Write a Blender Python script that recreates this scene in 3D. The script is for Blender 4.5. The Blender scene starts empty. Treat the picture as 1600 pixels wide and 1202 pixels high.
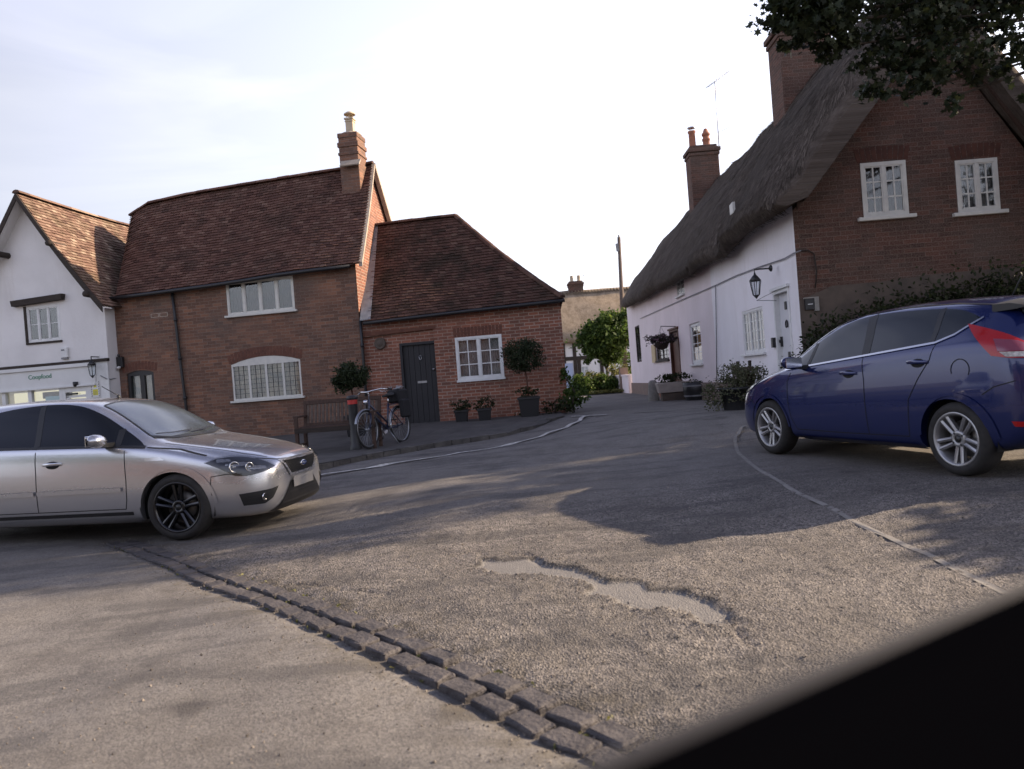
import bpy, bmesh, math, random
import numpy as np
from mathutils import Vector, Matrix, noise
from mathutils.bvhtree import BVHTree
from mathutils.geometry import interpolate_bezier
R = math.radians
random.seed(7); rng = np.random.default_rng(11)
scene = bpy.context.scene
COL = scene.collection

# ------------------------------------------------------------------ camera
EYE = 1.35
FPX = 1200.0                       # focal length in pixels of the 1600 px wide photograph
ROLL = math.atan(0.077)
PITCH = -7.0 / FPX
Fv = Vector((0, math.cos(PITCH), math.sin(PITCH)))
U0 = Vector((0, -math.sin(PITCH), math.cos(PITCH)))
R0 = Vector((1, 0, 0))
Rv = R0 * math.cos(ROLL) - U0 * math.sin(ROLL)
Uv = R0 * math.sin(ROLL) + U0 * math.cos(ROLL)
EYEP = Vector((0, 0, EYE))
cam_d = bpy.data.cameras.new("camera"); cam = bpy.data.objects.new("camera", cam_d); COL.objects.link(cam)
cam_d.sensor_width = 36; cam_d.lens = 27.0; cam_d.clip_start = 0.02; cam_d.clip_end = 5000
cam.matrix_world = Matrix(((Rv.x, Uv.x, -Fv.x, 0), (Rv.y, Uv.y, -Fv.y, 0), (Rv.z, Uv.z, -Fv.z, EYE), (0, 0, 0, 1)))
cam_d.dof.use_dof = True; cam_d.dof.focus_distance = 11.0; cam_d.dof.aperture_fstop = 2.6
scene.camera = cam

# ------------------------------------------------------------------ light
SUN_AZ = R(76); SUN_EL = R(25)     # azimuth to the right of the view direction
world = bpy.data.worlds.new("World"); scene.world = world; world.use_nodes = True
nt = world.node_tree; nt.nodes.clear()
wo = nt.nodes.new("ShaderNodeOutputWorld"); bg = nt.nodes.new("ShaderNodeBackground")
sky = nt.nodes.new("ShaderNodeTexSky"); sky.sky_type = 'NISHITA'; sky.sun_disc = False
sky.sun_elevation = SUN_EL; sky.sun_rotation = SUN_AZ; sky.altitude = 100
sky.air_density = 1.0; sky.dust_density = 4.0; sky.ozone_density = 1.5
bg.inputs['Strength'].default_value = 0.15
tc = nt.nodes.new("ShaderNodeTexCoord")
mp = nt.nodes.new("ShaderNodeMapping"); mp.inputs['Rotation'].default_value = (0.2, 0.5, 0.3); mp.inputs['Scale'].default_value = (1.2, 1.2, 6.0)
nz = nt.nodes.new("ShaderNodeTexNoise"); nz.inputs['Scale'].default_value = 1.6; nz.inputs['Detail'].default_value = 6; nz.inputs['Distortion'].default_value = 0.6
rp = nt.nodes.new("ShaderNodeMapRange"); rp.inputs['From Min'].default_value = 0.45; rp.inputs['From Max'].default_value = 0.75; rp.inputs['To Max'].default_value = 0.4
mx = nt.nodes.new("ShaderNodeMix"); mx.data_type = 'RGBA'; mx.blend_type = 'MIX'
L = nt.links.new
L(tc.outputs['Generated'], mp.inputs['Vector']); L(mp.outputs[0], nz.inputs['Vector']); L(nz.outputs['Fac'], rp.inputs[0])
L(rp.outputs[0], mx.inputs[0]); mh = nt.nodes.new("ShaderNodeMix"); mh.data_type = 'RGBA'; mh.inputs[0].default_value = 0.62; mh.inputs[7].default_value = (4.9, 4.85, 5.5, 1)   # thin high haze
L(sky.outputs[0], mh.inputs[6]); 
sxyz = nt.nodes.new("ShaderNodeSeparateXYZ"); L(tc.outputs['Generated'], sxyz.inputs[0])
gr1 = nt.nodes.new("ShaderNodeMapRange"); gr1.interpolation_type = 'SMOOTHSTEP'; L(sxyz.outputs[2], gr1.inputs[0])
for i_, v_ in ((1, 0.42), (2, 0.85), (3, 1.0), (4, 0.24)): gr1.inputs[i_].default_value = v_     # paler towards the horizon, deeper overhead
dotn = nt.nodes.new("ShaderNodeVectorMath"); dotn.operation = 'DOT_PRODUCT'; L(tc.outputs['Generated'], dotn.inputs[0]); dotn.inputs[1].default_value = (math.sin(SUN_AZ * .62), math.cos(SUN_AZ * .62), 0)
gm = nt.nodes.new("ShaderNodeMapRange"); L(dotn.outputs['Value'], gm.inputs[0]); gm.inputs[1].default_value = -1; gm.inputs[2].default_value = 1
gr2 = nt.nodes.new("ShaderNodeValToRGB"); L(gm.outputs[0], gr2.inputs[0]); el_ = gr2.color_ramp.elements       # brightest on the sunward side, dimmest at right angles, lifted behind to light the facades
while len(el_) < 5: el_.new(0.5)
for e_, (p_, v_) in zip(el_, ((0.0, 0.93), (0.45, 0.86), (0.58, 0.61), (0.8, 0.93), (0.95, 1.0))): e_.position = p_; e_.color = (v_, v_, v_, 1)
mg = nt.nodes.new("ShaderNodeMath"); mg.operation = 'MULTIPLY'; L(gr1.outputs[0], mg.inputs[0]); L(gr2.outputs[0], mg.inputs[1])
L(mh.outputs[2], mx.inputs[6]); mx.inputs[7].default_value = (6.0, 5.95, 6.1, 1)
vm = nt.nodes.new('ShaderNodeVectorMath'); vm.operation = 'SCALE'; L(mx.outputs[2], vm.inputs[0]); L(mg.outputs[0], vm.inputs[3]); tint = nt.nodes.new('ShaderNodeMix'); tint.data_type = 'RGBA'; tint.blend_type = 'MULTIPLY'; tint.inputs[7].default_value = (0.80, 0.90, 1.30, 1)
gr3 = nt.nodes.new("ShaderNodeMapRange"); L(sxyz.outputs[2], gr3.inputs[0])
for i_, v_ in ((1, 0.35), (2, 0.8), (3, 0.0), (4, 1.0)): gr3.inputs[i_].default_value = v_
L(gr3.outputs[0], tint.inputs[0]); L(vm.outputs[0], tint.inputs[6]); L(tint.outputs[2], bg.inputs['Color']); L(bg.outputs[0], wo.inputs[0])
sun_d = bpy.data.lights.new("sun", 'SUN'); sun = bpy.data.objects.new("sun", sun_d); COL.objects.link(sun)
sun_d.energy = 5.0; sun_d.angle = R(0.6); sun_d.color = (1.0, 0.80, 0.58)
sdir = Vector((math.sin(SUN_AZ) * math.cos(SUN_EL), math.cos(SUN_AZ) * math.cos(SUN_EL), math.sin(SUN_EL)))
sun.rotation_euler = sdir.to_track_quat('Z', 'Y').to_euler(); sun.location = (20, 5, 20)
vs = scene.view_settings
vs.view_transform = 'Standard'; vs.look = 'None'; vs.exposure = 1.1; vs.gamma = 1; vs.use_curve_mapping = False
scene.cycles.max_bounces = 6; scene.cycles.diffuse_bounces = 3; scene.cycles.glossy_bounces = 3
scene.cycles.transparent_max_bounces = 12; scene.cycles.use_denoising = True

# ------------------------------------------------------------------ geometry helpers
def ray(px, py):
    return Fv + Rv * ((px - 800) / FPX) + Uv * ((601 - py) / FPX)
def at(px, py, Y):
    d = ray(px, py); return EYEP + d * (Y / d.y)
def onplane(px, py, p0, n):
    d = ray(px, py); return EYEP + d * ((p0 - EYEP).dot(n) / d.dot(n))

class Wall:
    """a vertical plane: s metres along u, z up, off metres outward along n"""
    def __init__(s, o, u, n):
        s.o = Vector((o[0], o[1], 0)); s.u = Vector((u[0], u[1], 0)).normalized(); s.n = Vector((n[0], n[1], 0)).normalized()
    def px(s, x, y, off=0.0):
        p = onplane(x, y, s.o + s.n * off, s.n); return ((p - s.o).dot(s.u), p.z)
    def P(s, a, z, off=0.0):
        return s.o + s.u * a + s.n * off + Vector((0, 0, z))
    def W(s, x, y, off=0.0):
        a, z = s.px(x, y, off); return s.P(a, z, off)
    def rect(s, l, r, t, b, off=0.0):
        return (s.px(*l, off)[0], s.px(*r, off)[0], s.px(*b, off)[1], s.px(*t, off)[1])

# ground height from a few measured spots
_gp = []
def gpt(px, py, Y):
    p = at(px, py, Y); _gp.append((p.x, p.y, p.z))
gpt(280, 845, 7.7); gpt(1205, 713, 8.72); gpt(1495, 747, 6.4); gpt(556, 711, 13.3); gpt(662, 668, 17.5)
gpt(888, 645, 17.2); gpt(1253, 638, 12.6); gpt(989, 615, 33.0); gpt(950, 605, 45.0); gpt(1150, 640, 13.2)
_gp += [(0, 0, 0.02), (0, 2.5, 0.08), (1.5, 4.5, 0.14), (-3.5, 4.5, -0.06), (-10, 8, -0.1), (-12, 17, 0.2), (8, 6, 0.3),
        (0.6, 7.1, 0.15), (-8, -5, -0.1), (6, -4, 0.1), (-20, 30, 0.5), (20, 30, 0.6), (5, 60, 0.6), (12, 14, 0.6)]
_gp = np.array(_gp)
def ground(x, y):
    x = np.asarray(x, float); y = np.asarray(y, float)
    d2 = (x[..., None] - _gp[:, 0]) ** 2 + (y[..., None] - _gp[:, 1]) ** 2
    w = 1.0 / (d2 + 1.2) ** 1.5
    return (w * _gp[:, 2]).sum(-1) / w.sum(-1)
def gz(x, y): return float(ground(x, y))
def ong(px, py, lift=0.0):
    z = 0.2
    d = ray(px, py)
    for _ in range(40):
        t = (z + lift - EYE) / d.z; p = EYEP + d * t
        z = 0.5 * z + 0.5 * gz(p.x, min(p.y, 80))
    return Vector((p.x, p.y, z + lift))

# ------------------------------------------------------------------ objects
BASE = {}
def tag(o, label=None, cat=None, group=None, kind=None):
    if label: o["label"] = label
    if cat: o["category"] = cat
    if group: o["group"] = group
    if kind: o["kind"] = kind
    return o
def thing(name, label, cat, loc=(0, 0, 0), rotz=0.0, group=None):
    o = bpy.data.objects.new(name, None); COL.objects.link(o); o.empty_display_size = 0.2
    o.location = loc; o.rotation_euler = (0, 0, rotz)
    BASE[o] = Vector(loc) if rotz == 0 else None
    return tag(o, label, cat, group)
def copy_tree(o, parent=None):
    c = o.copy(); COL.objects.link(c)
    if parent: c.parent = parent
    for ch in [x for x in bpy.data.objects if x.parent == o]: copy_tree(ch, c)
    return c
class MB:
    def __init__(s): s.v = []; s.f = []; s.m = []; s.mi = 0; s.smooth = False; s.sm = []
    def add(s, vs, fs, smooth=None):
        b = len(s.v); s.v += [Vector(v) for v in vs]
        for f in fs: s.f.append([b + i for i in f]); s.m.append(s.mi); s.sm.append(s.smooth if smooth is None else smooth)
    def hexa(s, p):   # 8 points: bottom ring 0-3, top ring 4-7
        s.add(p, [(0, 3, 2, 1), (4, 5, 6, 7), (0, 1, 5, 4), (1, 2, 6, 5), (2, 3, 7, 6), (3, 0, 4, 7)])
    def box(s, c, size, rz=0.0, tilt=None):
        c = Vector(c); a, b, h = [q / 2 for q in size]
        M = Matrix.Rotation(rz, 3, 'Z')
        if tilt: M = M @ Matrix.Rotation(tilt[0], 3, 'X') @ Matrix.Rotation(tilt[1], 3, 'Y')
        s.hexa([c + M @ Vector(q) for q in ((-a, -b, -h), (a, -b, -h), (a, b, -h), (-a, b, -h), (-a, -b, h), (a, -b, h), (a, b, h), (-a, b, h))])
    def prism(s, W, pts, o0, o1):   # polygon in wall coordinates between two offsets
        n = len(pts); a = [W.P(q[0], q[1], o0) for q in pts]; b = [W.P(q[0], q[1], o1) for q in pts]
        s.add(a + b, [tuple(range(n))[::-1], tuple(range(n, 2 * n))] + [(i, (i + 1) % n, n + (i + 1) % n, n + i) for i in range(n)])
    def wbox(s, W, s0, s1, z0, z1, o0, o1): s.prism(W, [(s0, z0), (s1, z0), (s1, z1), (s0, z1)], o0, o1)
    def tube(s, pts, r, n=8, caps=True, r1=None):
        pts = [Vector(p) for p in pts]; k = len(pts); rs = [r + ((r1 if r1 is not None else r) - r) * i / max(1, k - 1) for i in range(k)]
        vs = []; up = None
        for i, p in enumerate(pts):
            t = (pts[min(i + 1, k - 1)] - pts[max(i - 1, 0)]).normalized()
            if up is None: up = t.orthogonal().normalized()
            up = (up - t * up.dot(t))
            up = up.normalized() if up.length > 1e-5 else t.orthogonal().normalized()
            w = t.cross(up)
            for j in range(n):
                a = 2 * math.pi * j / n; vs.append(p + (up * math.cos(a) + w * math.sin(a)) * rs[i])
        fs = [(i * n + j, i * n + (j + 1) % n, (i + 1) * n + (j + 1) % n, (i + 1) * n + j) for i in range(k - 1) for j in range(n)]
        if caps: fs += [tuple(range(n))[::-1], tuple((k - 1) * n + j for j in range(n))]
        s.add(vs, fs, True)
    def lathe(s, prof, c=(0, 0, 0), M=None, n=24, close=False, cap=False):   # profile of (r, h) turned about local Z
        M = M or Matrix.Identity(3); c = Vector(c); k = len(prof)
        vs = [c + M @ Vector((r * math.cos(2 * math.pi * j / n), r * math.sin(2 * math.pi * j / n), h)) for r, h in prof for j in range(n)]
        fs = [(i * n + j, i * n + (j + 1) % n, (i + 1) * n + (j + 1) % n, (i + 1) * n + j) for i in range(k - 1) for j in range(n)]
        if close: fs += [((k - 1) * n + j, (k - 1) * n + (j + 1) % n, (j + 1) % n, j) for j in range(n)]
        if cap and prof[0][0] > 1e-4: fs.append(tuple(range(n))[::-1])
        if cap and prof[-1][0] > 1e-4: fs.append(tuple((k - 1) * n + j for j in range(n)))
        s.add(vs, fs, True)
    def grid(s, pts, close_u=False):   # pts[i][j]
        n = len(pts); m = len(pts[0]); b = []
        for r_ in pts: b += r_
        fs = [(i * m + j, i * m + j + 1, (i + 1) * m + j + 1, (i + 1) * m + j) for i in range(n - 1) for j in range(m - 1)]
        s.add(b, fs)
    def build(s, name, mats, parent=None, local=False, smooth_angle=None, kind=None, bevel=0.0):
        me = bpy.data.meshes.new(name); base = Vector((0, 0, 0))
        if parent is not None and not local and BASE.get(parent) is not None: base = BASE[parent]
        me.from_pydata([v - base for v in s.v], [], s.f)
        if not isinstance(mats, (list, tuple)): mats = [mats]
        for m in mats: me.materials.append(m)
        me.polygons.foreach_set('material_index', s.m)
        me.polygons.foreach_set('use_smooth', s.sm)
        bm = bmesh.new(); bm.from_mesh(me)
        bmesh.ops.recalc_face_normals(bm, faces=bm.faces)
        if bevel > 0:
            bmesh.ops.bevel(bm, geom=list(bm.edges), offset=bevel, segments=1, affect='EDGES', clamp_overlap=True)
        autouv(bm); bm.to_mesh(me); bm.free()
        o = bpy.data.objects.new(name, me); COL.objects.link(o)
        if parent is not None: o.parent = parent; BASE[o] = BASE.get(parent)
        else: BASE[o] = Vector((0, 0, 0))
        if kind: o["kind"] = kind
        return o
def autouv(bm):
    uv = bm.loops.layers.uv.get("UVMap") or bm.loops.layers.uv.new("UVMap")
    for f in bm.faces:
        n = f.normal
        if abs(n.z) > 0.92:
            for l in f.loops: l[uv].uv = (l.vert.co.x, l.vert.co.y)
        else:
            t = Vector((-n.y, n.x, 0)).normalized()
            if abs(t.x) > abs(t.y):
                if t.x < 0: t = -t
            elif t.y < 0: t = -t
            w = n.cross(t)
            if w.z < 0: w = -w
            for l in f.loops: l[uv].uv = (l.vert.co.dot(t), l.vert.co.z if abs(n.z) < 0.3 else l.vert.co.dot(w))

# ------------------------------------------------------------------ materials
def mat(name, col=(0.5, 0.5, 0.5), rough=0.6, metal=0.0, spec=0.5, coat=0.0, emit=None, es=0.0):
    m = bpy.data.materials.new(name); m.use_nodes = True; b = m.node_tree.nodes['Principled BSDF']
    b.inputs['Base Color'].default_value = (*col, 1); b.inputs['Roughness'].default_value = rough; b.inputs['Metallic'].default_value = metal
    b.inputs['Specular IOR Level'].default_value = spec; b.inputs['Coat Weight'].default_value = coat; b.inputs['Coat Roughness'].default_value = 0.04
    if emit: b.inputs['Emission Color'].default_value = (*emit, 1); b.inputs['Emission Strength'].default_value = es
    return m
class NT:
    """tiny node helper"""
    def __init__(s, m): s.t = m.node_tree; s.b = s.t.nodes['Principled BSDF']; s.tc = s.t.nodes.new('ShaderNodeTexCoord')
    def n(s, typ, ins=None, **kw):
        x = s.t.nodes.new(typ)
        for k, v in kw.items(): setattr(x, k, v)
        for k, v in (ins or {}).items():
            if isinstance(v, bpy.types.NodeSocket): s.t.links.new(v, x.inputs[k])
            else: x.inputs[k].default_value = v
        return x
    def map(s, src, scale=(1, 1, 1), rot=(0, 0, 0)):
        return s.n('ShaderNodeMapping', {'Vector': src, 'Scale': scale, 'Rotation': rot}).outputs[0]
    def noise(s, vec, scale, detail=4, rough=0.55, dist=0.0):
        return s.n('ShaderNodeTexNoise', {'Vector': vec, 'Scale': scale, 'Detail': detail, 'Roughness': rough, 'Distortion': dist}).outputs['Fac']
    def rng(s, v, a, b, c=0.0, d=1.0):
        return s.n('ShaderNodeMapRange', {0: v, 1: a, 2: b, 3: c, 4: d}).outputs[0]
    def mix(s, f, a, b, blend='MIX'):
        x = s.t.nodes.new('ShaderNodeMix'); x.data_type = 'RGBA'; x.blend_type = blend
        for i, v in ((0, f), (6, a), (7, b)):
            if isinstance(v, bpy.types.NodeSocket): s.t.links.new(v, x.inputs[i])
            elif i: x.inputs[i].default_value = (*v, 1)
            else: x.inputs[0].default_value = v
        return x.outputs[2]
    def math(s, op, a, b=0.0):
        x = s.t.nodes.new('ShaderNodeMath'); x.operation = op
        for i, v in ((0, a), (1, b)):
            if isinstance(v, bpy.types.NodeSocket): s.t.links.new(v, x.inputs[i])
            else: x.inputs[i].default_value = v
        return x.outputs[0]
    def col(s, v): s.t.links.new(v, s.b.inputs['Base Color'])
    def set(s, k, v): s.t.links.new(v, s.b.inputs[k])
    def bump(s, h, strength=0.5, dist=0.02, nrm=None):
        x = s.n('ShaderNodeBump', {'Height': h, 'Strength': strength, 'Distance': dist})
        if nrm: s.t.links.new(nrm, x.inputs['Normal'])
        s.t.links.new(x.outputs[0], s.b.inputs['Normal']); return x.outputs[0]

def brick_mat(name, c1, c2, mortar, dark=0.35, ms=0.009):
    m = mat(name, rough=0.9, spec=0.2); t = NT(m); uv = t.tc.outputs['UV']
    wob = t.n('ShaderNodeTexNoise', {'Vector': uv, 'Scale': 2.5, 'Detail': 2})
    uvw = t.n('ShaderNodeMixRGB', {0: 0.012, 1: uv, 2: wob.outputs['Color']}, blend_type='ADD').outputs[0]
    br = t.n('ShaderNodeTexBrick', {'Vector': uvw, 'Scale': 1.0, 'Mortar Size': ms, 'Mortar Smooth': 0.3, 'Bias': 0.0, 'Brick Width': 0.225, 'Row Height': 0.075,
             'Color1': (*c1, 1), 'Color2': (*c2, 1), 'Mortar': (*mortar, 1)})
    # per-brick variation: snap to brick cells
    cell = t.n('ShaderNodeTexBrick', {'Vector': uvw, 'Scale': 1.0, 'Mortar Size': 0.0, 'Bias': 0.25, 'Brick Width': 0.225, 'Row Height': 0.075,
             'Color1': (1, 1, 1, 1), 'Color2': (0.2, 0.2, 0.2, 1), 'Mortar': (1, 1, 1, 1)}, offset=0.5)
    big = t.noise(uv, 1.1, 5, 0.6); fine = t.noise(uv, 45, 3)
    c = t.mix(t.rng(cell.outputs[0], 0.2, 1.0, 0.55, 0.0), br.outputs[0], tuple(x * 0.45 for x in c2), 'MIX')
    c = t.mix(t.rng(big, 0.42, 0.72, 0, dark), c, (0.09, 0.07, 0.06), 'MIX')
    c = t.mix(t.rng(t.noise(uv, 0.6, 3), 0.5, 0.8, 0, 0.35), c, tuple(min(1, x * 1.4) for x in c1), 'MIX')
    c = t.mix(t.rng(fine, 0.3, 0.8, 0, 0.4), c, (0.30, 0.24, 0.2), 'MIX')
    t.col(c)
    h = t.math('ADD', t.math('MULTIPLY', br.outputs['Fac'], -1.0), t.math('MULTIPLY', fine, 0.5))
    t.bump(h, 0.55, 0.012)
    return m
M = {}
M['brick_old'] = brick_mat('old_brick', (0.265, 0.112, 0.060), (0.14, 0.062, 0.040), (0.27, 0.205, 0.165), 0.6, 0.0075)
M['brick_red'] = brick_mat('red_brick', (0.32, 0.098, 0.052), (0.20, 0.062, 0.038), (0.46, 0.34, 0.27), 0.35, 0.0115)
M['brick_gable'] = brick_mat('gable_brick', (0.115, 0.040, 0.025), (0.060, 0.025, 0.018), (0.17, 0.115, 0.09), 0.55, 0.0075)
def simple_noise(name, c1, c2, scale=6, rough=0.85, bump=0.3, bd=0.01, coord='Object', sc=(1, 1, 1), spec=0.3):
    m = mat(name, rough=rough, spec=spec); t = NT(m); v = t.map(t.tc.outputs[coord], sc)
    n = t.noise(v, scale, 6, 0.6); t.col(t.mix(t.rng(n, 0.3, 0.7), c1, c2))
    if bump: t.bump(t.noise(v, scale * 6, 4), bump, bd)
    return m
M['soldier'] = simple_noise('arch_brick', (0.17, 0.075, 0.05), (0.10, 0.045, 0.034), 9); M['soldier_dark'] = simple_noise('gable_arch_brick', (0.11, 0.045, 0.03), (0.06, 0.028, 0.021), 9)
M['mortar'] = simple_noise('mortar', (0.3, 0.26, 0.21), (0.22, 0.19, 0.16), 20)
def plaster(name, c, c2, stain=(0.35, 0.27, 0.2)):
    m = mat(name, rough=0.9, spec=0.2); t = NT(m); v = t.tc.outputs['Object']
    a = t.mix(t.rng(t.noise(v, 0.8, 5, 0.6), 0.35, 0.7), c, c2)
    a = t.mix(t.rng(t.noise(t.map(v, (3, 3, 0.5)), 1.2, 5, 0.65), 0.55, 0.85, 0, 0.22), a, stain)
    t.col(a); t.bump(t.noise(v, 14, 6, 0.65), 0.35, 0.02); return m
M['white_wall'] = plaster('white_render', (0.78, 0.76, 0.75), (0.68, 0.66, 0.65))
M['cottage_white'] = plaster('cottage_whitewash', (0.84, 0.81, 0.83), (0.76, 0.73, 0.74))
M['cottage_pink'] = plaster('cottage_pink_wash', (0.80, 0.71, 0.72), (0.71, 0.63, 0.63))
M['plinth'] = simple_noise('plinth', (0.24, 0.17, 0.14), (0.17, 0.13, 0.11), 3)
M['old_render'] = simple_noise('old_render', (0.13, 0.10, 0.08), (0.08, 0.065, 0.055), 4)
M['white_paint'] = simple_noise('white_paint', (0.74, 0.74, 0.73), (0.62, 0.62, 0.61), 8, 0.5, 0.05)
M['cream_paint'] = simple_noise('cream_paint', (0.66, 0.64, 0.58), (0.55, 0.54, 0.5), 8, 0.55, 0.05)
M['fascia'] = simple_noise('shop_fascia', (0.70, 0.70, 0.69), (0.63, 0.63, 0.62), 3, 0.5, 0)
M['black_paint'] = mat('black_paint', (0.018, 0.018, 0.02), 0.45)
M['dark_wood'] = simple_noise('dark_timber', (0.055, 0.042, 0.035), (0.03, 0.024, 0.02), 6, 0.8, 0.4, 0.01, 'Object', (1, 1, 8))
M['door_black'] = simple_noise('black_boards', (0.022, 0.022, 0.026), (0.034, 0.032, 0.034), 6, 0.6, 0.2, 0.005, 'Object', (12, 12, 1))
M['brown_wood'] = simple_noise('brown_wood', (0.13, 0.055, 0.035), (0.08, 0.035, 0.025), 5, 0.65, 0.3, 0.01, 'Object', (6, 6, 1))
M['bench_wood'] = simple_noise('weathered_wood', (0.095, 0.06, 0.045), (0.05, 0.03, 0.024), 7, 0.8, 0.3, 0.01, 'Object', (4, 4, 1))
M['pole_wood'] = simple_noise('pole_wood', (0.15, 0.11, 0.09), (0.09, 0.07, 0.06), 5, 0.85, 0.3)
M['lead'] = simple_noise('lead_flashing', (0.27, 0.27, 0.28), (0.18, 0.18, 0.19), 6, 0.6, 0.1)
M['lime_edge'] = simple_noise('lime_mortar_verge', (0.42, 0.36, 0.30), (0.30, 0.25, 0.2), 9)
M['clay'] = simple_noise('clay_pot', (0.36, 0.16, 0.10), (0.26, 0.11, 0.07), 8)
M['stone_pot'] = simple_noise('buff_pot', (0.55, 0.46, 0.33), (0.42, 0.34, 0.25), 8)
M['stone'] = simple_noise('stone', (0.33, 0.31, 0.28), (0.22, 0.21, 0.19), 10)
M['metal'] = mat('grey_metal', (0.45, 0.45, 0.47), 0.35, 1.0)
M['alu'] = mat('aerial_metal', (0.4, 0.4, 0.42), 0.4, 0.8)
M['red_band'] = mat('red_band', (0.45, 0.03, 0.025), 0.5)
M['interior'] = mat('dark_room', (0.03, 0.028, 0.026), 0.9)
def curtain(name, a, b, sc=38):
    m = mat(name, rough=0.9, spec=0.1); t = NT(m); uv = t.tc.outputs['UV']
    w = t.n('ShaderNodeTexWave', {'Vector': uv, 'Scale': sc / 6.28, 'Distortion': 2.0, 'Detail': 2.0}, bands_direction='X').outputs['Fac']
    t.col(t.mix(t.mix(t.rng(t.noise(uv, 3.0), 0.35, 0.65), (0, 0, 0), (1, 1, 1)), a, b)); t.bump(w, 0.8, 0.02); return m
M['net'] = curtain('net_curtain', (0.40, 0.36, 0.33), (0.22, 0.2, 0.19))
M['warm_curtain'] = curtain('cream_curtain', (0.62, 0.50, 0.33), (0.24, 0.24, 0.20))
M['dark_curtain'] = curtain('dim_curtain', (0.09, 0.06, 0.055), (0.05, 0.04, 0.045))
M['gold_reflection'] = curtain('gold_reflection', (0.75, 0.45, 0.2), (0.5, 0.27, 0.13))  # gold sun reflection painted on a sheet behind the pane
def glass_mat(name, tint=(0.9, 0.93, 0.95), refl=0.11):
    m = bpy.data.materials.new(name); m.use_nodes = True; n = m.node_tree; n.nodes.clear()
    o = n.nodes.new('ShaderNodeOutputMaterial'); mixs = n.nodes.new('ShaderNodeMixShader'); tr = n.nodes.new('ShaderNodeBsdfTransparent'); gl = n.nodes.new('ShaderNodeBsdfGlossy')
    tr.inputs[0].default_value = (*tint, 1); gl.inputs['Roughness'].default_value = 0.03
    lw = n.nodes.new('ShaderNodeLayerWeight'); lw.inputs[0].default_value = 0.35
    mr = n.nodes.new('ShaderNodeMapRange'); mr.inputs[3].default_value = refl * 0.45; mr.inputs[4].default_value = min(1, refl * 3)
    nzz = n.nodes.new('ShaderNodeTexNoise'); nzz.inputs['Scale'].default_value = 3.5; bp = n.nodes.new('ShaderNodeBump'); bp.inputs['Strength'].default_value = 0.08; bp.inputs['Distance'].default_value = 0.02
    n.links.new(nzz.outputs[0], bp.inputs['Height']); n.links.new(bp.outputs[0], gl.inputs['Normal'])
    n.links.new(lw.outputs['Facing'], mr.inputs[0]); n.links.new(mr.outputs[0], mixs.inputs[0]); n.links.new(tr.outputs[0], mixs.inputs[1]); n.links.new(gl.outputs[0], mixs.inputs[2])
    n.links.new(mixs.outputs[0], o.inputs[0]); return m
M['glass'] = glass_mat('window_glass')
def tile_mat(name, cols, moss=0.3, mosscol=(0.10, 0.085, 0.05)):
    m = mat(name, rough=0.92, spec=0.15); t = NT(m)
    a = t.n('ShaderNodeAttribute', attribute_name='rnd').outputs['Fac']
    cr = t.t.nodes.new('ShaderNodeValToRGB'); t.t.links.new(a, cr.inputs[0])
    el = cr.color_ramp.elements
    while len(el) < len(cols): el.new(0.5)
    for i, c in enumerate(cols): el[i].position = i / (len(cols) - 1); el[i].color = (*c, 1)
    v = t.tc.outputs['Object']; c = cr.outputs[0]
    c = t.mix(t.rng(t.noise(v, 1.3, 6, 0.65), 0.47, 0.62, 0, moss), c, mosscol)
    c = t.mix(t.rng(t.noise(v, 30, 4, 0.7), 0.55, 0.75, 0, 0.35), c, (0.28, 0.2, 0.15))
    t.col(c); t.bump(t.noise(v, 40, 4), 0.4, 0.01); return m
M['tiles_house'] = tile_mat('old_clay_tiles', [(0.075, 0.040, 0.032), (0.11, 0.056, 0.043), (0.14, 0.074, 0.056), (0.18, 0.108, 0.082)], 0.55, (0.06, 0.040, 0.031))
M['tiles_annex'] = tile_mat('mossy_clay_tiles', [(0.055, 0.032, 0.026), (0.085, 0.044, 0.034), (0.105, 0.056, 0.043), (0.13, 0.08, 0.06)], 0.8, (0.035, 0.027, 0.020))
M['tiles_shop'] = tile_mat('orange_clay_tiles', [(0.10, 0.06, 0.05), (0.165, 0.10, 0.078), (0.22, 0.145, 0.11), (0.33, 0.25, 0.19)], 0.6, (0.11, 0.085, 0.055))
def thatch_mat(name, c1, c2, c3):
    m = mat(name, rough=0.95, spec=0.1); t = NT(m); v = t.tc.outputs['UV']
    f = t.noise(t.map(v, (38, 2.2, 1)), 1.0, 5, 0.7); g = t.noise(t.map(v, (1.6, 1.0, 1)), 1.5, 8, 0.7); hh = t.noise(t.map(v, (130, 22, 1)), 1.0, 3, 0.6)
    c = t.mix(t.rng(f, 0.3, 0.7), c1, c2); c = t.mix(t.rng(g, 0.42, 0.6, 0, 0.8), c, c3); c = t.mix(t.rng(t.noise(t.map(v, (14, 7, 1)), 1.0, 6, 0.75), 0.5, 0.66, 0, 0.55), c, c2)
    c = t.mix(t.rng(hh, 0.62, 0.74, 0, 0.5), c, (0.26, 0.23, 0.19))
    t.col(c); t.bump(t.math('ADD', t.math('MULTIPLY', f, 0.8), t.math('MULTIPLY', hh, 0.45)), 0.8, 0.05); return m
M['thatch'] = thatch_mat('old_grey_thatch', (0.085, 0.068, 0.057), (0.165, 0.136, 0.115), (0.065, 0.052, 0.043))
M['thatch_new'] = thatch_mat('tan_thatch', (0.24, 0.185, 0.13), (0.38, 0.31, 0.235), (0.18, 0.14, 0.10))
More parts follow.
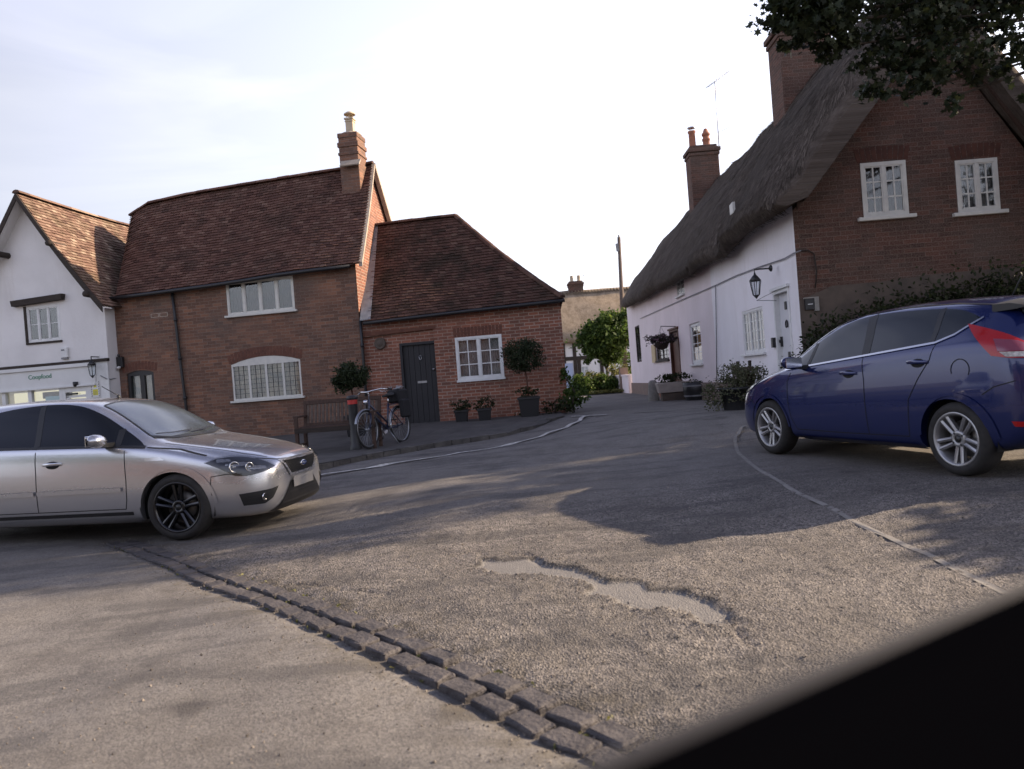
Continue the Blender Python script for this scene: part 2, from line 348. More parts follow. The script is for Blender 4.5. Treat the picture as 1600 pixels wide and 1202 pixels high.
def leaf_mat(name, c1, c2, c3=None, trans=0.35):
    m = bpy.data.materials.new(name); m.use_nodes = True; n = m.node_tree; b = n.nodes['Principled BSDF']; o = n.nodes['Material Output']
    b.inputs['Roughness'].default_value = 0.55; b.inputs['Specular IOR Level'].default_value = 0.3
    at_ = n.nodes.new('ShaderNodeAttribute'); at_.attribute_name = 'rnd'
    cr = n.nodes.new('ShaderNodeValToRGB'); e = cr.color_ramp.elements
    e[0].color = (*c1, 1); e[1].color = (*c2, 1)
    if c3: q = e.new(0.93); q.color = (*c2, 1); e[2].color = (*c3, 1)
    n.links.new(at_.outputs['Fac'], cr.inputs[0]); n.links.new(cr.outputs[0], b.inputs['Base Color'])
    tl = n.nodes.new('ShaderNodeBsdfTranslucent'); mixs = n.nodes.new('ShaderNodeMixShader'); mixs.inputs[0].default_value = trans
    n.links.new(cr.outputs[0], tl.inputs[0]); n.links.new(b.outputs[0], mixs.inputs[1]); n.links.new(tl.outputs[0], mixs.inputs[2]); n.links.new(mixs.outputs[0], o.inputs[0])
    return m
M['leaf_dark'] = leaf_mat('dark_leaves', (0.014, 0.021, 0.010), (0.036, 0.046, 0.018), (0.08, 0.09, 0.03), .25)
M['leaf_bay'] = leaf_mat('bay_leaves', (0.02, 0.032, 0.014), (0.045, 0.06, 0.025))
M['leaf_green'] = leaf_mat('green_leaves', (0.035, 0.065, 0.014), (0.09, 0.14, 0.03), (0.2, 0.24, 0.05), 0.45)
M['leaf_yellow'] = leaf_mat('yellow_leaves', (0.09, 0.1, 0.03), (0.2, 0.19, 0.06), (0.32, 0.3, 0.14), 0.4)
M['leaf_hedge'] = leaf_mat('hedge_leaves', (0.016, 0.023, 0.010), (0.042, 0.052, 0.018))
M['leaf_flower'] = leaf_mat('flowering_stems', (0.06, 0.07, 0.035), (0.12, 0.12, 0.07), (0.5, 0.4, 0.42), 0.25)
M['leaf_basket'] = leaf_mat('basket_flowers', (0.04, 0.05, 0.03), (0.09, 0.06, 0.07), (0.30, 0.16, 0.24), 0.25)
M['bark'] = simple_noise('bark', (0.10, 0.08, 0.06), (0.05, 0.04, 0.035), 5, 0.9, 0.6, 0.03, 'Object', (3, 3, 0.6))
M['soil'] = simple_noise('soil', (0.05, 0.04, 0.03), (0.03, 0.025, 0.02), 8)

# ------------------------------------------------------------------ leaves and trees
def set_rnd(me, vals):
    a = me.attributes.new('rnd', 'FLOAT', 'FACE'); a.data.foreach_set('value', np.asarray(vals, np.float32))
LEAF_LOBED = np.array([(0, -.5, 0), (.16, -.25, .02), (.5, -.28, .05), (.30, -.02, .02), (.46, .26, .05), (.16, .2, .0), (0, .55, -.03), (-.16, .2, .0), (-.46, .26, .05), (-.30, -.02, .02), (-.5, -.28, .05), (-.16, -.25, .02)])
LEAF_OVAL = np.array([(0, -.5, 0), (.26, -.1, .06), (.2, .25, .05), (0, .5, 0), (-.2, .25, .05), (-.26, -.1, .06)])
def leaves(name, pts, size, material, parent=None, shape='oval', kind=None, up=0.3, bend=0.0):
    """pts: N x 3 array of leaf positions; one mesh of separate leaf blades"""
    pts = np.asarray(pts, float); N = len(pts)
    T = LEAF_LOBED if shape == 'lobed' else LEAF_OVAL; k = len(T)
    q = rng.normal(size=(N, 3)); q[:, 2] += up * 2; q /= np.linalg.norm(q, axis=1)[:, None]
    a = rng.normal(size=(N, 3)); a -= (a * q).sum(1)[:, None] * q; a /= np.linalg.norm(a, axis=1)[:, None]
    b = np.cross(q, a); sz = size * rng.uniform(0.65, 1.3, N)[:, None, None]
    V = pts[:, None, :] + sz * (T[None, :, 0:1] * a[:, None] + T[None, :, 1:2] * b[:, None] + T[None, :, 2:3] * q[:, None])
    base = BASE.get(parent) if parent is not None else None
    V = V.reshape(-1, 3) - (np.array(base) if base is not None else 0)
    me = bpy.data.meshes.new(name); me.vertices.add(N * k); me.vertices.foreach_set('co', V.astype(np.float32).ravel())
    me.loops.add(N * k); me.loops.foreach_set('vertex_index', np.arange(N * k, dtype=np.int32))
    me.polygons.add(N); me.polygons.foreach_set('loop_start', np.arange(N, dtype=np.int32) * k); me.polygons.foreach_set('loop_total', np.full(N, k, np.int32))
    me.update(calc_edges=True); me.materials.append(material); set_rnd(me, rng.random(N))
    o = bpy.data.objects.new(name, me); COL.objects.link(o)
    if parent is not None: o.parent = parent
    if kind: o['kind'] = kind
    return o
def blob(c, r, n, clumps=40, cr=0.28, shell=0.6, rg=None):
    """points in an ellipsoid gathered into clumps nearer its surface"""
    g = rg or rng
    d = g.normal(size=(clumps, 3)); d /= np.linalg.norm(d, axis=1)[:, None]
    rad = shell + (1 - shell) * g.random(clumps) ** 0.7
    rad[: clumps // 5] *= 0.5
    cc = d * (rad * g.uniform(0.85, 1.12, clumps))[:, None]
    idx = g.integers(0, clumps, n)
    p = cc[idx] + g.normal(size=(n, 3)) * cr * 0.5 * g.uniform(0.6, 1.2, clumps)[idx][:, None]
    return np.array(c) + p * np.array(r)
# ================================================================== GROUND
def inpoly(x, y, poly):
    inside = np.zeros(x.shape, bool); n = len(poly)
    for i in range(n):
        x0, y0 = poly[i]; x1, y1 = poly[(i + 1) % n]
        c = ((y0 > y) != (y1 > y)) & (x < (x1 - x0) * (y - y0) / ((y1 - y0) if y1 != y0 else 1e-9) + x0)
        inside ^= c
    return inside
def segdist(x, y, poly, closed=False):
    d = np.full(x.shape, 1e9); n = len(poly)
    for i in range(n if closed else n - 1):
        x0, y0 = poly[i]; x1, y1 = poly[(i + 1) % n]; dx, dy = x1 - x0, y1 - y0
        t = np.clip(((x - x0) * dx + (y - y0) * dy) / (dx * dx + dy * dy + 1e-12), 0, 1)
        d = np.minimum(d, np.hypot(x - x0 - t * dx, y - y0 - t * dy))
    return d
def gpoly(px): return [tuple(ong(*p)[:2]) for p in px]
hole_px = [(752, 874), (790, 876), (842, 871), (850, 884), (905, 892), (945, 908), (958, 912), (1000, 913), (1012, 925), (1060, 924), (1085, 930), (1100, 938), (1128, 942), (1138, 955),
           (1136, 976), (1100, 972), (1078, 958), (1040, 950), (1005, 954), (975, 948), (920, 930), (922, 916), (885, 906), (848, 901), (815, 900), (780, 902), (740, 890)]
hole = gpoly(hole_px)
set_px = [(190, 846), (260, 872), (345, 908), (430, 936), (520, 972), (610, 1006), (700, 1045), (790, 1082), (880, 1124), (965, 1160), (1100, 1225), (1250, 1300)]
setts = gpoly(set_px)
cracks = [gpoly(c) for c in ([(450, 915), (500, 918), (560, 930), (600, 935)], [(1138, 960), (1145, 985), (1175, 1000), (1190, 1003)],
          [(540, 795), (600, 800), (640, 806), (625, 820)], [(760, 868), (742, 862), (700, 872)], [(1138, 960), (1160, 975)], [(845, 880), (830, 868), (800, 862)])]
def axis(lo, hi, a, b, fine):
    out = [a]
    while out[-1] < b: out.append(out[-1] + fine)
    s = fine; u = [out[-1]]
    while u[-1] < hi: s = min(s * 1.14, 12.0); u.append(u[-1] + s)
    s = fine; l = [a]
    while l[-1] > lo: s = min(s * 1.14, 12.0); l.append(l[-1] - s)
    return np.array(l[:0:-1] + out + u[1:])
gx = axis(-400, 400, -3.6, 3.6, 0.024); gy = axis(-60, 900, 1.9, 7.4, 0.024)
X, Y = np.meshgrid(gx, gy)
Z = ground(X, np.clip(Y, -20, 80))
def vnoise(x, y, s, seed=0):   # value noise, numpy
    g = np.random.default_rng(seed).random((256, 256)); xx = x * s; yy = y * s
    xi = np.floor(xx).astype(int); yi = np.floor(yy).astype(int); fx = xx - xi; fy = yy - yi; fx = fx * fx * (3 - 2 * fx); fy = fy * fy * (3 - 2 * fy)
    q = lambda a, b: g[(xi + a) % 256, (yi + b) % 256]
    return (q(0, 0) * (1 - fx) + q(1, 0) * fx) * (1 - fy) + (q(0, 1) * (1 - fx) + q(1, 1) * fx) * fy
near = np.clip((30 - np.hypot(X, Y)) / 22, 0, 1)
side = np.array(setts)
sx = np.interp(Y, side[::-1, 1] if side[0, 1] > side[-1, 1] else side[:, 1], side[::-1, 0] if side[0, 1] > side[-1, 1] else side[:, 0])
rough_side = 1 / (1 + np.exp(-(X - sx) / 0.05))             # 1 = the worn, coarse side beyond the setts
nn = vnoise(X, Y, 0.7, 1) * 0.05 + vnoise(X, Y, 2.1, 2) * 0.018
Z += near * (nn - 0.03)
coarse = rough_side * np.clip((9.5 - Y) / 3, 0, 1)
Z += coarse * ((vnoise(X, Y, 21, 3) - 0.5) * 0.008 + (vnoise(X, Y, 38, 5) - 0.5) * 0.010 + (vnoise(X, Y, 6, 4) - 0.5) * 0.012) + (1 - rough_side) * near * (vnoise(X, Y, 30, 8) - 0.5) * 0.003
hx = X + (vnoise(X, Y, 9, 12) - 0.5) * 0.07; hy = Y + (vnoise(X, Y, 11, 13) - 0.5) * 0.06
hin = inpoly(hx, hy, hole); hd = segdist(hx, hy, hole, True)
patch = np.where(hin, 1.0, 0.0)
hz_ = ground(X, Y) + near * (vnoise(X, Y, 0.7, 1) * 0.05 - 0.03) - 0.009
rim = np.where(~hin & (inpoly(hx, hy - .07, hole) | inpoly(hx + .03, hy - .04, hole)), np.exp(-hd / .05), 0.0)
Z = np.where(hin, hz_ + 0.005 * vnoise(X, Y, 12, 9) + 0.0025 * vnoise(X, Y, 36, 19), Z)
Z += np.where(~hin, 0.004 * np.exp(-hd / 0.10), 0)
for c in cracks:
    cd = segdist(hx, hy, c); Z -= 0.016 * np.exp(-(cd / 0.018) ** 2)
sd = segdist(X, Y, setts); Z -= 0.018 * np.exp(-(sd / 0.17) ** 4) + (1 - rough_side) * 0.010 * np.exp(-(sd / 0.32) ** 2)
dirt = np.exp(-(sd / 0.28) ** 2)
me = bpy.data.meshes.new("road")
nv = X.size; h_, w_ = X.shape
me.vertices.add(nv); me.vertices.foreach_set('co', np.stack([X, Y, Z], -1).astype(np.float32).ravel())
i0 = (np.arange(h_ - 1)[:, None] * w_ + np.arange(w_ - 1)[None, :]).ravel()
q = np.stack([i0, i0 + 1, i0 + 1 + w_, i0 + w_], -1).astype(np.int32)
me.loops.add(q.size); me.loops.foreach_set('vertex_index', q.ravel()); me.polygons.add(len(q))
me.polygons.foreach_set('loop_start', np.arange(len(q), dtype=np.int32) * 4); me.polygons.foreach_set('loop_total', np.full(len(q), 4, np.int32))
me.polygons.foreach_set('use_smooth', np.ones(len(q), bool)); me.update(calc_edges=True)
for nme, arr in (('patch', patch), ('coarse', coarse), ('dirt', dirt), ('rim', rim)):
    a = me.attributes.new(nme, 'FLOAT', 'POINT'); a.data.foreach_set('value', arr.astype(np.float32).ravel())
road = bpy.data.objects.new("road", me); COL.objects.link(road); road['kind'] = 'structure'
from bisect import bisect_left
def gtop(x, y):   # height of the finished road sheet
    i = min(max(np.searchsorted(gx, x), 1), len(gx) - 1); j = min(max(np.searchsorted(gy, y), 1), len(gy) - 1)
    return float(max(Z[j, i], Z[j - 1, i], Z[j, i - 1], Z[j - 1, i - 1]))
m = mat('worn_tarmac', rough=0.88, spec=0.3); t = NT(m); v = t.tc.outputs['Object']
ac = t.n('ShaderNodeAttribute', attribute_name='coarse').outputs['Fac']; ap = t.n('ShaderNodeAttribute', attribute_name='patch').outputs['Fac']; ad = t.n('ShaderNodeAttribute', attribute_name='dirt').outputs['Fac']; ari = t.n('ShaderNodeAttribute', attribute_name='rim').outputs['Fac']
vor = t.n('ShaderNodeTexVoronoi', {'Vector': v, 'Scale': 112.0}); vor2 = t.n('ShaderNodeTexVoronoi', {'Vector': v, 'Scale': 160.0})
chip = t.n('ShaderNodeSeparateColor', {0: vor.outputs['Color']}).outputs[0]
chip2 = t.n('ShaderNodeSeparateColor', {0: vor2.outputs['Color']}).outputs[1]
big = t.noise(v, 0.35, 6, 0.65); mid = t.noise(v, 2.2, 6, 0.7)
vor3 = t.n('ShaderNodeTexVoronoi', {'Vector': v, 'Scale': 95.0}); chip3 = t.n('ShaderNodeSeparateColor', {0: vor3.outputs['Color']}).outputs[2]
c_s = t.mix(chip3, (0.095, 0.089, 0.085), (0.235, 0.218, 0.20)); c_s = t.mix(t.math('MULTIPLY', chip2, .3), c_s, (0.22, 0.205, 0.19))
c_c = t.mix(chip, (0.045, 0.042, 0.042), (0.30, 0.270, 0.245))
c_c = t.mix(t.rng(t.noise(v, 16, 5, 0.7), 0.50, 0.66, 0, 0.6), c_c, (0.045, 0.042, 0.042))
c = t.mix(ac, c_s, c_c)
c = t.mix(t.rng(mid, 0.40, 0.68, 0.0, 0.6), c, (0.075, 0.067, 0.062))
c = t.mix(t.rng(big, 0.48, 0.62, 0.0, 0.35), c, (0.155, 0.14, 0.122))
c = t.mix(t.rng(t.noise(t.map(v, (0.6, 2.6, 1)), 1.0, 5, 0.6), 0.52, 0.60, 0, 0.45), c, (0.058, 0.055, 0.056)); c = t.mix(t.rng(t.noise(v, 1.1, 3, 0.5), 0.66, 0.70, 0, 0.5), c, (0.05, 0.046, 0.045))
c = t.mix(t.math('MULTIPLY', ap, 0.92), c, t.mix(t.noise(v, 30, 3), (0.15, 0.142, 0.135), (0.225, 0.214, 0.202)))
c = t.mix(t.math('MULTIPLY', ad, t.rng(t.noise(v, 9, 5), 0.45, 0.6, 0, 0.7)), c, (0.085, 0.07, 0.045))
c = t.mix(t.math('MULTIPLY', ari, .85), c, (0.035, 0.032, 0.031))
t.col(c)
hb = t.math('ADD', t.math('MULTIPLY', vor.outputs['Distance'], t.math('ADD', t.math('MULTIPLY', ac, 1.6), 0.35)), t.math('MULTIPLY', t.noise(v, 60, 4, 0.7), 0.6))
t.bump(t.math('MULTIPLY', hb, t.math('SUBTRACT', 1.0, t.math('MULTIPLY', ap, 0.5))), 0.7, 0.007)
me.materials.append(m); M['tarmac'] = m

# setts: two worn rows sunk in mortar
def resample(pl, step):
    pl = [Vector((p[0], p[1], 0)) for p in pl]; out = []; d = 0; 
    for a, b in zip(pl, pl[1:]):
        Ls = (b - a).length
        while d < Ls: out.append((a + (b - a) * (d / Ls), (b - a).normalized())); d += step
        d -= Ls
    return out
mb = MB(); rows = resample(setts, 0.222)
for k, (p, tdir) in enumerate(rows):
    nr = Vector((-tdir.y, tdir.x, 0))
    for r_ in (-1, 1):
        if random.random() < (0.15 if k < 7 else 0.02): continue
        ln = random.uniform(0.188, 0.210); wd = random.uniform(0.108, 0.120)
        c = p + nr * (0.066 * r_ + random.uniform(-.006, .006)) + tdir * (0.09 * (r_ > 0))
        z = gz(c.x, c.y) - 0.03 + float(near.max()) * 0.0 + (vnoise(np.array(c.x), np.array(c.y), 0.7, 1) * 0.05).item()
        top = z + random.uniform(0.0, 0.011); ang = math.atan2(tdir.y, tdir.x) + random.uniform(-.10, .10)
        ca, sa = math.cos(ang), math.sin(ang); ring = []
        for (hh, sc) in ((-0.06, 1.0), (0.002, 1.0), (0.011, 0.96), (0.0155, 0.84)):
            rr = []
            for (a_, b_) in ((-1, -.86), (-.93, -1), (0, -1.0), (.93, -1), (1, -.86), (1.0, 0), (1, .86), (.93, 1), (0, 1.0), (-.93, 1), (-1, .86), (-1.0, 0)):
                jx = a_ * ln / 2 * sc * random.uniform(.94, 1.05); jy = b_ * wd / 2 * sc * random.uniform(.88, 1.08)
                rr.append(Vector((c.x + ca * jx - sa * jy, c.y + sa * jx + ca * jy, top - 0.012 + hh + random.uniform(-.003, .003))))
            ring.append(rr)
        vsx = sum(ring, []); fs = [(i * 12 + j, i * 12 + (j + 1) % 12, (i + 1) * 12 + (j + 1) % 12, (i + 1) * 12 + j) for i in range(3) for j in range(12)] + [tuple(36 + j for j in range(12))]
        mb.add(vsx, fs, False)
sm = simple_noise('sett_stone', (0.105, 0.095, 0.094), (0.045, 0.041, 0.043), 7, 0.75, 0.8, 0.015)
mb.build('kerb_setts', sm, kind='structure')

# ================================================================== LAYOUT OF THE WALLS
H = Wall((-3.45, 18.0), (1, -.16), (-.16, -1))            # brick house and annexe front
SH = Wall((-3.45 - .16 * .36, 18.0 - .36), (1, -.16), (-.16, -1))   # shop front, standing a little forward
K = Wall((4.8, 12.6), (.021, 1), (-1, .021))             # cottage long side
G = Wall((4.8, 12.6), (1, -.021), (-.021, -1))           # cottage gable
def road_strip(name, pts, width, material, lift=0.004, kind='structure', taper=None):
    """a painted line laid on the road sheet"""
    P_ = [p for p, _ in resample(pts, 0.25)] ; mb = MB(); g = []
    for i, p in enumerate(P_):
        tdir = (P_[min(i + 1, len(P_) - 1)] - P_[max(0, i - 1)]).normalized(); nr = Vector((-tdir.y, tdir.x, 0)); row = []
        for sgn in (-1, 0, 1):
            q_ = p + nr * sgn * width / 2; row.append(Vector((q_.x, q_.y, gtop(q_.x, q_.y) + lift)))
        g.append(row)
    mb.grid(g); return mb.build(name, material, kind=kind)
line_m = mat('road_paint', rough=0.8); t = NT(line_m); v = t.tc.outputs['Object']
t.col(t.mix(t.rng(t.noise(v, 14, 5, 0.7), 0.42, 0.62), (0.62, 0.6, 0.56), (0.26, 0.245, 0.225)))
joint_m = simple_noise('tar_joint', (0.26, 0.245, 0.225), (0.17, 0.158, 0.145), 12)
wl = gpoly([(490, 748), (515, 743), (560, 736), (640, 723), (740, 706), (820, 689), (870, 674), (900, 662), (915, 652)])
def chaikin(p, n=3):
    for _ in range(n):
        q_ = [p[0]]
        for a, b in zip(p, p[1:]): q_ += [(a[0] * .75 + b[0] * .25, a[1] * .75 + b[1] * .25), (a[0] * .25 + b[0] * .75, a[1] * .25 + b[1] * .75)]
        p = q_ + [p[-1]]
    return p
road_strip('road_line', chaikin(wl), 0.085, line_m, .003)
road_strip('road_line', gpoly([(893, 653), (918, 652), (960, 649)]), 0.12, line_m, 0.006)
road_strip('road_line', gpoly([(990, 646), (1060, 640), (1135, 635)]), 0.14, joint_m)
road_strip('road_joint', gpoly([(1163, 668), (1148, 688), (1153, 708), (1188, 738), (1240, 770), (1330, 815), (1450, 868), (1580, 935)]), 0.045, joint_m, .001)

# loose chippings gathered along the setts, the cracks and the worn patch
def pebbles(n):
    V = []; F = []; rn = []
    for _ in range(n):
        k_ = random.random()
        if k_ < .35: a = random.choice(rows)[0]; x, y = a.x + random.gauss(0, .16), a.y + random.gauss(0, .12)
        elif k_ < .6: a = random.choice(hole); x, y = a[0] + random.gauss(0, .16), a[1] + random.gauss(0, .16)
        else: x, y = random.uniform(-2.5, 3.2), random.uniform(2.2, 8)
        if inpoly(np.array([x]), np.array([y]), hole)[0]: continue
        s_ = random.uniform(.002, .0055) * (1.6 if random.random() < .06 else 1); z = gtop(x, y); b = len(V)
        R3 = Matrix.Rotation(random.random() * 6, 3, 'Z') @ Matrix.Rotation(random.random() * 6, 3, 'X')
        for q in ((1, 0, 0), (-1, 0, 0), (0, 1.2, 0), (0, -1, 0), (0, 0, .8), (0, 0, -.8)): V.append(Vector((x, y, z + s_ * .3)) + R3 @ Vector([c_ * s_ * random.uniform(.8, 1.3) for c_ in q]))
        F += [(b + i, b + j, b + k) for k in (4, 5) for i, j in ((0, 2), (2, 1), (1, 3), (3, 0))]; rn += [random.random()] * 8
    me = bpy.data.meshes.new('loose_chippings'); me.from_pydata(V, [], F); set_rnd(me, rn); o = bpy.data.objects.new('loose_chippings', me); COL.objects.link(o); o['kind'] = 'stuff'
    m = mat('chippings', rough=.9); t = NT(m); t.col(t.mix(t.n('ShaderNodeAttribute', attribute_name='rnd').outputs['Fac'], (.05, .045, .042), (.30, .26, .22))); me.materials.append(m)
pebbles(5200)
mb = MB(); tufts = []
for _ in range(420):
    a, td = random.choice(rows); s_ = random.choice((-.125, 0.0, .125)); x = a.x - td.y * s_ + random.gauss(0, .012); y = a.y + td.x * s_ + random.gauss(0, .012)
    if noise.noise(Vector((x * 2.2, y * 2.2, 5))) > .02: tufts.append((x, y, gtop(x, y) + .008))
leaves('weeds_in_joints', np.array(tufts), .022, M['leaf_yellow'], None, kind='stuff')
# pavement with a kerb in front of the brick house and the annexe
kerb = gpoly([(430, 752), (505, 735), (560, 722), (620, 711), (690, 699), (752, 689)])
kerb = [(-16, kerb[0][1] + 1.6), (-8.5, kerb[0][1] + .75)] + kerb
kerb2 = gpoly([(790, 682), (835, 671), (868, 657), (885, 652)]) 
kl = kerb + kerb2
def wall_y(x): return 18.0 - .16 * (x + 3.45)
mb = MB(); g = []; kt = []
PP = [p for p, _ in resample(kl, 0.35)]
def paveh(x): return 0.085 if x < -1.2 else max(0.02, 0.085 - (x + 1.2) * 0.04)
for i, p in enumerate(PP):
    h = paveh(p.x); zb = gtop(p.x, p.y); row = [Vector((p.x, p.y, zb - 0.1)), Vector((p.x, p.y, zb + h - .015)), Vector((p.x - .0, p.y + .02, zb + h))]
    x1, y1 = p.x, wall_y(p.x) + .05
    for k in range(1, 9):
        f = k / 8; yy = p.y + .14 + (y1 - p.y - .14) * f; row.append(Vector((p.x, max(yy, p.y + .14 + .01 * k), gtop(p.x, yy) + h + .015 * f + (0.01 * random.random() if 0 < k < 8 else 0))))
    g.append(row)
for i in range(len(g) - 1):
    pass
mb.grid([r_[2:] for r_ in g]); pave = mb.build('pavement', simple_noise('pavement_tarmac', (0.105, 0.097, 0.09), (0.065, 0.061, 0.058), 3, 0.9, 0.6, 0.01), kind='structure')
mb = MB()
for i in range(len(PP) - 1):
    a, b = PP[i], PP[i + 1]; tdir = (b - a).normalized(); nr = Vector((-tdir.y, tdir.x, 0)); 
    if nr.y < 0: nr = -nr
    h = paveh(a.x); za, zb = gtop(a.x, a.y), gtop(b.x, b.y); j = random.uniform(-.008, .008); e = tdir * .006
    lo = [a + e, b - e, b - e + nr * .13, a + e + nr * .13]; zz = [za, zb, zb, za]
    mb.hexa([Vector((q_.x, q_.y, z_ - .12)) for q_, z_ in zip(lo, zz)] + [Vector((q_.x, q_.y, z_ + h + .006 + j - (.012 if k < 2 else 0))) for k, (q_, z_) in enumerate(zip(lo, zz))])
mb.build('kerb', simple_noise('kerb_stone', (0.13, 0.12, 0.11), (0.06, 0.055, 0.052), 4, 0.9, 0.8, 0.03), kind='structure')
def pz(x, y): return gtop(x, y) + paveh(x) + .008
# worn edge of the dropped kerb
# ================================================================== BUILDING HELPERS
def wall_poly(name, W, outer, holes, material, parent, depth=0.1, off=0.0, reveal=None):
    """a wall face with real openings and their reveals; a hole is a list of (s, z)"""
    bm = bmesh.new(); edges = []
    def loop(pts):
        vs_ = [bm.verts.new(W.P(a, z, off)) for a, z in pts]
        return [bm.edges.new((vs_[i], vs_[(i + 1) % len(vs_)])) for i in range(len(vs_))], vs_
    edges += loop(outer)[0]; hv = []
    for h in holes: e_, v_ = loop(h); edges += e_; hv.append(v_)
    bmesh.ops.triangle_fill(bm, use_beauty=True, use_dissolve=False, edges=edges, normal=W.n)
    for v_ in hv:
        back = [bm.verts.new(x.co - W.n * depth) for x in v_]
        for i in range(len(v_)):
            j = (i + 1) % len(v_); bm.faces.new((v_[i], v_[j], back[j], back[i]))
    bmesh.ops.recalc_face_normals(bm, faces=bm.faces)
    b = BASE[parent] if parent is not None else Vector((0, 0, 0))
    me = bpy.data.meshes.new(name); autouv(bm)
    for x in bm.verts: x.co -= b
    bm.to_mesh(me); bm.free(); me.materials.append(material)
    o = bpy.data.objects.new(name, me); COL.objects.link(o); o.parent = parent; BASE[o] = b
    return o
def rp(r_): return [(r_[0], r_[2]), (r_[1], r_[2]), (r_[1], r_[3]), (r_[0], r_[3])]
def window(parent, W, r_, lights=2, cols=2, rows=3, fw=.045, mw=.045, bar=.016, back='dark_curtain', sill=(.06, .05), frame='white_paint', off=-.05, arch=None, name='window', head=0.0, label=None, curt_split=False, barmat=None):
    s0, s1, z0, z1 = r_; mb = MB(); d0, d1 = off, off + .045
    if arch:   # list of (s,z) of the curved top, left to right; frame fills under it
        top = list(arch); mb.prism(W, [(s0, z1), (s1, z1)] + top[::-1], d0, d1)
    mb.wbox(W, s0, s1, z0, z0 + fw, d0, d1); mb.wbox(W, s0, s1, z1 - fw, z1, d0, d1 + .002)
    mb.wbox(W, s0, s0 + fw, z0 + fw, z1 - fw, d0, d1); mb.wbox(W, s1 - fw, s1, z0 + fw, z1 - fw, d0, d1)
    iw = (s1 - s0 - 2 * fw - (lights - 1) * mw) / lights; bars = MB()
    for i in range(lights):
        a = s0 + fw + i * (iw + mw)
        if i: mb.wbox(W, a - mw, a, z0 + fw, z1 - fw, d0, d1)
        cf = .022; B = mb if not barmat else bars
        if not barmat:
            for (q0, q1, q2, q3) in ((a, a + iw, z0 + fw, z0 + fw + cf), (a, a + iw, z1 - fw - cf, z1 - fw), (a, a + cf, z0 + fw, z1 - fw), (a + iw - cf, a + iw, z0 + fw, z1 - fw)):
                mb.wbox(W, q0, q1, q2, q3, d0 + .01, d1 - .008)
        for k in range(1, cols):
            x = a + iw * k / cols; B.wbox(W, x - bar / 2, x + bar / 2, z0 + fw, z1 - fw, d0 + .014, d0 + .030)
        for k in range(1, rows):
            z = z0 + fw + (z1 - z0 - 2 * fw) * k / rows; B.wbox(W, a, a + iw, z - bar / 2, z + bar / 2, d0 + .015, d0 + .029)
    o = mb.build(name, M[frame], parent)
    if label: o['label'] = label
    if barmat: bars.build('leading', M[barmat], o)
    p = MB(); p.wbox(W, s0 + fw, s1 - fw, z0 + fw, z1 - fw, d0 + .019, d0 + .024); p.build('pane', M['glass'], o)
    c = MB(); c.add([W.P(s0 + .01, z0 + .01, d0 - .08), W.P(s1 - .01, z0 + .01, d0 - .08), W.P(s1 - .01, z1 - .01, d0 - .08), W.P(s0 + .01, z1 - .01, d0 - .08)], [(0, 1, 2, 3)])
    c.build('curtain', M[back], o)
    rb = MB()   # closes the room behind
    rb.wbox(W, s0 - .05, s1 + .05, z0 - .05, z1 + .12, d0 - .4, d0 - .38)
    rb.build('room_back', M['interior'], o)
    if sill:
        sm_ = MB(); sm_.wbox(W, s0 - sill[0], s1 + sill[0], z0 - sill[1], z0, off, .07); sm_.build('sill', M[frame], o, bevel=.006)
    return o
def soldier(parent, W, s0, s1, z, rise=0.0, h=.215, fan=0.12, name='brick_arch', step=.078, m='soldier'):
    mb = MB(); n = int((s1 - s0) / step); c = (s0 + s1) / 2; hw = (s1 - s0) / 2
    for i in range(n):
        x = s0 + (i + .5) * (s1 - s0) / n; f = (x - c) / hw; zz = z + rise * (1 - f * f); w = (s1 - s0) / n * .43
        dx = f * fan * h * 1.5
        mb.prism(W, [(x - w, zz), (x + w, zz), (x + w + dx, zz + h), (x - w + dx, zz + h)], -.03, .004 + random.uniform(0, .002))
    return mb.build(name, M[m], parent)
def interp(pl, x):
    xs = [p[0] for p in pl]; ys = [p[1] for p in pl]; return float(np.interp(x, xs, ys))
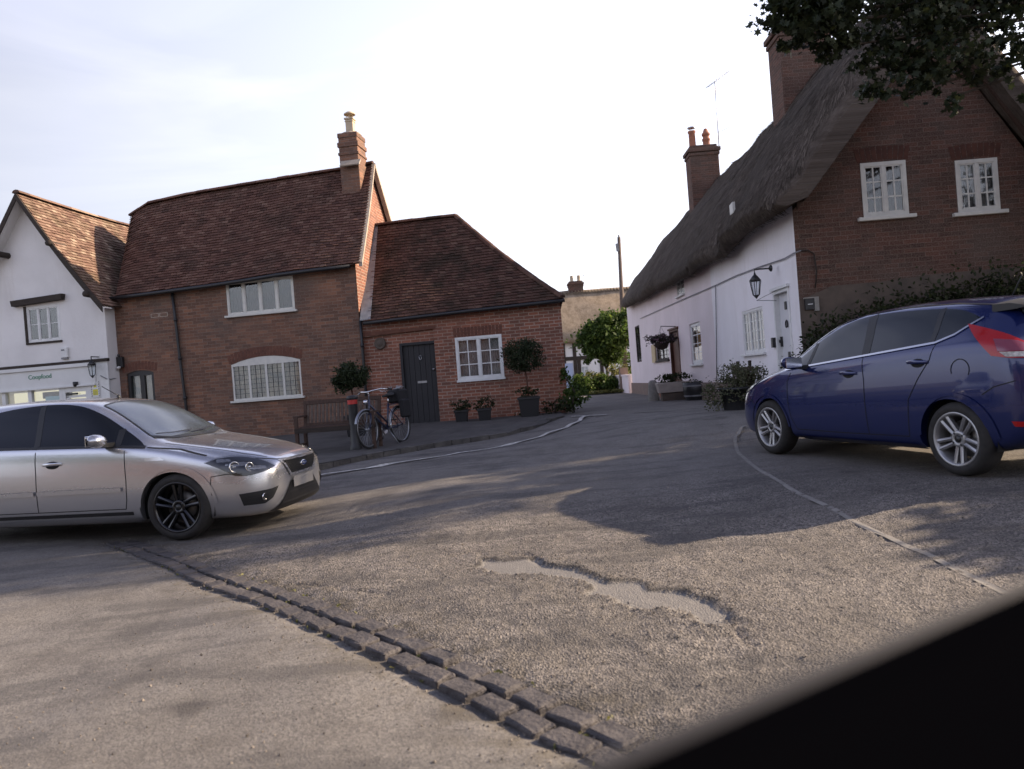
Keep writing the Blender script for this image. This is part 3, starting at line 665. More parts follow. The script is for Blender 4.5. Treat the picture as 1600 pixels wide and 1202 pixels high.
def tiles(name, fP, fr, nrows, material, parent, tw=.165, th=.014, cover=0.0):
    """individual clay tiles laid in courses. fP(t, 0|1) gives the left/right end of a course at height t in 0..1"""
    mbv = []; mbf = []; rn = []
    for i in range(nrows):
        t0, t1 = i / nrows, min(1.0, (i + 1.25) / nrows); a0, b0, a1, b1 = fP(t0, 0), fP(t0, 1), fP(t1, 0), fP(t1, 1)
        Ls = (b0 - a0).length; n = max(1, int(round(Ls / tw)))
        if Ls < .08: continue
        sh = .5 * (i % 2); rowd = random.uniform(-.02, .02)
        for k in range(-1, n + 1):
            q0, q1 = max(0, (k + sh) / n), min(1, (k + 1 + sh) / n)
            if q1 - q0 < .15 / n: continue
            g = .02 / n; q0 += g; q1 -= g
            P0, P1, P2, P3 = a0.lerp(b0, q0), a0.lerp(b0, q1), a1.lerp(b1, q1), a1.lerp(b1, q0)
            up = (P1 - P0).cross(P3 - P0)
            if up.length < 1e-7: continue
            up.normalize()
            if up.z < 0: up = -up
            sl = (P3 - P0).normalized(); dr = random.gauss(0, .006); lf = random.uniform(.0, .008) + th
            P0 = P0 - sl * dr; P1 = P1 - sl * (dr + random.gauss(0, .002)); U1, U2 = up * (lf + random.gauss(0, .003)), up * (lf + random.gauss(0, .003))
            b = len(mbv)
            mbv += [P0 + U1 + up * .012, P1 + U2 + up * .012, P2 + up * .006, P3 + up * .006, P0 + U1 - up * .006, P1 + U2 - up * .006]
            mbf += [(b, b + 1, b + 2, b + 3), (b + 4, b + 5, b + 1, b), (b + 4, b, b + 3), (b + 5, b + 2, b + 1)]
            r0 = min(1, max(0, random.gauss(.5, .24))); rn += [r0] * 4
    base = BASE[parent]; me = bpy.data.meshes.new(name); me.from_pydata([v_ - base for v_ in mbv], [], mbf); me.materials.append(material); set_rnd(me, rn)
    o = bpy.data.objects.new(name, me); COL.objects.link(o); o.parent = parent; BASE[o] = base; return o
def cyl_wall_pipe(parent, pts, r=.035, name='drainpipe', m='black_paint'):
    mb = MB(); mb.tube(pts, r, 8)
    for p in pts[1:-1]: mb.tube([p - Vector((0, 0, .04)), p + Vector((0, 0, .04))], r * 1.35, 8)
    return mb.build(name, M[m], parent)
# ================================================================== BRICK HOUSE
def base_pt(W, s): p = W.P(s, 0); return Vector((p.x, p.y, gz(p.x, p.y)))
b0 = base_pt(H, H.px(370, 600)[0])
house = thing('brick_house', 'tall old brick house with sagging brown tiles, between white shop and low annexe', 'house', b0)
sL = H.px(180, 560)[0]; sR = H.px(566, 560)[0]
eav = [(H.px(x, y)) for x, y in ((150, 466), (182, 461), (350, 439), (450, 422), (562, 410))]
outer = [(sL - .25, -.3), (sR, -.3), (sR, interp(eav, sR) + .02), (H.px(450, 422)[0], H.px(450, 422)[1]), (H.px(350, 438)[0], H.px(350, 438)[1]), (sL - .25, interp(eav, sL))]
wu = H.rect((354, 465), (459, 455), (407, 436), (407, 489)); wl_ = H.rect((363, 595), (471, 590), (417, 566), (417, 623))
dr = H.rect((199, 600), (241, 597), (220, 583), (220, 700)); dr = (dr[0], dr[1], gz(*b0[:2]) - .05, dr[3])
ac = (wl_[0] + wl_[1]) / 2; arch = [(wl_[0] + (wl_[1] - wl_[0]) * k / 8, wl_[3] + .15 * (1 - (k / 4 - 1) ** 2)) for k in range(9)]
darch = [(dr[0] + (dr[1] - dr[0]) * k / 6, dr[3] + .07 * (1 - (k / 3 - 1) ** 2)) for k in range(7)]
hol = [rp(wu), [(wl_[0], wl_[2]), (wl_[1], wl_[2])] + arch[::-1], [(dr[0], dr[2]), (dr[1], dr[2])] + darch[::-1]]
wall_poly('front_wall', H, outer, hol, M['brick_old'], house, .12)
window(house, H, wu, 4, 1, 1, back='dark_curtain', frame='cream_paint', label='upper four-light casement tight under the eaves', mw=.05)
w_ = window(house, H, wl_, 4, 3, 7, back='warm_curtain', frame='cream_paint', arch=arch, barmat='black_paint', bar=.009, label='arched leaded window of four lights', mw=.055)
soldier(house, H, wl_[0] - .05, wl_[1] + .05, wl_[3] + .01, .155)
soldier(house, H, dr[0] - .1, dr[1] + .1, dr[3] + .01, .08, .2)
mb = MB(); mb.wbox(H, dr[0], dr[0] + .08, dr[2], dr[3], -.1, -.03); mb.wbox(H, dr[1] - .08, dr[1], dr[2], dr[3], -.1, -.03); mb.prism(H, [(dr[0], dr[3] - .06), (dr[1], dr[3] - .06)] + darch[::-1], -.1, -.031)
dm = (dr[0] + dr[1]) / 2 + .05; mb.wbox(H, dm - .09, dm + .03, dr[2], dr[3] - .06, -.1, -.04); mb.wbox(H, dr[0] + .08, dr[1] - .08, dr[2], dr[2] + 1.0, -.1, -.05)
d_ = mb.build('door', M['black_paint'], house); mb = MB(); mb.wbox(H, dr[0] + .08, dr[1] - .08, dr[2] + 1.0, dr[3] - .06, -.085, -.08); mb.build('pane', M['glass'], d_)
mb = MB(); mb.wbox(H, dr[0], dr[1], dr[2], dr[3] + .05, -.16, -.14); mb.build('curtain', M['warm_curtain'], d_)
# pair of outlined bricks high on the wall
mb = MB(); a, z = H.px(236, 497); e = .035
for k in range(2): 
    x = a + k * .235; 
    for q in ((x, x + .22, z, z + .016), (x, x + .22, z + .085, z + .10), (x, x + .016, z + .016, z + .085), (x + .204, x + .22, z + .016, z + .085)): mb.wbox(H, *q, -.01, .006)
mb.build('air_brick', M['lime_edge'], house)
# roof
B_ = 2.3
ridge_px = [(205, 339), (208, 333), (225, 322), (300, 305), (390, 290), (480, 275), (541, 266), (583, 257)]
rid = [H.px(x, y, -B_) for x, y in ridge_px]; eo = [H.px(x, y, .17) for x, y in ((181, 463), (350, 441), (450, 424), (563, 411))]
def hr(s_, t):   # surface of the front slope, s_ in 0..1 along, t up
    se = eo[0][0] + (eo[-1][0] - eo[0][0]) * s_; sr = rid[0][0] + (rid[-1][0] - rid[0][0]) * s_
    a = H.P(se, interp(eo, se), .17); b = H.P(sr, interp(rid, sr), -B_)
    p = a.lerp(b, t); p.z += -.07 * math.sin(math.pi * t) + .035 * math.sin(s_ * 9 + 1) * math.sin(math.pi * t)
    return p
NS = 10
for j in range(NS):
    tiles('roof', lambda t, e, j=j: hr((j + e) / NS, t), None, 38, M['tiles_house'], house) if False else None
def tiles_sheet(name, f, nrows, length, material, parent, tw=.165):
    """tiles on a curved sheet f(s 0..1, t 0..1)"""
    V = []; F = []; rn = []
    for i in range(nrows):
        t0, t1 = i / nrows, min(1.0, (i + 1.25) / nrows); n = int(length(t0) / tw)
        if n < 1: continue
        sh = .5 * (i % 2)
        for k in range(-1, n + 1):
            q0, q1 = max(0, (k + sh) / n), min(1, (k + 1 + sh) / n)
            if q1 - q0 < .2 / n: continue
            g = .025 / n; P0, P1, P2, P3 = f(q0 + g, t0), f(q1 - g, t0), f(q1 - g, t1), f(q0 + g, t1)
            up = (P1 - P0).cross(P3 - P0)
            if up.length < 1e-8: continue
            up.normalize(); up = -up if up.z < 0 else up; sl = (P3 - P0).normalized(); dr_ = random.gauss(0, .007)
            lf1 = .016 + random.gauss(.004, .004); lf2 = .016 + random.gauss(.004, .004); b = len(V)
            V += [P0 - sl * dr_ + up * (lf1 + .012), P1 - sl * dr_ + up * (lf2 + .012), P2 + up * .004, P3 + up * .004, P0 - sl * dr_ + up * (lf1 - .006), P1 - sl * dr_ + up * (lf2 - .006)]
            F += [(b, b + 1, b + 2, b + 3), (b + 4, b + 5, b + 1, b), (b + 4, b, b + 3), (b + 5, b + 2, b + 1)]; rn += [min(1, max(0, random.gauss(.5, .25)))] * 4
    # boarding below the tiles
    nb = len(V)
    for i in range(13):
        for k in range(13): V.append(f(k / 12, i / 12) - Vector((0, 0, .012)))
    F += [(nb + i * 13 + k, nb + i * 13 + k + 1, nb + (i + 1) * 13 + k + 1, nb + (i + 1) * 13 + k) for i in range(12) for k in range(12)]; rn += [.1] * 144
    base = BASE[parent]; me = bpy.data.meshes.new(name); me.from_pydata([v_ - base for v_ in V], [], F); me.materials.append(material); set_rnd(me, rn)
    o = bpy.data.objects.new(name, me); COL.objects.link(o); o.parent = parent; BASE[o] = base; return o
def ridge_tiles(name, pts, r, material, parent, ln=.3):
    mbx = MB(); rn = []; pl = resample3(pts, ln)
    for i in range(len(pl) - 1):
        a, b = pl[i], pl[i + 1]; t_ = (b - a).normalized(); sd_ = t_.cross(Vector((0, 0, 1))).normalized(); up = sd_.cross(t_); rr = r * random.uniform(.95, 1.08); vs_ = []
        for p in (a - t_ * .01, b + t_ * .004):
            for k in range(7):
                th = math.pi * (k / 6) ; vs_.append(p + sd_ * math.cos(th) * rr + up * (math.sin(th) * rr * .75 - .02))
        n0 = len(mbx.f); mbx.add(vs_, [(k, k + 1, 8 + k, 7 + k) for k in range(6)] + [tuple(range(7)), tuple(range(7, 14))[::-1]]); rn += [random.random()] * (len(mbx.f) - n0)
    base = BASE[parent]; me = bpy.data.meshes.new(name); me.from_pydata([v_ - base for v_ in mbx.v], [], mbx.f); me.materials.append(material); set_rnd(me, rn)
    o = bpy.data.objects.new(name, me); COL.objects.link(o); o.parent = parent; BASE[o] = base; return o
def resample3(pts, step):
    out = [Vector(pts[0])]; 
    for a, b in zip(pts, pts[1:]):
        n = max(1, int(round((b - a).length / step)))
        for k in range(1, n + 1): out.append(a.lerp(b, k / n))
    return out
hlen = (hr(1, 0) - hr(0, 0)).length
tiles_sheet('roof', hr, 36, lambda t: hlen, M['tiles_house'], house)
def hback(s_, t):
    a = hr(s_, 1); e = hr(s_, 0); d = a - e; q = a + Vector((0, 0, 0)); off = H.n * (-(B_ + .17)); return Vector((a.x, a.y, a.z)) + off * t + Vector((0, 0, -d.z * t))
tiles_sheet('rear_roof', hback, 30, lambda t: hlen, M['tiles_house'], house)
ridge_tiles('ridge_tiles', [hr(k / 12, 1) + Vector((0, 0, .03)) for k in range(13)], .11, M['tiles_house'], house)
# right gable wall (sunlit) and verge
A1 = H.P(sR, -.3); gd = hback(.985, 1) - hr(.985, 0); 
e0 = hr(.985, 0); ap = hr(.985, 1); e1 = hback(.985, 1)
mb = MB(); fl = Vector((e0.x, e0.y + .17, 0)); f0 = H.P(sR, 0); 
pts = [Vector((f0.x, f0.y, -.3)), Vector((e1.x, e1.y - .15, -.3)), Vector((e1.x, e1.y - .15, e1.z + .05)), Vector((ap.x, ap.y, ap.z - .06)), Vector((f0.x + .01, f0.y, e0.z + .08))]
mb.add(pts, [(0, 1, 2, 3, 4)]); mb.build('gable_wall', M['brick_red'], house)
lw0 = H.P(sL - .25, -.3); mb = MB(); q = Vector((-.6, 4.4, 0)); mb.add([lw0, lw0 + q, lw0 + q + Vector((0, 0, 4.6)), lw0 + Vector((0, 0, 4.6))], [(0, 1, 2, 3)]); 
mb.add([lw0 + q, pts[1], pts[2], lw0 + q + Vector((0, 0, 4.6))], [(0, 1, 2, 3)]); mb.build('rear_wall', M['brick_old'], house)
mb = MB(); vg = [hr(1, t) + Vector((.015, 0, .0)) for t in np.linspace(0, 1, 9)]
for a, b in zip(vg, vg[1:]): mb.hexa([a + Vector((-.05, 0, -.08)), a + Vector((.03, 0, -.08)), b + Vector((.03, 0, -.08)), b + Vector((-.05, 0, -.08)), a + Vector((-.05, 0, .03)), a + Vector((.03, 0, .03)), b + Vector((.03, 0, .03)), b + Vector((-.05, 0, .03))])
vg = [hback(1, t) for t in np.linspace(0, 1, 5)]
for a, b in zip(vg, vg[1:]): mb.hexa([a + Vector((-.05, 0, -.1)), a + Vector((.06, 0, -.1)), b + Vector((.06, 0, -.1)), b + Vector((-.05, 0, -.1)), a + Vector((-.05, 0, .03)), a + Vector((.06, 0, .03)), b + Vector((.06, 0, .03)), b + Vector((-.05, 0, .03))])
mb.build('verge', M['lime_edge'], house)
# gutter, downpipes
mb = MB(); mb.tube([H.P(a, z - .05, .2) for a, z in [(x, interp(eo, x)) for x in np.linspace(sL, sR - .05, 8)]], .045, 8); mb.build('gutter', M['black_paint'], house)
cyl_wall_pipe(house, [H.W(268, 452, .06), H.W(274, 500, .06), H.W(281, 560, .06), H.W(289, 622, .06), H.P(H.px(297, 690, .06)[0], gz(*b0[:2]) - .1, .06)])
# chimney
cp = H.P(H.px(560, 266, -B_)[0], 0, -B_ + .35); chz = H.px(560, 266, -B_)[1]
mb = MB(); ctop = at(560, 212, cp.y).z; rz_ = math.atan2(-.16, 1)
mb.box((cp.x, cp.y, (chz - 1.2 + ctop - .12) / 2), (.50, .62, ctop - .12 - chz + 1.2), rz_); mb.box((cp.x, cp.y, ctop - .30), (.56, .68, .12), rz_); mb.box((cp.x, cp.y, ctop - .06), (.53, .65, .12), rz_)
mb.box((cp.x, cp.y, chz + .26), (.55, .67, .07), rz_)
ch = mb.build('chimney', M['brick_old'], house, bevel=.01)
mb = MB(); mb.lathe([(.27, 0), (.25, .05), (.14, .09)], (cp.x, cp.y, ctop)); mb.box((cp.x, cp.y - .42, chz - .02), (.52, .22, .03), rz_, (.8, 0)); mb.build('flaunching', M['lime_edge'], ch)
mb = MB(); mb.box((cp.x, cp.y, ctop + .25), (.20, .2, .4), rz_); mb.box((cp.x, cp.y, ctop + .43), (.25, .25, .05), rz_); mb.box((cp.x, cp.y, ctop + .36), (.23, .23, .03), rz_); mb.build('chimney_pot', M['stone_pot'], ch, bevel=.01)
mb = MB()
for a in range(4): mb.tube([(cp.x + .07 * math.cos(a * 1.57), cp.y + .07 * math.sin(a * 1.57), ctop + .45), (cp.x + .09 * math.cos(a * 1.57), cp.y + .09 * math.sin(a * 1.57), ctop + .56)], .008, 5)
mb.lathe([(.15, ctop + .55), (.15, ctop + .575), (.08, ctop + .62), (0, ctop + .64)], (cp.x, cp.y, 0), n=16); mb.build('cowl', M['stone_pot'], ch)
# wall lamp beside the shop corner
lp = H.W(186, 566, .1); t_ = thing('wall_lamp', 'black bulkhead lamp at the left edge of the brick house beside the shop corner', 'lamp', lp)
mb = MB(); mb.box(lp + H.n * -.05, (.16, .1, .26), rz_); mb.tube([lp + Vector((0, 0, .13)), lp + Vector((0, 0, .2))], .03); mb.build('housing', M['black_paint'], t_, bevel=.01)
mb = MB(); mb.lathe([(0, -.05), (.04, -.04), (.05, 0), (.0, .02)], lp + H.n * .03 + Vector((0, 0, -.12)), n=12); mb.build('lens', M['white_paint'], t_)

# ================================================================== ANNEXE
b1 = base_pt(H, H.px(720, 600)[0]); annex = thing('brick_annexe', 'low red brick annexe with a mossy hipped tile roof, black door and white window', 'house', b1)
aL, aR = sR + .01, H.px(882, 560)[0]; ae = [H.px(x, y) for x, y in ((566, 503), (720, 486), (882, 470))]
zf = gz(*b1[:2]) - .3; W2 = H
aw = H.rect((713, 560), (786, 557), (748, 525), (748, 592)); ad_ = H.rect((631, 600), (682, 598), (656, 538), (662, 664)); ad_ = (ad_[0], ad_[1], pz(b1.x - 1, wall_y(b1.x - 1) - .3) - .03, ad_[3])
rec = (aL + .05, H.px(683, 590)[0], ad_[2] - .2, H.px(625, 522)[1])       # shallow recess round the door
outer = [(aL, zf), (rec[1], zf), (aR, zf), (aR, interp(ae, aR)), (H.px(720, 486)[0], H.px(720, 486)[1]), (aL, interp(ae, aL))]
wall_poly('front_wall', H, outer, [rp(aw), [(rec[0], rec[2]), (rec[1], rec[2]), (rec[1], rec[3] + .05), (rec[0], rec[3])]], M['brick_red'], annex, .1)
wall_poly('recessed_wall', H, rp((rec[0] - .02, rec[1] + .3, rec[2] - .01, rec[3] + .08)), [rp((ad_[0] - .06, ad_[1] + .0, ad_[2] - .05, ad_[3] + .06))], M['brick_red'], annex, .1, -.07)
# old render sagging above the recess
mb = MB(); mb.prism(H, [(rec[0] - .02, rec[3] + .10), (rec[1] + .05, rec[3] + .12), (rec[1] + .05, rec[3] + .055), (rec[0] - .02, rec[3] + .01)], -.02, .012); mb.build('lintel_render', M['soldier'], annex)
window(annex, H, aw, 2, 2, 3, fw=.055, mw=.05, bar=.022, back='net', sill=None, off=-.03, label='white casement window')
mb = MB(); mb.wbox(H, aw[0] - .02, aw[1] + .02, aw[2] - .05, aw[2], -.03, .04); mb.build('sill', M['white_paint'], annex)
soldier(annex, H, aw[0] - .03, aw[1] + .03, aw[3] + .012, 0, .21, .02)
mb = MB(); n_ = 6; ww = (ad_[1] - ad_[0]) / n_
for k in range(n_): mb.wbox(H, ad_[0] + k * ww + .004, ad_[0] + (k + 1) * ww - .004, ad_[2], ad_[3], -.15, -.125)
mb.wbox(H, ad_[0], ad_[1], ad_[2], ad_[3], -.17, -.15)
d_ = mb.build('door', M['door_black'], annex); mb = MB()
mb.wbox(H, ad_[0] - .06, ad_[0], ad_[2] - .05, ad_[3] + .06, -.16, -.065); mb.wbox(H, ad_[0], ad_[1], ad_[3], ad_[3] + .06, -.16, -.066); mb.build('door_frame', M['door_black'], d_)
mb = MB(); kx, kz = H.px(678, 577, -.12); mb.lathe([(0, .04), (.028, .03), (.03, .015), (.012, 0)], H.P(kx, kz, -.12), H.n.to_track_quat('Z', 'Y').to_matrix(), 12); mb.build('door_knob', M['metal'], d_)
mb = MB(); kx, kz = H.px(660, 597, -.12); mb.wbox(H, kx - .11, kx + .11, kz - .025, kz + .025, -.125, -.115); mb.build('letter_plate', M['metal'], d_)
mb = MB(); kx, kz = H.px(657, 558, -.12); mb.lathe([(0, .03), (.02, .02), (.025, 0)], H.P(kx, kz + .03, -.125), H.n.to_track_quat('Z', 'Y').to_matrix(), 10); mb.tube([H.P(kx - .03, kz + .02, -.1), H.P(kx - .02, kz - .05, -.1), H.P(kx, kz - .07, -.1), H.P(kx + .02, kz - .05, -.1), H.P(kx + .03, kz + .02, -.1)], .008, 6); mb.build('door_knocker', M['metal'], d_)
mb = MB(); mb.wbox(H, ad_[0] - .08, ad_[1] + .03, ad_[2] - .08, ad_[2] - .005, -.16, .12); mb.build('doorstep', M['stone'], annex)
# roof of the annexe
BA = 2.3; ero = [H.px(x, y, .17) for x, y in ((568, 503), (720, 485), (880, 467))]; rro = [H.px(x, y, -BA) for x, y in ((581, 355), (640, 347), (712, 339))]
def ar(s_, t):
    se = ero[0][0] + (ero[-1][0] - ero[0][0]) * s_; sr = rro[0][0] + (rro[-1][0] - rro[0][0]) * s_
    p = H.P(se, interp(ero, se), .17).lerp(H.P(sr, interp(rro, sr), -BA), t); p.z -= (.10 * math.sin(math.pi * t) * (0.5 + 0.6 * s_)); p.z += .02 * math.sin(s_ * 8) * math.sin(math.pi * t); return p
tiles_sheet('roof', ar, 34, lambda t: (ar(1, t) - ar(0, t)).length, M['tiles_annex'], annex)
ce = ar(1, 0); cr_ = ar(1, 1); cb = ce + Vector((.18, 4.85, 0))
def ahip(s_, t): 
    a = ce.lerp(cb, s_); p = a.lerp(cr_, t); p.z -= .1 * math.sin(math.pi * t); return p
tiles_sheet('hip_roof', ahip, 30, lambda t: max(.2, (ahip(1, t) - ahip(0, t)).length), M['tiles_annex'], annex)
def aback(s_, t):
    a = ar(s_, 1); e = ar(s_, 0) - H.n * (2 * BA + .34) - H.u * (.62 * s_); return e.lerp(a, t)
tiles_sheet('rear_roof', aback, 20, lambda t: (ar(1, t) - ar(0, t)).length, M['tiles_annex'], annex)
ridge_tiles('ridge_tiles', [ar(k / 6, 1) + Vector((0, 0, .03)) for k in range(7)], .1, M['tiles_annex'], annex)
ridge_tiles('hip_tiles', [ar(1, t) + Vector((.01, 0, .03)) for t in np.linspace(1, .01, 12)], .085, M['tiles_annex'], annex, .22)
# side and rear walls
r0 = H.P(aR, zf); r1 = r0 + Vector((.15, 4.5, 0)); l1 = H.P(aL, zf) - H.n * 2 * BA; hz2 = interp(ae, aR) - zf
mb = MB(); up = Vector((0, 0, hz2)); mb.add([r0, r1, r1 + up, r0 + up], [(0, 1, 2, 3)]); mb.build('side_wall', M['brick_red'], annex); mb = MB(); mb.add([r1, l1, l1 + up, r1 + up], [(0, 1, 2, 3)]); mb.build('rear_wall', M['brick_red'], annex)
mb = MB(); mb.tube([H.P(x, interp(ero, x) - .04, .2) for x in np.linspace(ero[0][0], aR + .12, 7)], .04, 8); mb.build('gutter', M['black_paint'], annex)
cyl_wall_pipe(annex, [H.W(563, 500, .07), H.W(566, 540, .07), H.W(570, 590, .07), H.P(H.px(574, 650, .07)[0], gz(*b1[:2]), .07)])
# stepped lead against the gable
mb = MB(); 
for k in range(10):
    p0, p1 = ar(0, k / 10) + Vector((.0, 0, .03)), ar(0, (k + 1) / 10) + Vector((.0, 0, .03)); w = H.u * .17
    mb.hexa([p0 - w * .5, p0 + w, p1 + w, p1 - w * .5, p0 - w * .5 + Vector((0, 0, .03)), p0 + w + Vector((0, 0, .02)), p1 + w + Vector((0, 0, .02)), p1 - w * .5 + Vector((0, 0, .03))])
mb.build('lead_flashing', M['lead'], annex)
vp = H.W(594, 537, -.06); o_ = thing('wall_boss', 'round dark iron boss on the annexe wall left of the black door', 'wall ornament', vp)
mb = MB(); mb.lathe([(.0, .05), (.05, .05), (.07, .03), (.1, .03), (.13, .05), (.14, .02), (.14, 0)], vp, H.n.to_track_quat('Z', 'Y').to_matrix(), 24); mb.build('disc', M['old_render'], o_)

# ================================================================== SHOP
b2 = base_pt(SH, SH.px(90, 600)[0]); shop = thing('white_shop', 'white rendered shop with a steep gable, orange tiled roof and pale fascia sign', 'shop', b2)
cR = SH.px(166, 520)[0]; apx = SH.px(43, 312); eR = SH.px(152, 462); half = cR - apx[0]; cL = apx[0] - half
ez = SH.px(160, 470)[1]; zf = gz(*b2[:2]) - .3
sw = SH.rect((43, 508), (94, 502), (67, 478), (69, 534)); fz1 = SH.px(90, 574)[1]; fz0 = SH.px(90, 607)[1]
wall_poly('front_wall', SH, [(cL, fz0), (cR, fz0), (cR, ez), (apx[0], apx[1]), (cL, ez)], [rp(sw)], M['white_wall'], shop, .1)
ss = Vector((SH.u.x, SH.u.y, 0)); sd0 = SH.P(cR, zf); sd1 = sd0 - SH.n * 4.5; mb = MB(); up = Vector((0, 0, ez - zf)); mb.add([sd0, sd1, sd1 + up, sd0 + up], [(0, 1, 2, 3)]); mb.build('side_wall', M['white_wall'], shop); mb = MB()
mb.add([SH.P(cL, zf), SH.P(cL, zf) - SH.n * 4.5, SH.P(cL, zf) - SH.n * 4.5 + up, SH.P(cL, zf) + up], [(0, 1, 2, 3)]); mb.build('side_wall', M['white_wall'], shop)
window(shop, SH, sw, 3, 1, 2, back='dark_curtain', sill=None, off=-.04, label='upper white casement of three lights', fw=.05, mw=.03)
mb = MB(); x0, z0 = SH.px(24, 474); x1, z1 = SH.px(101, 463); mb.prism(SH, [(x0, z0 - .10), (x1, z0 - .04), (x1 + .02, z0 + .10), (x0 - .03, z0 + .04)], .0, .14); mb.build('lintel_beam', M['dark_wood'], shop)
mb = MB(); mb.wbox(SH, sw[0] - .06, sw[0], sw[2] - .05, sw[3] + .02, 0, .03); mb.wbox(SH, sw[0], sw[1] + .02, sw[2] - .05, sw[2], 0, .031); mb.build('window_surround', M['dark_wood'], shop)
# roof: ridge runs back from the front
ov = .35; rz1 = at(39, 301, (SH.P(apx[0], 0, ov)).y).z; sl = (rz1 - ez) / half
def sr_(s_, t):   # right slope, s from front to back, t from eave up
    p = SH.P(cR + .22, ez - .16, ov).lerp(SH.P(apx[0], rz1, ov), t) - SH.n * (s_ * 5.6); p.z -= .08 * math.sin(math.pi * t) + .05 * math.sin(math.pi * s_) * t; return p
def sl_(s_, t):
    p = SH.P(cL - .22, ez - .16, ov).lerp(SH.P(apx[0], rz1, ov), t) - SH.n * (s_ * 5.6); p.z -= .08 * math.sin(math.pi * t) + .05 * math.sin(math.pi * s_) * t; return p
tiles_sheet('roof', sr_, 34, lambda t: 5.6, M['tiles_shop'], shop); tiles_sheet('left_roof', sl_, 30, lambda t: 5.6, M['tiles_shop'], shop)
ridge_tiles('ridge_tiles', [sr_(k / 8, 1) + Vector((0, 0, .03)) for k in range(9)], .1, M['tiles_shop'], shop)
for f in (sr_, sl_):
    mb = MB(); vg = [f(0, t) for t in np.linspace(0, 1, 8)]
    for a, b in zip(vg, vg[1:]): 
        n_ = SH.n * .03; d = Vector((0, 0, .17)); mb.hexa([a - d, b - d, b - d + n_, a - d + n_, a - Vector((0, 0, -.01)), b + Vector((0, 0, .01)), b + Vector((0, 0, .01)) + n_, a + Vector((0, 0, .01)) + n_])
    mb.build('bargeboard', M['dark_wood'], shop)
    mb = MB()
    for a, b in zip(vg, vg[1:]): mb.add([a - Vector((0, 0, .06)), b - Vector((0, 0, .06)), b - Vector((0, 0, .06)) - SH.n * ov, a - Vector((0, 0, .06)) - SH.n * ov], [(0, 1, 2, 3)])
    mb.build('soffit', M['white_wall'], shop)
for x, y in ((13, 400), (95, 384), (152, 462)):
    mb = MB(); p = SH.W(x, y, 0); q_ = p + SH.n * (ov + .08); mb.tube([p - SH.n * .1, q_], .075, 8); mb.build('purlin_end', M['dark_wood'], shop)
# string band, fascia and shopfront
mb = MB(); bz = SH.px(90, 569)[1]; mb.wbox(SH, cL, cR + .03, bz - .035, bz + .035, 0, .10); mb.build('string_band', M['dark_wood'], shop)
mb = MB(); fx = SH.px(153, 600)[0]; mb.wbox(SH, cL, fx, fz0, bz - .036, -.01, .08); mb.wbox(SH, cL, fx, bz - .12, bz - .037, .08, .13); mb.wbox(SH, cL, fx, fz0, fz0 + .035, .08, .12); mb.build('fascia', M['fascia'], shop)
mb = MB(); mb.wbox(SH, fx + .002, cR, zf, bz - .036, -.01, .05); mb.wbox(SH, fx - .3, fx, zf, fz0 - .001, -.01, .06)
for x in (8, 49, 98, 102): s_ = SH.px(x, 620)[0]; mb.wbox(SH, s_ - .05, s_ + .05, zf, fz0 - .001, -.04, .05)
mb.wbox(SH, cL, fx - .3, zf, zf + .95, -.05, .04); s_ = SH.px(102, 620)[0]; mb.wbox(SH, s_ + .05, fx - .3, fz0 - .12, fz0 - .001, -.04, .045)
mb.build('shopfront_frame', M['white_paint'], shop)
mb = MB(); mb.wbox(SH, cL, fx - .3, zf + .95, fz0 - .002, -.02, -.014); mb.build('shop_window', M['glass'], shop)
M['shop_inside'] = mat('lit_shop_interior', (0.6, 0.56, 0.42), 0.8, emit=(1.0, 0.9, 0.62), es=0.35)
mb = MB(); mb.wbox(SH, cL, fx - .3, zf + .9, fz0, -1.2, -1.15); so = mb.build('lit_interior', M['shop_inside'], shop)
mb = MB(); a0 = SH.px(52, 615)[0]; mb.wbox(SH, a0, a0 + .35, fz0 - .22, fz0 - .06, -.9, -.3); mb.wbox(SH, a0, a0 + .3, fz0 - .65, fz0 - .4, -.8, -.3); mb.build('shelf_goods', M['lead'], so)
mb = MB(); a0 = SH.px(68, 615)[0]; mb.wbox(SH, a0, a0 + .5, fz0 - .7, fz0 - .18, -.06, -.05); mb.build('window_poster', mat('pale_blue_poster', (.35, .55, .55), .5), so)
mb = MB(); a0 = SH.px(28, 640)[0]; 
mb.prism(SH, [(a0 - .3 * math.cos(k * math.pi / 12) , fz0 - .75 + .38 * math.sin(k * math.pi / 12)) for k in range(13)], -.12, -.1); mb.build('arched_display', mat('display_board', (.33, .31, .2), .7), so)
mb = MB(); a0 = SH.px(104, 620)[0]; mb.wbox(SH, a0 + .02, fx - .33, fz0 - .26, fz0 - .2, -.01, .03); mb.wbox(SH, a0 + .02, a0 + .1, zf + .3, fz0 - .2, -.01, .03); mb.build('door_frame', M['white_paint'], shop)
mb = MB(); mb.wbox(SH, a0 + .04, a0 + .32, fz0 - .19, fz0 - .145, 0, .06); mb.build('door_closer', M['black_paint'], shop)
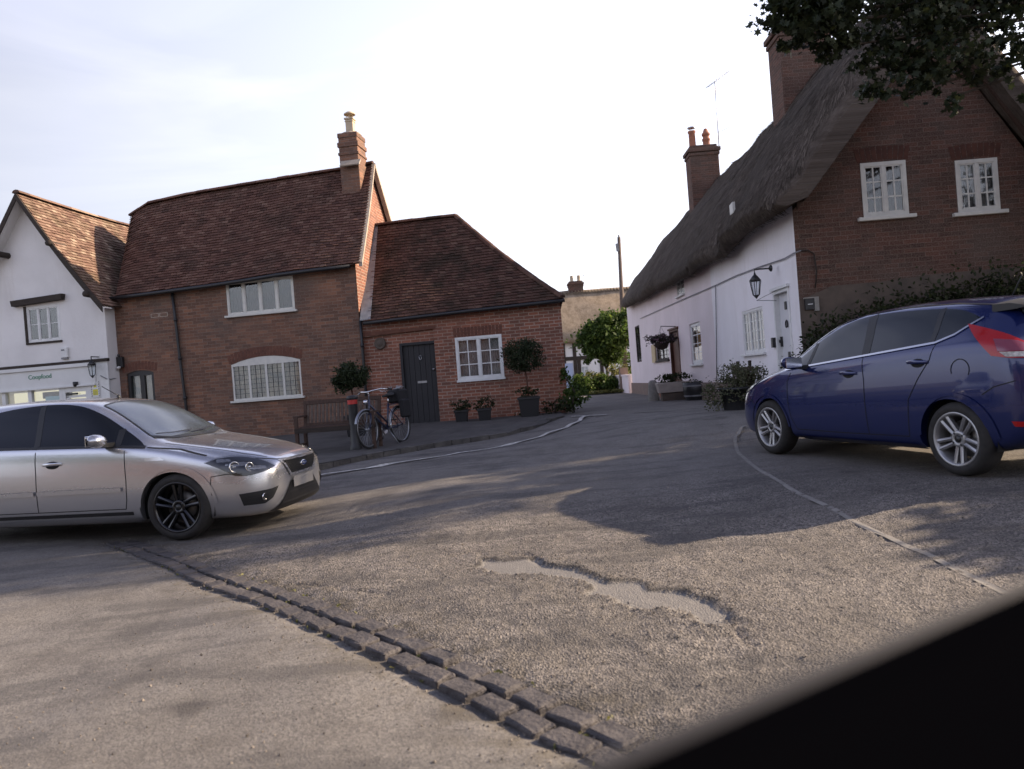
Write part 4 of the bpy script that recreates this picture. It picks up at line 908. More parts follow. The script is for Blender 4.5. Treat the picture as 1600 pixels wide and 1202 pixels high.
# writing
def text(body, W, s_, z, size, material, parent, off, name='sign_text', rot=0.0, align='CENTER'):
    cu = bpy.data.curves.new(name, 'FONT'); cu.body = body; cu.size = size; cu.extrude = .004; cu.align_x = align; cu.align_y = 'CENTER'
    tmp = bpy.data.objects.new(name, cu); COL.objects.link(tmp); bpy.context.view_layer.update()
    me = bpy.data.meshes.new_from_object(tmp); bpy.data.objects.remove(tmp); me.materials.clear(); me.materials.append(material)
    Mx = Matrix((( W.u.x, 0, W.n.x), (W.u.y, 0, W.n.y), (0, 1, 0))).to_4x4(); 
    if W.u.cross(Vector((0, 0, 1))).dot(W.n) < 0: Mx = Matrix(((-W.u.x, 0, W.n.x), (-W.u.y, 0, W.n.y), (0, 1, 0))).to_4x4()
    me.transform(Matrix.Translation(W.P(s_, z, off) - (BASE[parent] if parent is not None and BASE.get(parent) is not None else Vector((0, 0, 0)))) @ Mx)
    o = bpy.data.objects.new(name, me); COL.objects.link(o); o.parent = parent; return o
ts, tz = SH.px(62, 589, .09); text('Coopfood', SH, ts, tz, .155, mat('green_letters', (0.05, 0.22, 0.13), .5), shop, .085)
# lantern, alarm, camera, notice
def lantern(p, out, name, label, sc=1.0, bracket=True, group=None):
    t_ = thing(name, label, 'lamp', p); n = out
    mb = MB(); M4 = Matrix.Identity(3)
    mb.lathe([(.075 * sc, .12 * sc), (.095 * sc, .13 * sc), (.05 * sc, .19 * sc), (.02 * sc, .22 * sc), (.012 * sc, .25 * sc), (0, .27 * sc)], p, n=6)
    mb.lathe([(.045 * sc, -.1 * sc), (.055 * sc, -.09 * sc), (.02 * sc, -.13 * sc), (0, -.15 * sc)], p, n=6)
    for k in range(6):
        a = k * math.pi / 3; mb.tube([p + Vector((.05 * sc * math.cos(a), .05 * sc * math.sin(a), -.09 * sc)), p + Vector((.085 * sc * math.cos(a), .085 * sc * math.sin(a), .125 * sc))], .006 * sc, 5)
    mb.build('lantern_frame', M['black_paint'], t_)
    mb = MB(); mb.lathe([(.046 * sc, -.09 * sc), (.079 * sc, .12 * sc)], p, n=6); mb.build('lantern_glass', M['glass'], t_)
    mb = MB(); w = p - n * .26 * sc + Vector((0, 0, .3 * sc))
    mb.tube([p + Vector((0, 0, .24 * sc)), p + Vector((0, 0, .3 * sc)), w], .012 * sc, 6); mb.lathe([(.05 * sc, 0), (.05 * sc, .02), (.03 * sc, .04)], w, n.to_track_quat('Z', 'Y').to_matrix(), 12); mb.build('bracket', M['black_paint'], t_); return t_
lantern(SH.W(144, 580, .26), SH.n, 'wall_lantern', 'small black lantern on the right end of the shop fascia', 1.15)
ap_ = SH.W(103, 551, .0); t_ = thing('alarm_box', 'white alarm box on the shop wall just above the dark band', 'alarm box', ap_)
mb = MB(); mb.wbox(SH, SH.px(98, 551)[0], SH.px(108, 551)[0], SH.px(103, 559)[1], SH.px(103, 543)[1], 0, .07); mb.build('casing', M['white_paint'], t_, bevel=.008)
mb = MB(); a0, z0 = SH.px(103, 560); mb.wbox(SH, a0 - .08, a0 + .08, z0 - .02, z0 + .015, 0, .065); mb.wbox(SH, a0 - .06, a0 + .03, z0 + .18, z0 + .22, .065, .074); mb.build('strobe', M['lead'], t_)
cp_ = SH.W(118, 600, .1); t_ = thing('dome_camera', 'black dome camera under the shop fascia above the door', 'camera', cp_)
mb = MB(); mb.lathe([(0, -.08), (.045, -.06), (.06, -.01), (.06, .05), (0, .05)], cp_, n=16); mb.build('dome', M['black_paint'], t_)
np_ = SH.W(149, 607, .07); t_ = thing('notice', 'black and yellow notice on the white pilaster right of the shop door', 'notice', np_)
s0, s1, z0, z1 = SH.rect((142, 607), (156, 606), (149, 596), (149, 621), .06)
mb = MB(); mb.wbox(SH, s0, s1, z0, z1, .061, .066); mb.build('sheet', M['white_paint'], t_)
mb = MB(); 
for k in range(7):
    zz = z0 + (z1 - z0) * (k + .2) / 7
    for xx in (s0 + .012, s1 - .035): mb.prism(SH, [(xx, zz), (xx + .022, zz + .02), (xx + .022, zz + .045), (xx, zz + .025)], .066, .068)
mb.build('hazard_border', M['black_paint'], t_)
mb = MB(); w = s1 - s0; mb.wbox(SH, s0 + w * .22, s1 - w * .22, z0 + .05, z0 + (z1 - z0) * .5, .066, .069); yl = mat('notice_yellow', (.6, .55, .05), .5)
mb.prism(SH, [(s0 + w * .32, z0 + (z1 - z0) * .62), (s1 - w * .32, z0 + (z1 - z0) * .62), ((s0 + s1) / 2, z0 + (z1 - z0) * .9)], .066, .069); mb.build('yellow_panel', yl, t_)
mb = MB(); 
for k in range(3): mb.wbox(SH, s0 + w * .28, s1 - w * .3, z0 + .07 + k * .03, z0 + .078 + k * .03, .069, .0705)
mb.build('small_print', M['lead'], t_)
mb = MB(); mb.tube([SH.W(157, 587, .06), SH.W(166, 592, .07), SH.P(cR + .02, SH.px(170, 593)[1], .0), H.W(184, 591, .05)], .012, 5); mb.tube([SH.W(165, 592, .07), H.W(184, 603, .05)], .008, 5); mb.build('cable', M['lead'], shop)
# ================================================================== THATCHED COTTAGE
KE = K.px(985, 560)[0]; GW = 4.27            # far end of the long side, width of the gable
cb_ = K.P(2.0, 0); cott = thing('thatched_cottage', 'long thatched cottage with pale washed side wall and red brick gable', 'cottage', (cb_.x, cb_.y, gz(cb_.x, cb_.y)))
zf = 0.2
eave_px = [(1243, 325), (1200, 350), (1150, 378), (1120, 402), (1090, 420), (1050, 442), (1010, 464), (975, 482), (966, 478)]
EV = []
for x, y in eave_px:
    s_, z_ = K.px(x, y, .38); EV.append((s_, z_))
EV.sort()
def ze(s_): return float(np.interp(s_, [e[0] for e in EV], [e[1] for e in EV]))
# side wall openings
cd = K.rect((1238, 520), (1213, 520), (1226, 450), (1226, 600)); cd = (cd[0], cd[1], gz(4.3, 13.2) + .08, cd[3])
wA = K.rect((1194, 520), (1161, 520), (1178, 482), (1178, 552)); wB = K.rect((1096, 540), (1079, 540), (1087, 504), (1087, 569)); wC = K.rect((1069, 450), (1057, 450), (1063, 436), (1063, 462))
d2 = K.rect((1063, 560), (1049, 560), (1056, 514), (1056, 590)); d2 = (d2[0], d2[1], gz(4.9, 22) + .02, d2[3]); wD = K.rect((1045, 550), (1026, 550), (1036, 540), (1036, 563)); wE = K.rect((1001, 540), (994, 540), (998, 508), (998, 566))
for r_ in (cd, wA, wB, wC, d2, wD, wE): assert r_[0] < r_[1] and r_[2] < r_[3], r_
split = K.px(1118, 540)[0]; pl_z = lambda s_: gz(4.6, 12.6 + s_) + .45
top = lambda a, b: [(s_, ze(s_) + .25) for s_ in np.linspace(b, a, 8)]
wall_poly('white_side_wall', K, [(0, zf), (split, zf)] + top(0, split), [rp(cd), rp(wA)], M['cottage_white'], cott, .12)
wall_poly('pink_side_wall', K, [(split, zf), (KE, zf)] + top(split, KE), [rp(wB), rp(wC), rp(d2), rp(wD), rp(wE)], M['cottage_pink'], cott, .12)
mb = MB(); ss_ = [split - 1.2, d2[0] - .08]; mb.prism(K, [(ss_[0], zf), (ss_[1], zf), (ss_[1], pl_z(ss_[1])), (ss_[0], pl_z(ss_[0]))], 0, .05); mb.prism(K, [(d2[1] + .08, zf), (KE, zf), (KE, pl_z(KE)), (d2[1] + .08, pl_z(d2[1]))], 0, .05)
mb.build('plinth', M['plinth'], cott)
window(cott, K, wA, 3, 2, 4, back='net', sill=(.05, .05), off=-.06, fw=.05, mw=.025, bar=.02, label='white window of many small panes beside the white door')
window(cott, K, wB, 1, 2, 4, back='gold_reflection', sill=(.06, .05), off=-.08, fw=.08, bar=.022, label='tall narrow sash window reflecting gold light')
window(cott, K, wC, 2, 2, 3, back='dark_curtain', sill=(.04, .04), off=-.05, fw=.035, mw=.03, label='small window tucked under the thatch')
window(cott, K, wD, 2, 2, 3, back='dark_curtain', sill=(.06, .05), off=-.06, frame='dark_wood', label='dark-framed window behind the hanging basket')
window(cott, K, wE, 1, 2, 4, back='dark_curtain', sill=None, off=-.05, frame='dark_wood', label='dark window at the far end')
mb = MB(); a = wD[1]; mb.wbox(K, a + .03, a + .75, wD[2] - .05, wD[3] + .1, .02, .06); mb.build('shutter', simple_noise('pale_shutter', (.62, .5, .3), (.5, .4, .25), 5), cott)
def plain_door(W, r_, mt, fr, parent, parts=True):
    mb = MB(); mb.wbox(W, r_[0] + .06, r_[1] - .06, r_[2], r_[3] - .06, -.11, -.07)
    n_ = 4
    d_ = mb.build('door', mt, parent, bevel=.004); mb = MB(); mb.wbox(W, r_[0], r_[0] + .06, r_[2], r_[3], -.12, .02); mb.wbox(W, r_[1] - .06, r_[1], r_[2], r_[3], -.12, .02); mb.wbox(W, r_[0] + .06, r_[1] - .06, r_[3] - .06, r_[3], -.12, .02); mb.wbox(W, r_[0] - .04, r_[1] + .04, r_[3], r_[3] + .05, -.02, .06)
    mb.build('door_frame', fr, d_); return d_
gd_ = mat('grey_white_door', (.62, .62, .64), .5); d_ = plain_door(K, cd, gd_, M['white_paint'], cott)
mb = MB(); cx = (cd[0] + cd[1]) / 2; zt = cd[3]; mb.wbox(K, cx - .04, cx + .04, zt - .36, zt - .22, -.07, -.05); mb.build('door_number_plate', M['black_paint'], d_)
mb = MB(); mb.tube([K.P(cx + .05 * math.cos(a), zt - .62 + .07 * math.sin(a), -.055) for a in np.linspace(-.9, 4.0, 12)], .012, 6); mb.build('horseshoe', M['black_paint'], d_)
mb = MB(); mb.wbox(K, cx - .05, cx + .05, zt - 1.36, zt - 1.1, -.07, -.058); mb.build('letter_plate', M['black_paint'], d_)
mb = MB(); mb.wbox(K, cd[1] - .12, cd[1] - .09, zt - 1.0, zt - .82, -.07, -.03); mb.lathe([(0, .06), (.03, .05), (.03, .03), (.012, 0)], K.P(cd[1] - .105, zt - .9, -.06), K.n.to_track_quat('Z', 'Y').to_matrix(), 10); mb.build('door_handle', M['black_paint'], d_)
mb = MB(); mb.wbox(K, cd[1] + .06, cd[1] + .15, zt - 1.0, zt - .82, 0, .06); mb.build('key_safe', M['black_paint'], cott)
plain_door(K, d2, M['brown_wood'], M['brown_wood'], cott)
# gable with its two casements
gz0 = .2; ei = G.px(1246, 330)[1]; apz = G.px(1453, 41)[1]; HW = G.px(1453, 41)[0]; gW = [G.rect((1346, 295), (1417, 293), (1381, 253), (1383, 338)), G.rect((1494, 290), (1560, 288), (1524, 249), (1528, 331))]
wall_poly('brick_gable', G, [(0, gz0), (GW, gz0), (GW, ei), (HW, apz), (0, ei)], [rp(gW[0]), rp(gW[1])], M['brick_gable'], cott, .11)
for k, (r_, lb) in enumerate(zip(gW, ('left gable casement with white glazing bars', 'right gable casement with white glazing bars'))):
    window(cott, G, r_, 2, 2, 3, back='dark_curtain' if k == 0 else 'net', sill=(.10, .06), off=-.03, fw=.06, mw=.05, bar=.024, label=lb, frame='cream_paint')
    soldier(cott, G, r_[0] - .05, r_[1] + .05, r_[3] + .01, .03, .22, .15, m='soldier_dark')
mb = MB(); x0, z0 = G.px(1258, 455); pts = [(0, gz0), (GW, gz0), (GW, G.px(1600, 415)[1]), (G.px(1450, 428)[0], G.px(1450, 430)[1]), (G.px(1380, 440)[0], G.px(1380, 440)[1]), (G.px(1300, 447)[0], G.px(1300, 447)[1]), (0, G.px(1250, 470)[1])]
mb.prism(G, pts, 0, .03); mb.build('rendered_base', M['old_render'], cott)
bk = K.P(0, 0) + G.u * GW; mb = MB(); bq = [Vector((bk.x, bk.y, zf)), Vector((bk.x + .43, bk.y + KE, zf)), Vector((bk.x + .43, bk.y + KE, 3.6)), Vector((bk.x, bk.y, 3.6))]; mb.add(bq, [(0, 1, 2, 3)])
q0 = K.P(KE, zf); mb.add([q0, bq[1], bq[2], Vector((q0.x, q0.y, 3.4))], [(0, 1, 2, 3)]); mb.build('rear_wall', M['cottage_white'], cott)
# white corner board and the sloping verge of the gable
mb = MB()
for sg in (0, 1):
    a, b = ((.0, ei - .02), (HW, apz - .0)) if sg == 0 else ((GW, ei - .02), (HW, apz - .0))
    A_, B2 = G.P(a[0], a[1], 0), G.P(b[0], b[1], 0); d = Vector((0, 0, .16)); f = G.n
    mb.hexa([A_ + f * .18, B2 + f * .18, B2 + f * .23, A_ + f * .23, A_ + f * .18 + d, B2 + f * .18 + d, B2 + f * .23 + d, A_ + f * .23 + d])
mb.build('bargeboard', M['bench_wood'], cott)
# thatch: closed loft along the length of the cottage
zr0 = at(1453, -66, 12.5).z
def thatch_profile(s_):
    """outer loop left eave -> ridge -> right eave in (x across from the left wall, z)"""
    zl = ze(max(0, min(KE, s_))); rgt = min(s_ - (-.42), 0) ; zr = zr0 + .07 * math.sin(s_ * .5) - .03 * s_ * .2
    lip = .34; ox = .36; rz = zl if True else 0; zR = ei + .05
    out = [(.10, zl + .28), (-ox + .10, zl + .0), (-ox - .02, zl + .03), (-ox - .09, zl + .16), (-ox - .02, zl + lip)]
    n = 12; x0, z0 = -ox - .02, zl + lip; x1, z1 = HW - .22, zr - .22
    for i in range(1, n + 1):
        f = i / n; out.append((x0 + (x1 - x0) * f, z0 + (z1 - z0) * f + .16 * math.sin(math.pi * f) ** 1.0))
    out += [(HW - .12, zr - .05), (HW, zr), (HW + .12, zr - .05)]
    x0, z0 = GW + ox * .6 + .02, zR + lip; x1 = HW + .22
    for i in range(n, -1, -1):
        f = i / n; out.append((x0 + (x1 - x0) * f, z0 + (z1 - z0) * f + .16 * math.sin(math.pi * f)))
    out += [(GW + ox * .6 + .09, zR + .16), (GW + ox * .6 - .1, zR), (GW - .1, zR + .28)]
    return out
ss_ = [-.46, -.45, -.42, -.37, -.30, -.2, -.08, .08, .26, .45, .7, .95] + list(np.arange(1.2, 2.6, .28)) + list(np.arange(2.6, 6.4, .08)) + list(np.arange(6.2, KE - 2.6, .35)) + list(np.arange(KE - 2.6, KE + .75, .15))
G_ = []; hipw = 2.9
notchc = K.px(1124, 400, .38)[0]
for s_ in ss_:
    pr = thatch_profile(s_); zl = ze(max(0, min(KE, s_))); zr = zr0; row = []
    hip = max(0.0, (s_ - (KE + .7 - hipw)) / hipw)
    for k, (x, z) in enumerate(pr):
        zz = z
        if hip > 0:
            lim = zl + .42 + (zr - zl - .42) * (1 - hip) ** .85
            zz = min(z, lim - .06 * abs(x - HW) * 0); 
        f = 0 if k < 4 else min(1, (k - 4) / 13)
        # thick near layer, hollow where the two thatches meet, then a swell over the small window
        o = 0
        if x < HW:
            w = (1 - f) ** .8 if k >= 2 else .6
            near_ = 1 / (1 + math.exp((s_ - notchc + .5) / .07))
            o += .20 * near_ * w
            o += -.42 * math.exp(-((s_ - notchc) / .36) ** 2) * (1 if .02 < f < .62 else .2) * w
            o += .10 * math.exp(-((s_ - notchc - 2.0) / 1.1) ** 2) * w
            wc_ = (wC[0] + wC[1]) / 2; o += .12 * math.exp(-((s_ - wc_ - 2.5) / 1.6) ** 2) * w
        lump = .09 * noise.noise(Vector((x * .9, s_ * .55, z * .8))) + .04 * noise.noise(Vector((x * 2.2, s_ * 1.5, z * 2.2))) + .015 * noise.noise(Vector((x * 7, s_ * 6, z * 6)))
        if k in (0, len(pr) - 1): lump = 0; o = 0
        nx, nz_ = (-.76, .65) if x < HW else (.76, .65)
        end = 0
        X_ = x + (o + lump - end) * nx; Zz = zz + (o + lump - end) * nz_
        if hip > 0: X_ = HW + (X_ - HW) * (1 - .10 * hip)
        if s_ < .6:    # the verge is rolled over towards the gable
            tt_ = (s_ + .46) / 1.06; bl_ = .30 + .70 * math.sqrt(max(0, 1 - (1 - tt_) ** 2))
            ix = min(max(X_, .02), GW - .02); iz = apz + .06 - (apz - ei - .15) * (HW - ix) / HW if ix < HW else apz + .06 - (apz - ei - .15) * (ix - HW) / (GW - HW)
            if X_ < -.02 or X_ > GW: ix = X_ * .55 if X_ < 0 else GW + (X_ - GW) * .55; iz = ei - .05 + .1
            X_ = ix + (X_ - ix) * bl_; Zz = iz + (Zz - iz) * bl_
        p = K.o + K.u * s_ + G.u * X_; row.append(Vector((p.x, p.y, Zz)))
    G_.append(row)
mb = MB(); mb.smooth = True; mb.grid(G_); nr_ = len(G_[0])
# inner lining at the front so the thickness reads, and the end faces
ib = []
for s_ in (-.45, .0):
    row = [K.o + K.u * s_ + G.u * x + Vector((0, 0, z)) for x, z in ((.10, ze(0) + .28), (HW * .5, (ei + apz) / 2 + .04), (HW, apz + .08), ((HW + GW) / 2, (ei + apz) / 2 + .04), (GW - .1, ei + .33))]
    ib.append([Vector(p) for p in row])
mb.smooth = False; mb.grid(ib)
fr = G_[0]; inn = ib[0]; nI = len(inn); vsx = fr + inn; fs = []
for i in range(len(fr) - 1):
    j0 = min(nI - 2, int(i / (len(fr) - 1) * (nI - 1))); 
    k0 = round(i / (len(fr) - 1) * (nI - 1)); k1 = round((i + 1) / (len(fr) - 1) * (nI - 1))
    if k0 == k1: fs.append((i, i + 1, len(fr) + k0))
    else: fs.append((i, i + 1, len(fr) + k1, len(fr) + k0))
mb.add(vsx, fs); mb.add(G_[-1], [tuple(range(nr_))])
th = mb.build('thatched_roof', M['thatch'], cott)
# UV along the slope: u along the length, v up the slope
me = th.data; uv = me.uv_layers.active.data
co = [th.matrix_world @ v.co + BASE[cott] for v in me.vertices] 
for l in me.loops:
    c = co[l.vertex_index]; uv[l.index].uv = (c.y + .3 * c.x * 0, c.z * 1.4)
# straw lying down the slope gives the surface its nap
def straw(n):
    pl = me.polygons; ar_ = np.array([p.area for p in pl]); ok = np.array([p.normal.x < .25 and 12.2 < p.center.y + BASE[cott].y < 30 for p in pl]); w_ = ar_ * ok; cen = np.array([p.center for p in pl]); w_ = w_ / np.maximum(cen[:, 1] + BASE[cott].y, 8) ** 1.2; w_ /= w_.sum()
    idx = rng.choice(len(pl), n, p=w_); V = []; F = []; rn = []
    for i_ in idx:
        p = pl[int(i_)]; vv = [me.vertices[k].co for k in p.vertices]
        if len(vv) != 4: continue
        a, b_ = rng.random(2); c = vv[0] * (1 - a) * (1 - b_) + vv[1] * a * (1 - b_) + vv[2] * a * b_ + vv[3] * (1 - a) * b_; nn_ = p.normal if p.normal.z > -.2 else -p.normal
        dn = Vector((0, 0, -1)); dn = (dn - nn_ * dn.dot(nn_)); 
        if dn.length < .05: continue
        dn.normalize(); sd_ = dn.cross(nn_); dn = (dn + sd_ * random.gauss(0, .12)).normalized(); ln = random.uniform(.05, .17); w2 = random.uniform(.004, .011)
        st_ = c + nn_ * random.uniform(-.004, .010); en = st_ + dn * ln + nn_ * random.uniform(-.004, .012); k = len(V); V += [st_ - sd_ * w2, st_ + sd_ * w2, en + sd_ * w2 * .6, en - sd_ * w2 * .6]; F.append((k, k + 1, k + 2, k + 3)); rn.append(random.random())
    m2 = bpy.data.meshes.new('straw'); m2.from_pydata(V, [], F); set_rnd(m2, rn); o = bpy.data.objects.new('straw', m2); COL.objects.link(o); o.parent = cott
    m = mat('thatch_straw', rough=.95, spec=.1); t = NT(m); g_ = t.noise(t.tc.outputs['Object'], 1.3, 6, .7)
    c1 = t.mix(t.n('ShaderNodeAttribute', attribute_name='rnd').outputs['Fac'], (.050, .040, .033), (.185, .152, .126)); t.col(t.mix(t.rng(g_, .42, .62, 0, .6), c1, (.05, .042, .034))); m2.materials.append(m)
straw(60000)
# straw ends: loose reed along eave and verge
mb = MB(); rgt = random.Random(3)
for k in range(900):
    s_ = rgt.uniform(-.4, min(KE, 14)); zl = ze(max(0, s_)); x = -.42 - rgt.uniform(-.02, .1); p = K.o + K.u * s_ + G.u * x; z = zl + rgt.uniform(-.0, .12); p = Vector((p.x, p.y, z)); d = Vector((-rgt.uniform(.02, .07), rgt.gauss(0, .02), -rgt.uniform(.02, .08)))
    w = Vector((0, .004, 0)); mb.add([p - w, p + w, p + d], [(0, 1, 2)])
mb.build('loose_reed', M['thatch'], cott)
mb = MB(); p = K.W(1136, 326, .55); 
mb.prism(K, [(K.px(1139, 326, .5)[0], K.px(1136, 336, .5)[1]), (K.px(1134, 326, .5)[0], K.px(1136, 336, .5)[1]), (K.px(1134, 326, .5)[0], K.px(1136, 320, .5)[1]), (K.px(1139, 326, .5)[0], K.px(1136, 318, .5)[1])], .38, .43); mb.build('eave_board', M['cream_paint'], cott)
# chimneys of the cottage
def brick_stack(parent, c, w, d, z0, z1, rz, label=None, name='chimney'):
    mb = MB(); mb.box((c[0], c[1], (z0 + z1) / 2), (w, d, z1 - z0), rz); mb.box((c[0], c[1], z1 - .1), (w + .14, d + .14, .12), rz); mb.box((c[0], c[1], z1 - .24), (w + .07, d + .07, .1), rz); mb.box((c[0], c[1], z1 + .03), (w - .06, d - .06, .1), rz)
    o = mb.build(name, M['brick_gable'], parent, bevel=.01); 
    if label: o['label'] = label
    return o
c1 = at(1248, 120, 17.6); brick_stack(cott, (c1.x + .06, c1.y), 1.16, .8, 5.5, at(1248, 46, 17.6).z, -.02, 'broad brick stack half hidden by the overhanging leaves')
c2 = at(1098, 265, 26.5); zt = at(1098, 234, 26.5).z; s2 = brick_stack(cott, (c2.x, c2.y), .98, .7, 5.5, zt, -.02, 'far brick stack carrying two clay pots')
for dx, hh, st in ((-.30, .58, 0), (.18, .62, 1)):
    mb = MB(); pr = [(.13, 0), (.115, .1), (.11, hh - .08), (.135, hh - .05), (.135, hh), (.09, hh), (.09, hh - .2)] if not st else [(.14, 0), (.12, .1), (.115, .2), (.14, .22), (.14, .28), (.11, .3), (.11, .38), (.14, .4), (.14, .46), (.1, .5), (.06, hh), (0, hh + .03)]
    mb.lathe(pr, (c2.x + dx, c2.y - .05, zt + .06), n=16); mb.build('chimney_pot', M['clay'], s2)
mb = MB(); mb.lathe([(.14, .68), (.14, .71), (0, .74)], (c2.x - .30, c2.y - .05, zt + .06), n=12)
for a in range(3): mb.tube([(c2.x - .3 + .08 * math.cos(a * 2.1), c2.y - .05 + .08 * math.sin(a * 2.1), zt + .6), (c2.x - .3 + .1 * math.cos(a * 2.1), c2.y - .05 + .1 * math.sin(a * 2.1), zt + .76)], .008, 4)
mb.build('cowl', M['alu'], s2)
# television aerials
def aerial(name, label, base, top, boom, n, yaw_len, extra=None):
    t_ = thing(name, label, 'aerial', base); mb = MB(); mb.tube([base, top], .016, 6); mb.build('mast', M['alu'], t_)
    mb = MB(); a, b = boom; mb.tube([a, b], .012, 5); d = (b - a).normalized(); w = d.cross(Vector((0, 0, 1))).normalized()
    for k in range(n): p = a.lerp(b, (k + .3) / n); l = yaw_len * (1 - .4 * k / n); mb.tube([p - w * l, p + w * l], .005, 4)
    mb.build('boom', M['alu'], t_)
    if extra:
        mb = MB(); mb.tube(extra, .008, 4); mb.build('side_arm', M['alu'], t_)
    return t_
aerial('tv_aerial', 'tall television aerial rising behind the two chimney pots', at(1124, 236, 26.6), at(1117, 127, 26.6), (at(1103, 138, 26.4), at(1141, 110, 27.4)), 8, .2, [at(1122, 207, 26.6), at(1150, 194, 26.6)])
aerial('tv_aerial', 'small television aerial beside the broad chimney under the leaves', at(1294, 90, 17.6), at(1290, 48, 17.6), (at(1287, 70, 17.4), at(1300, 67, 17.9)), 3, .12)
# service cable along the wall, lamp, stays, plaque
cab = [K.W(1251, 392, .03), K.W(1240, 396, .03), K.W(1226, 404, .03), K.W(1190, 416, .03), K.W(1150, 431, .03), K.W(1120, 445, .03), K.W(1060, 471, .03), K.W(1000, 498, .03)]
mb = MB(); mb.tube([G.W(1251, 392, .03), G.W(1262, 391, .03), G.W(1272, 397, .03), G.W(1276, 425, .03), G.W(1274, 450, .03)], .012, 5); mb.build('gable_cable', M['dark_wood'], cott); mb = MB(); mb.tube(cab, .011, 5); mb.tube([K.W(1118, 446, .03), K.W(1119, 500, .03), K.W(1120, 600, .03)], .012, 5); mb.build('service_cable', M['lead'], cott)
lpp = K.W(1181, 452, .42); lantern(lpp, K.n, 'carriage_lamp', 'black carriage lamp on a bracket left of the white cottage door', 1.15)
mb = MB(); mb.tube([lpp - Vector((0, 0, .2)), K.W(1213, 454, .02)], .006, 4); mb.tube([lpp - Vector((0, 0, .2)), K.W(1213, 470, .02)], .007, 4); mb.build('stay_wire', M['lead'], cott)
pp = G.W(1268, 476, .05); t_ = thing('house_sign', 'dark house sign with a white end panel on the corner of the brick gable', 'sign', pp)
s0, s1, z0, z1 = G.rect((1256, 476), (1277, 474), (1266, 465), (1266, 487)); mb = MB(); mb.wbox(G, s0, s1 - .07, z0 + .03, z1 - .02, .02, .07); mb.build('board', M['black_paint'], t_); mb = MB(); mb.wbox(G, s1 - .07, s1, z0, z1, .02, .08); mb.wbox(G, s0 - .01, s1 - .07, z1 - .019, z1, .02, .08); mb.build('end_panel', M['stone'], t_)
mb = MB(); mb.wbox(G, s0 + .04, s1 - .1, (z0 + z1) / 2 - .006, (z0 + z1) / 2 + .008, .07, .073); mb.build('lettering', M['white_paint'], t_)

# ================================================================== FAR COTTAGE, BEYOND THE LANE
FY = 48.0; f0 = at(860, 560, FY); f1 = at(1030, 560, FY); FC = Wall((f0.x, FY), (1, .0), (0, -1)); gzf = gz(f0.x, FY)
far = thing('far_cottage', 'distant timber-framed cottage with a sunlit tan thatch at the end of the lane', 'cottage', (f0.x + 3, FY, gzf))
wid = f1.x - f0.x; ez_ = FC.px(905, 532)[1]; rz_f = FC.px(920, 452, -2.6)[1]
mb = MB(); mb.wbox(FC, 0, wid, gzf - .4, ez_ + .2, -5.0, 0); mb.build('wall', M['white_wall'], far)
mb = MB(); 
for x, y0, y1 in ((899, 528, 612), (905, 560, 612), (940, 528, 612), (882, 528, 612)): s_ = FC.px(x, 570)[0]; mb.wbox(FC, s_ - .11, s_ + .11, FC.px(x, y1)[1] - .5, FC.px(x, y0)[1], 0, .05)
s_, z_ = FC.px(900, 560); mb.wbox(FC, 0, wid, z_ - .12, z_ + .12, 0, .04); mb.build('timber_frame', M['dark_wood'], far)
r_ = FC.rect((882, 585), (896, 585), (888, 568), (888, 606)); mb = MB(); mb.wbox(FC, r_[0] + .05, r_[1], r_[2] - .3, r_[3], .02, .07); mb.build('door', mat('pale_blue_door', (.36, .42, .58), .5), far)
r_ = FC.rect((908, 585), (921, 585), (915, 572), (915, 592)); window(far, FC, r_, 2, 1, 2, sill=None, off=.0, bar=.03)
g = []
for i in range(25):
    s_ = -1.0 + (wid + 1.2) * i / 24; row = []
    for j, (o, zz) in enumerate([(-.05, ez_ + .05), (.42, ez_ - .2), (.55, ez_), (.50, ez_ + .3)] + [(.45 - 3.0 * k / 8, ez_ + .4 + (rz_f - ez_ - .5) * (k / 8) ** .9) for k in range(1, 9)] + [(-2.75, rz_f), (-3.0, rz_f - .1), (-5.6, ez_)]):
        dz = .12 * noise.noise(Vector((s_ * .5, j * .4, 3))) + (.15 * math.exp(-((s_ - 4.2) / 1.5) ** 2) if j < 9 else 0)
        p = FC.P(s_, zz + dz, o); row.append(p)
    g.append(row)
mb = MB(); mb.smooth = True; mb.grid(g); tf = mb.build('thatched_roof', M['thatch_new'], far)
co = [v.co + BASE[far] for v in tf.data.vertices]; uv = tf.data.uv_layers.active.data
for l in tf.data.loops: c = co[l.vertex_index]; uv[l.index].uv = (c.x, c.z * 1.4)
mb = MB(); rz0 = rz_f
pts = []
for k in range(60):
    s_ = (wid - .5) * k / 60; 
    p = FC.P(s_, rz0 - .08 - .22 * (k % 2), -2.45 + .18 * (k % 2)); pts.append(p)
mb.tube(pts, .06, 5); mb.build('ridge_ornament', M['thatch_new'], tf)
cc = at(899, 446, FY + 2.8); o = brick_stack(far, (cc.x, cc.y), .95, .7, rz_f - .6, at(899, 442, FY + 2.8).z, 0)
for dx in (-.22, .25): mb = MB(); mb.lathe([(.13, 0), (.11, .12), (.11, .38), (.13, .4), (.08, .42)], (cc.x + dx, cc.y, at(899, 442, FY + 2.8).z + .05), n=10); mb.build('chimney_pot', M['stone_pot'], o)
aerial('tv_aerial', 'tiny television aerial above the distant cottage chimney', at(911, 440, FY + 2.8), at(911, 431, FY + 2.8), (at(909, 432, FY + 2.8), at(918, 427, FY + 3.2)), 3, .15)
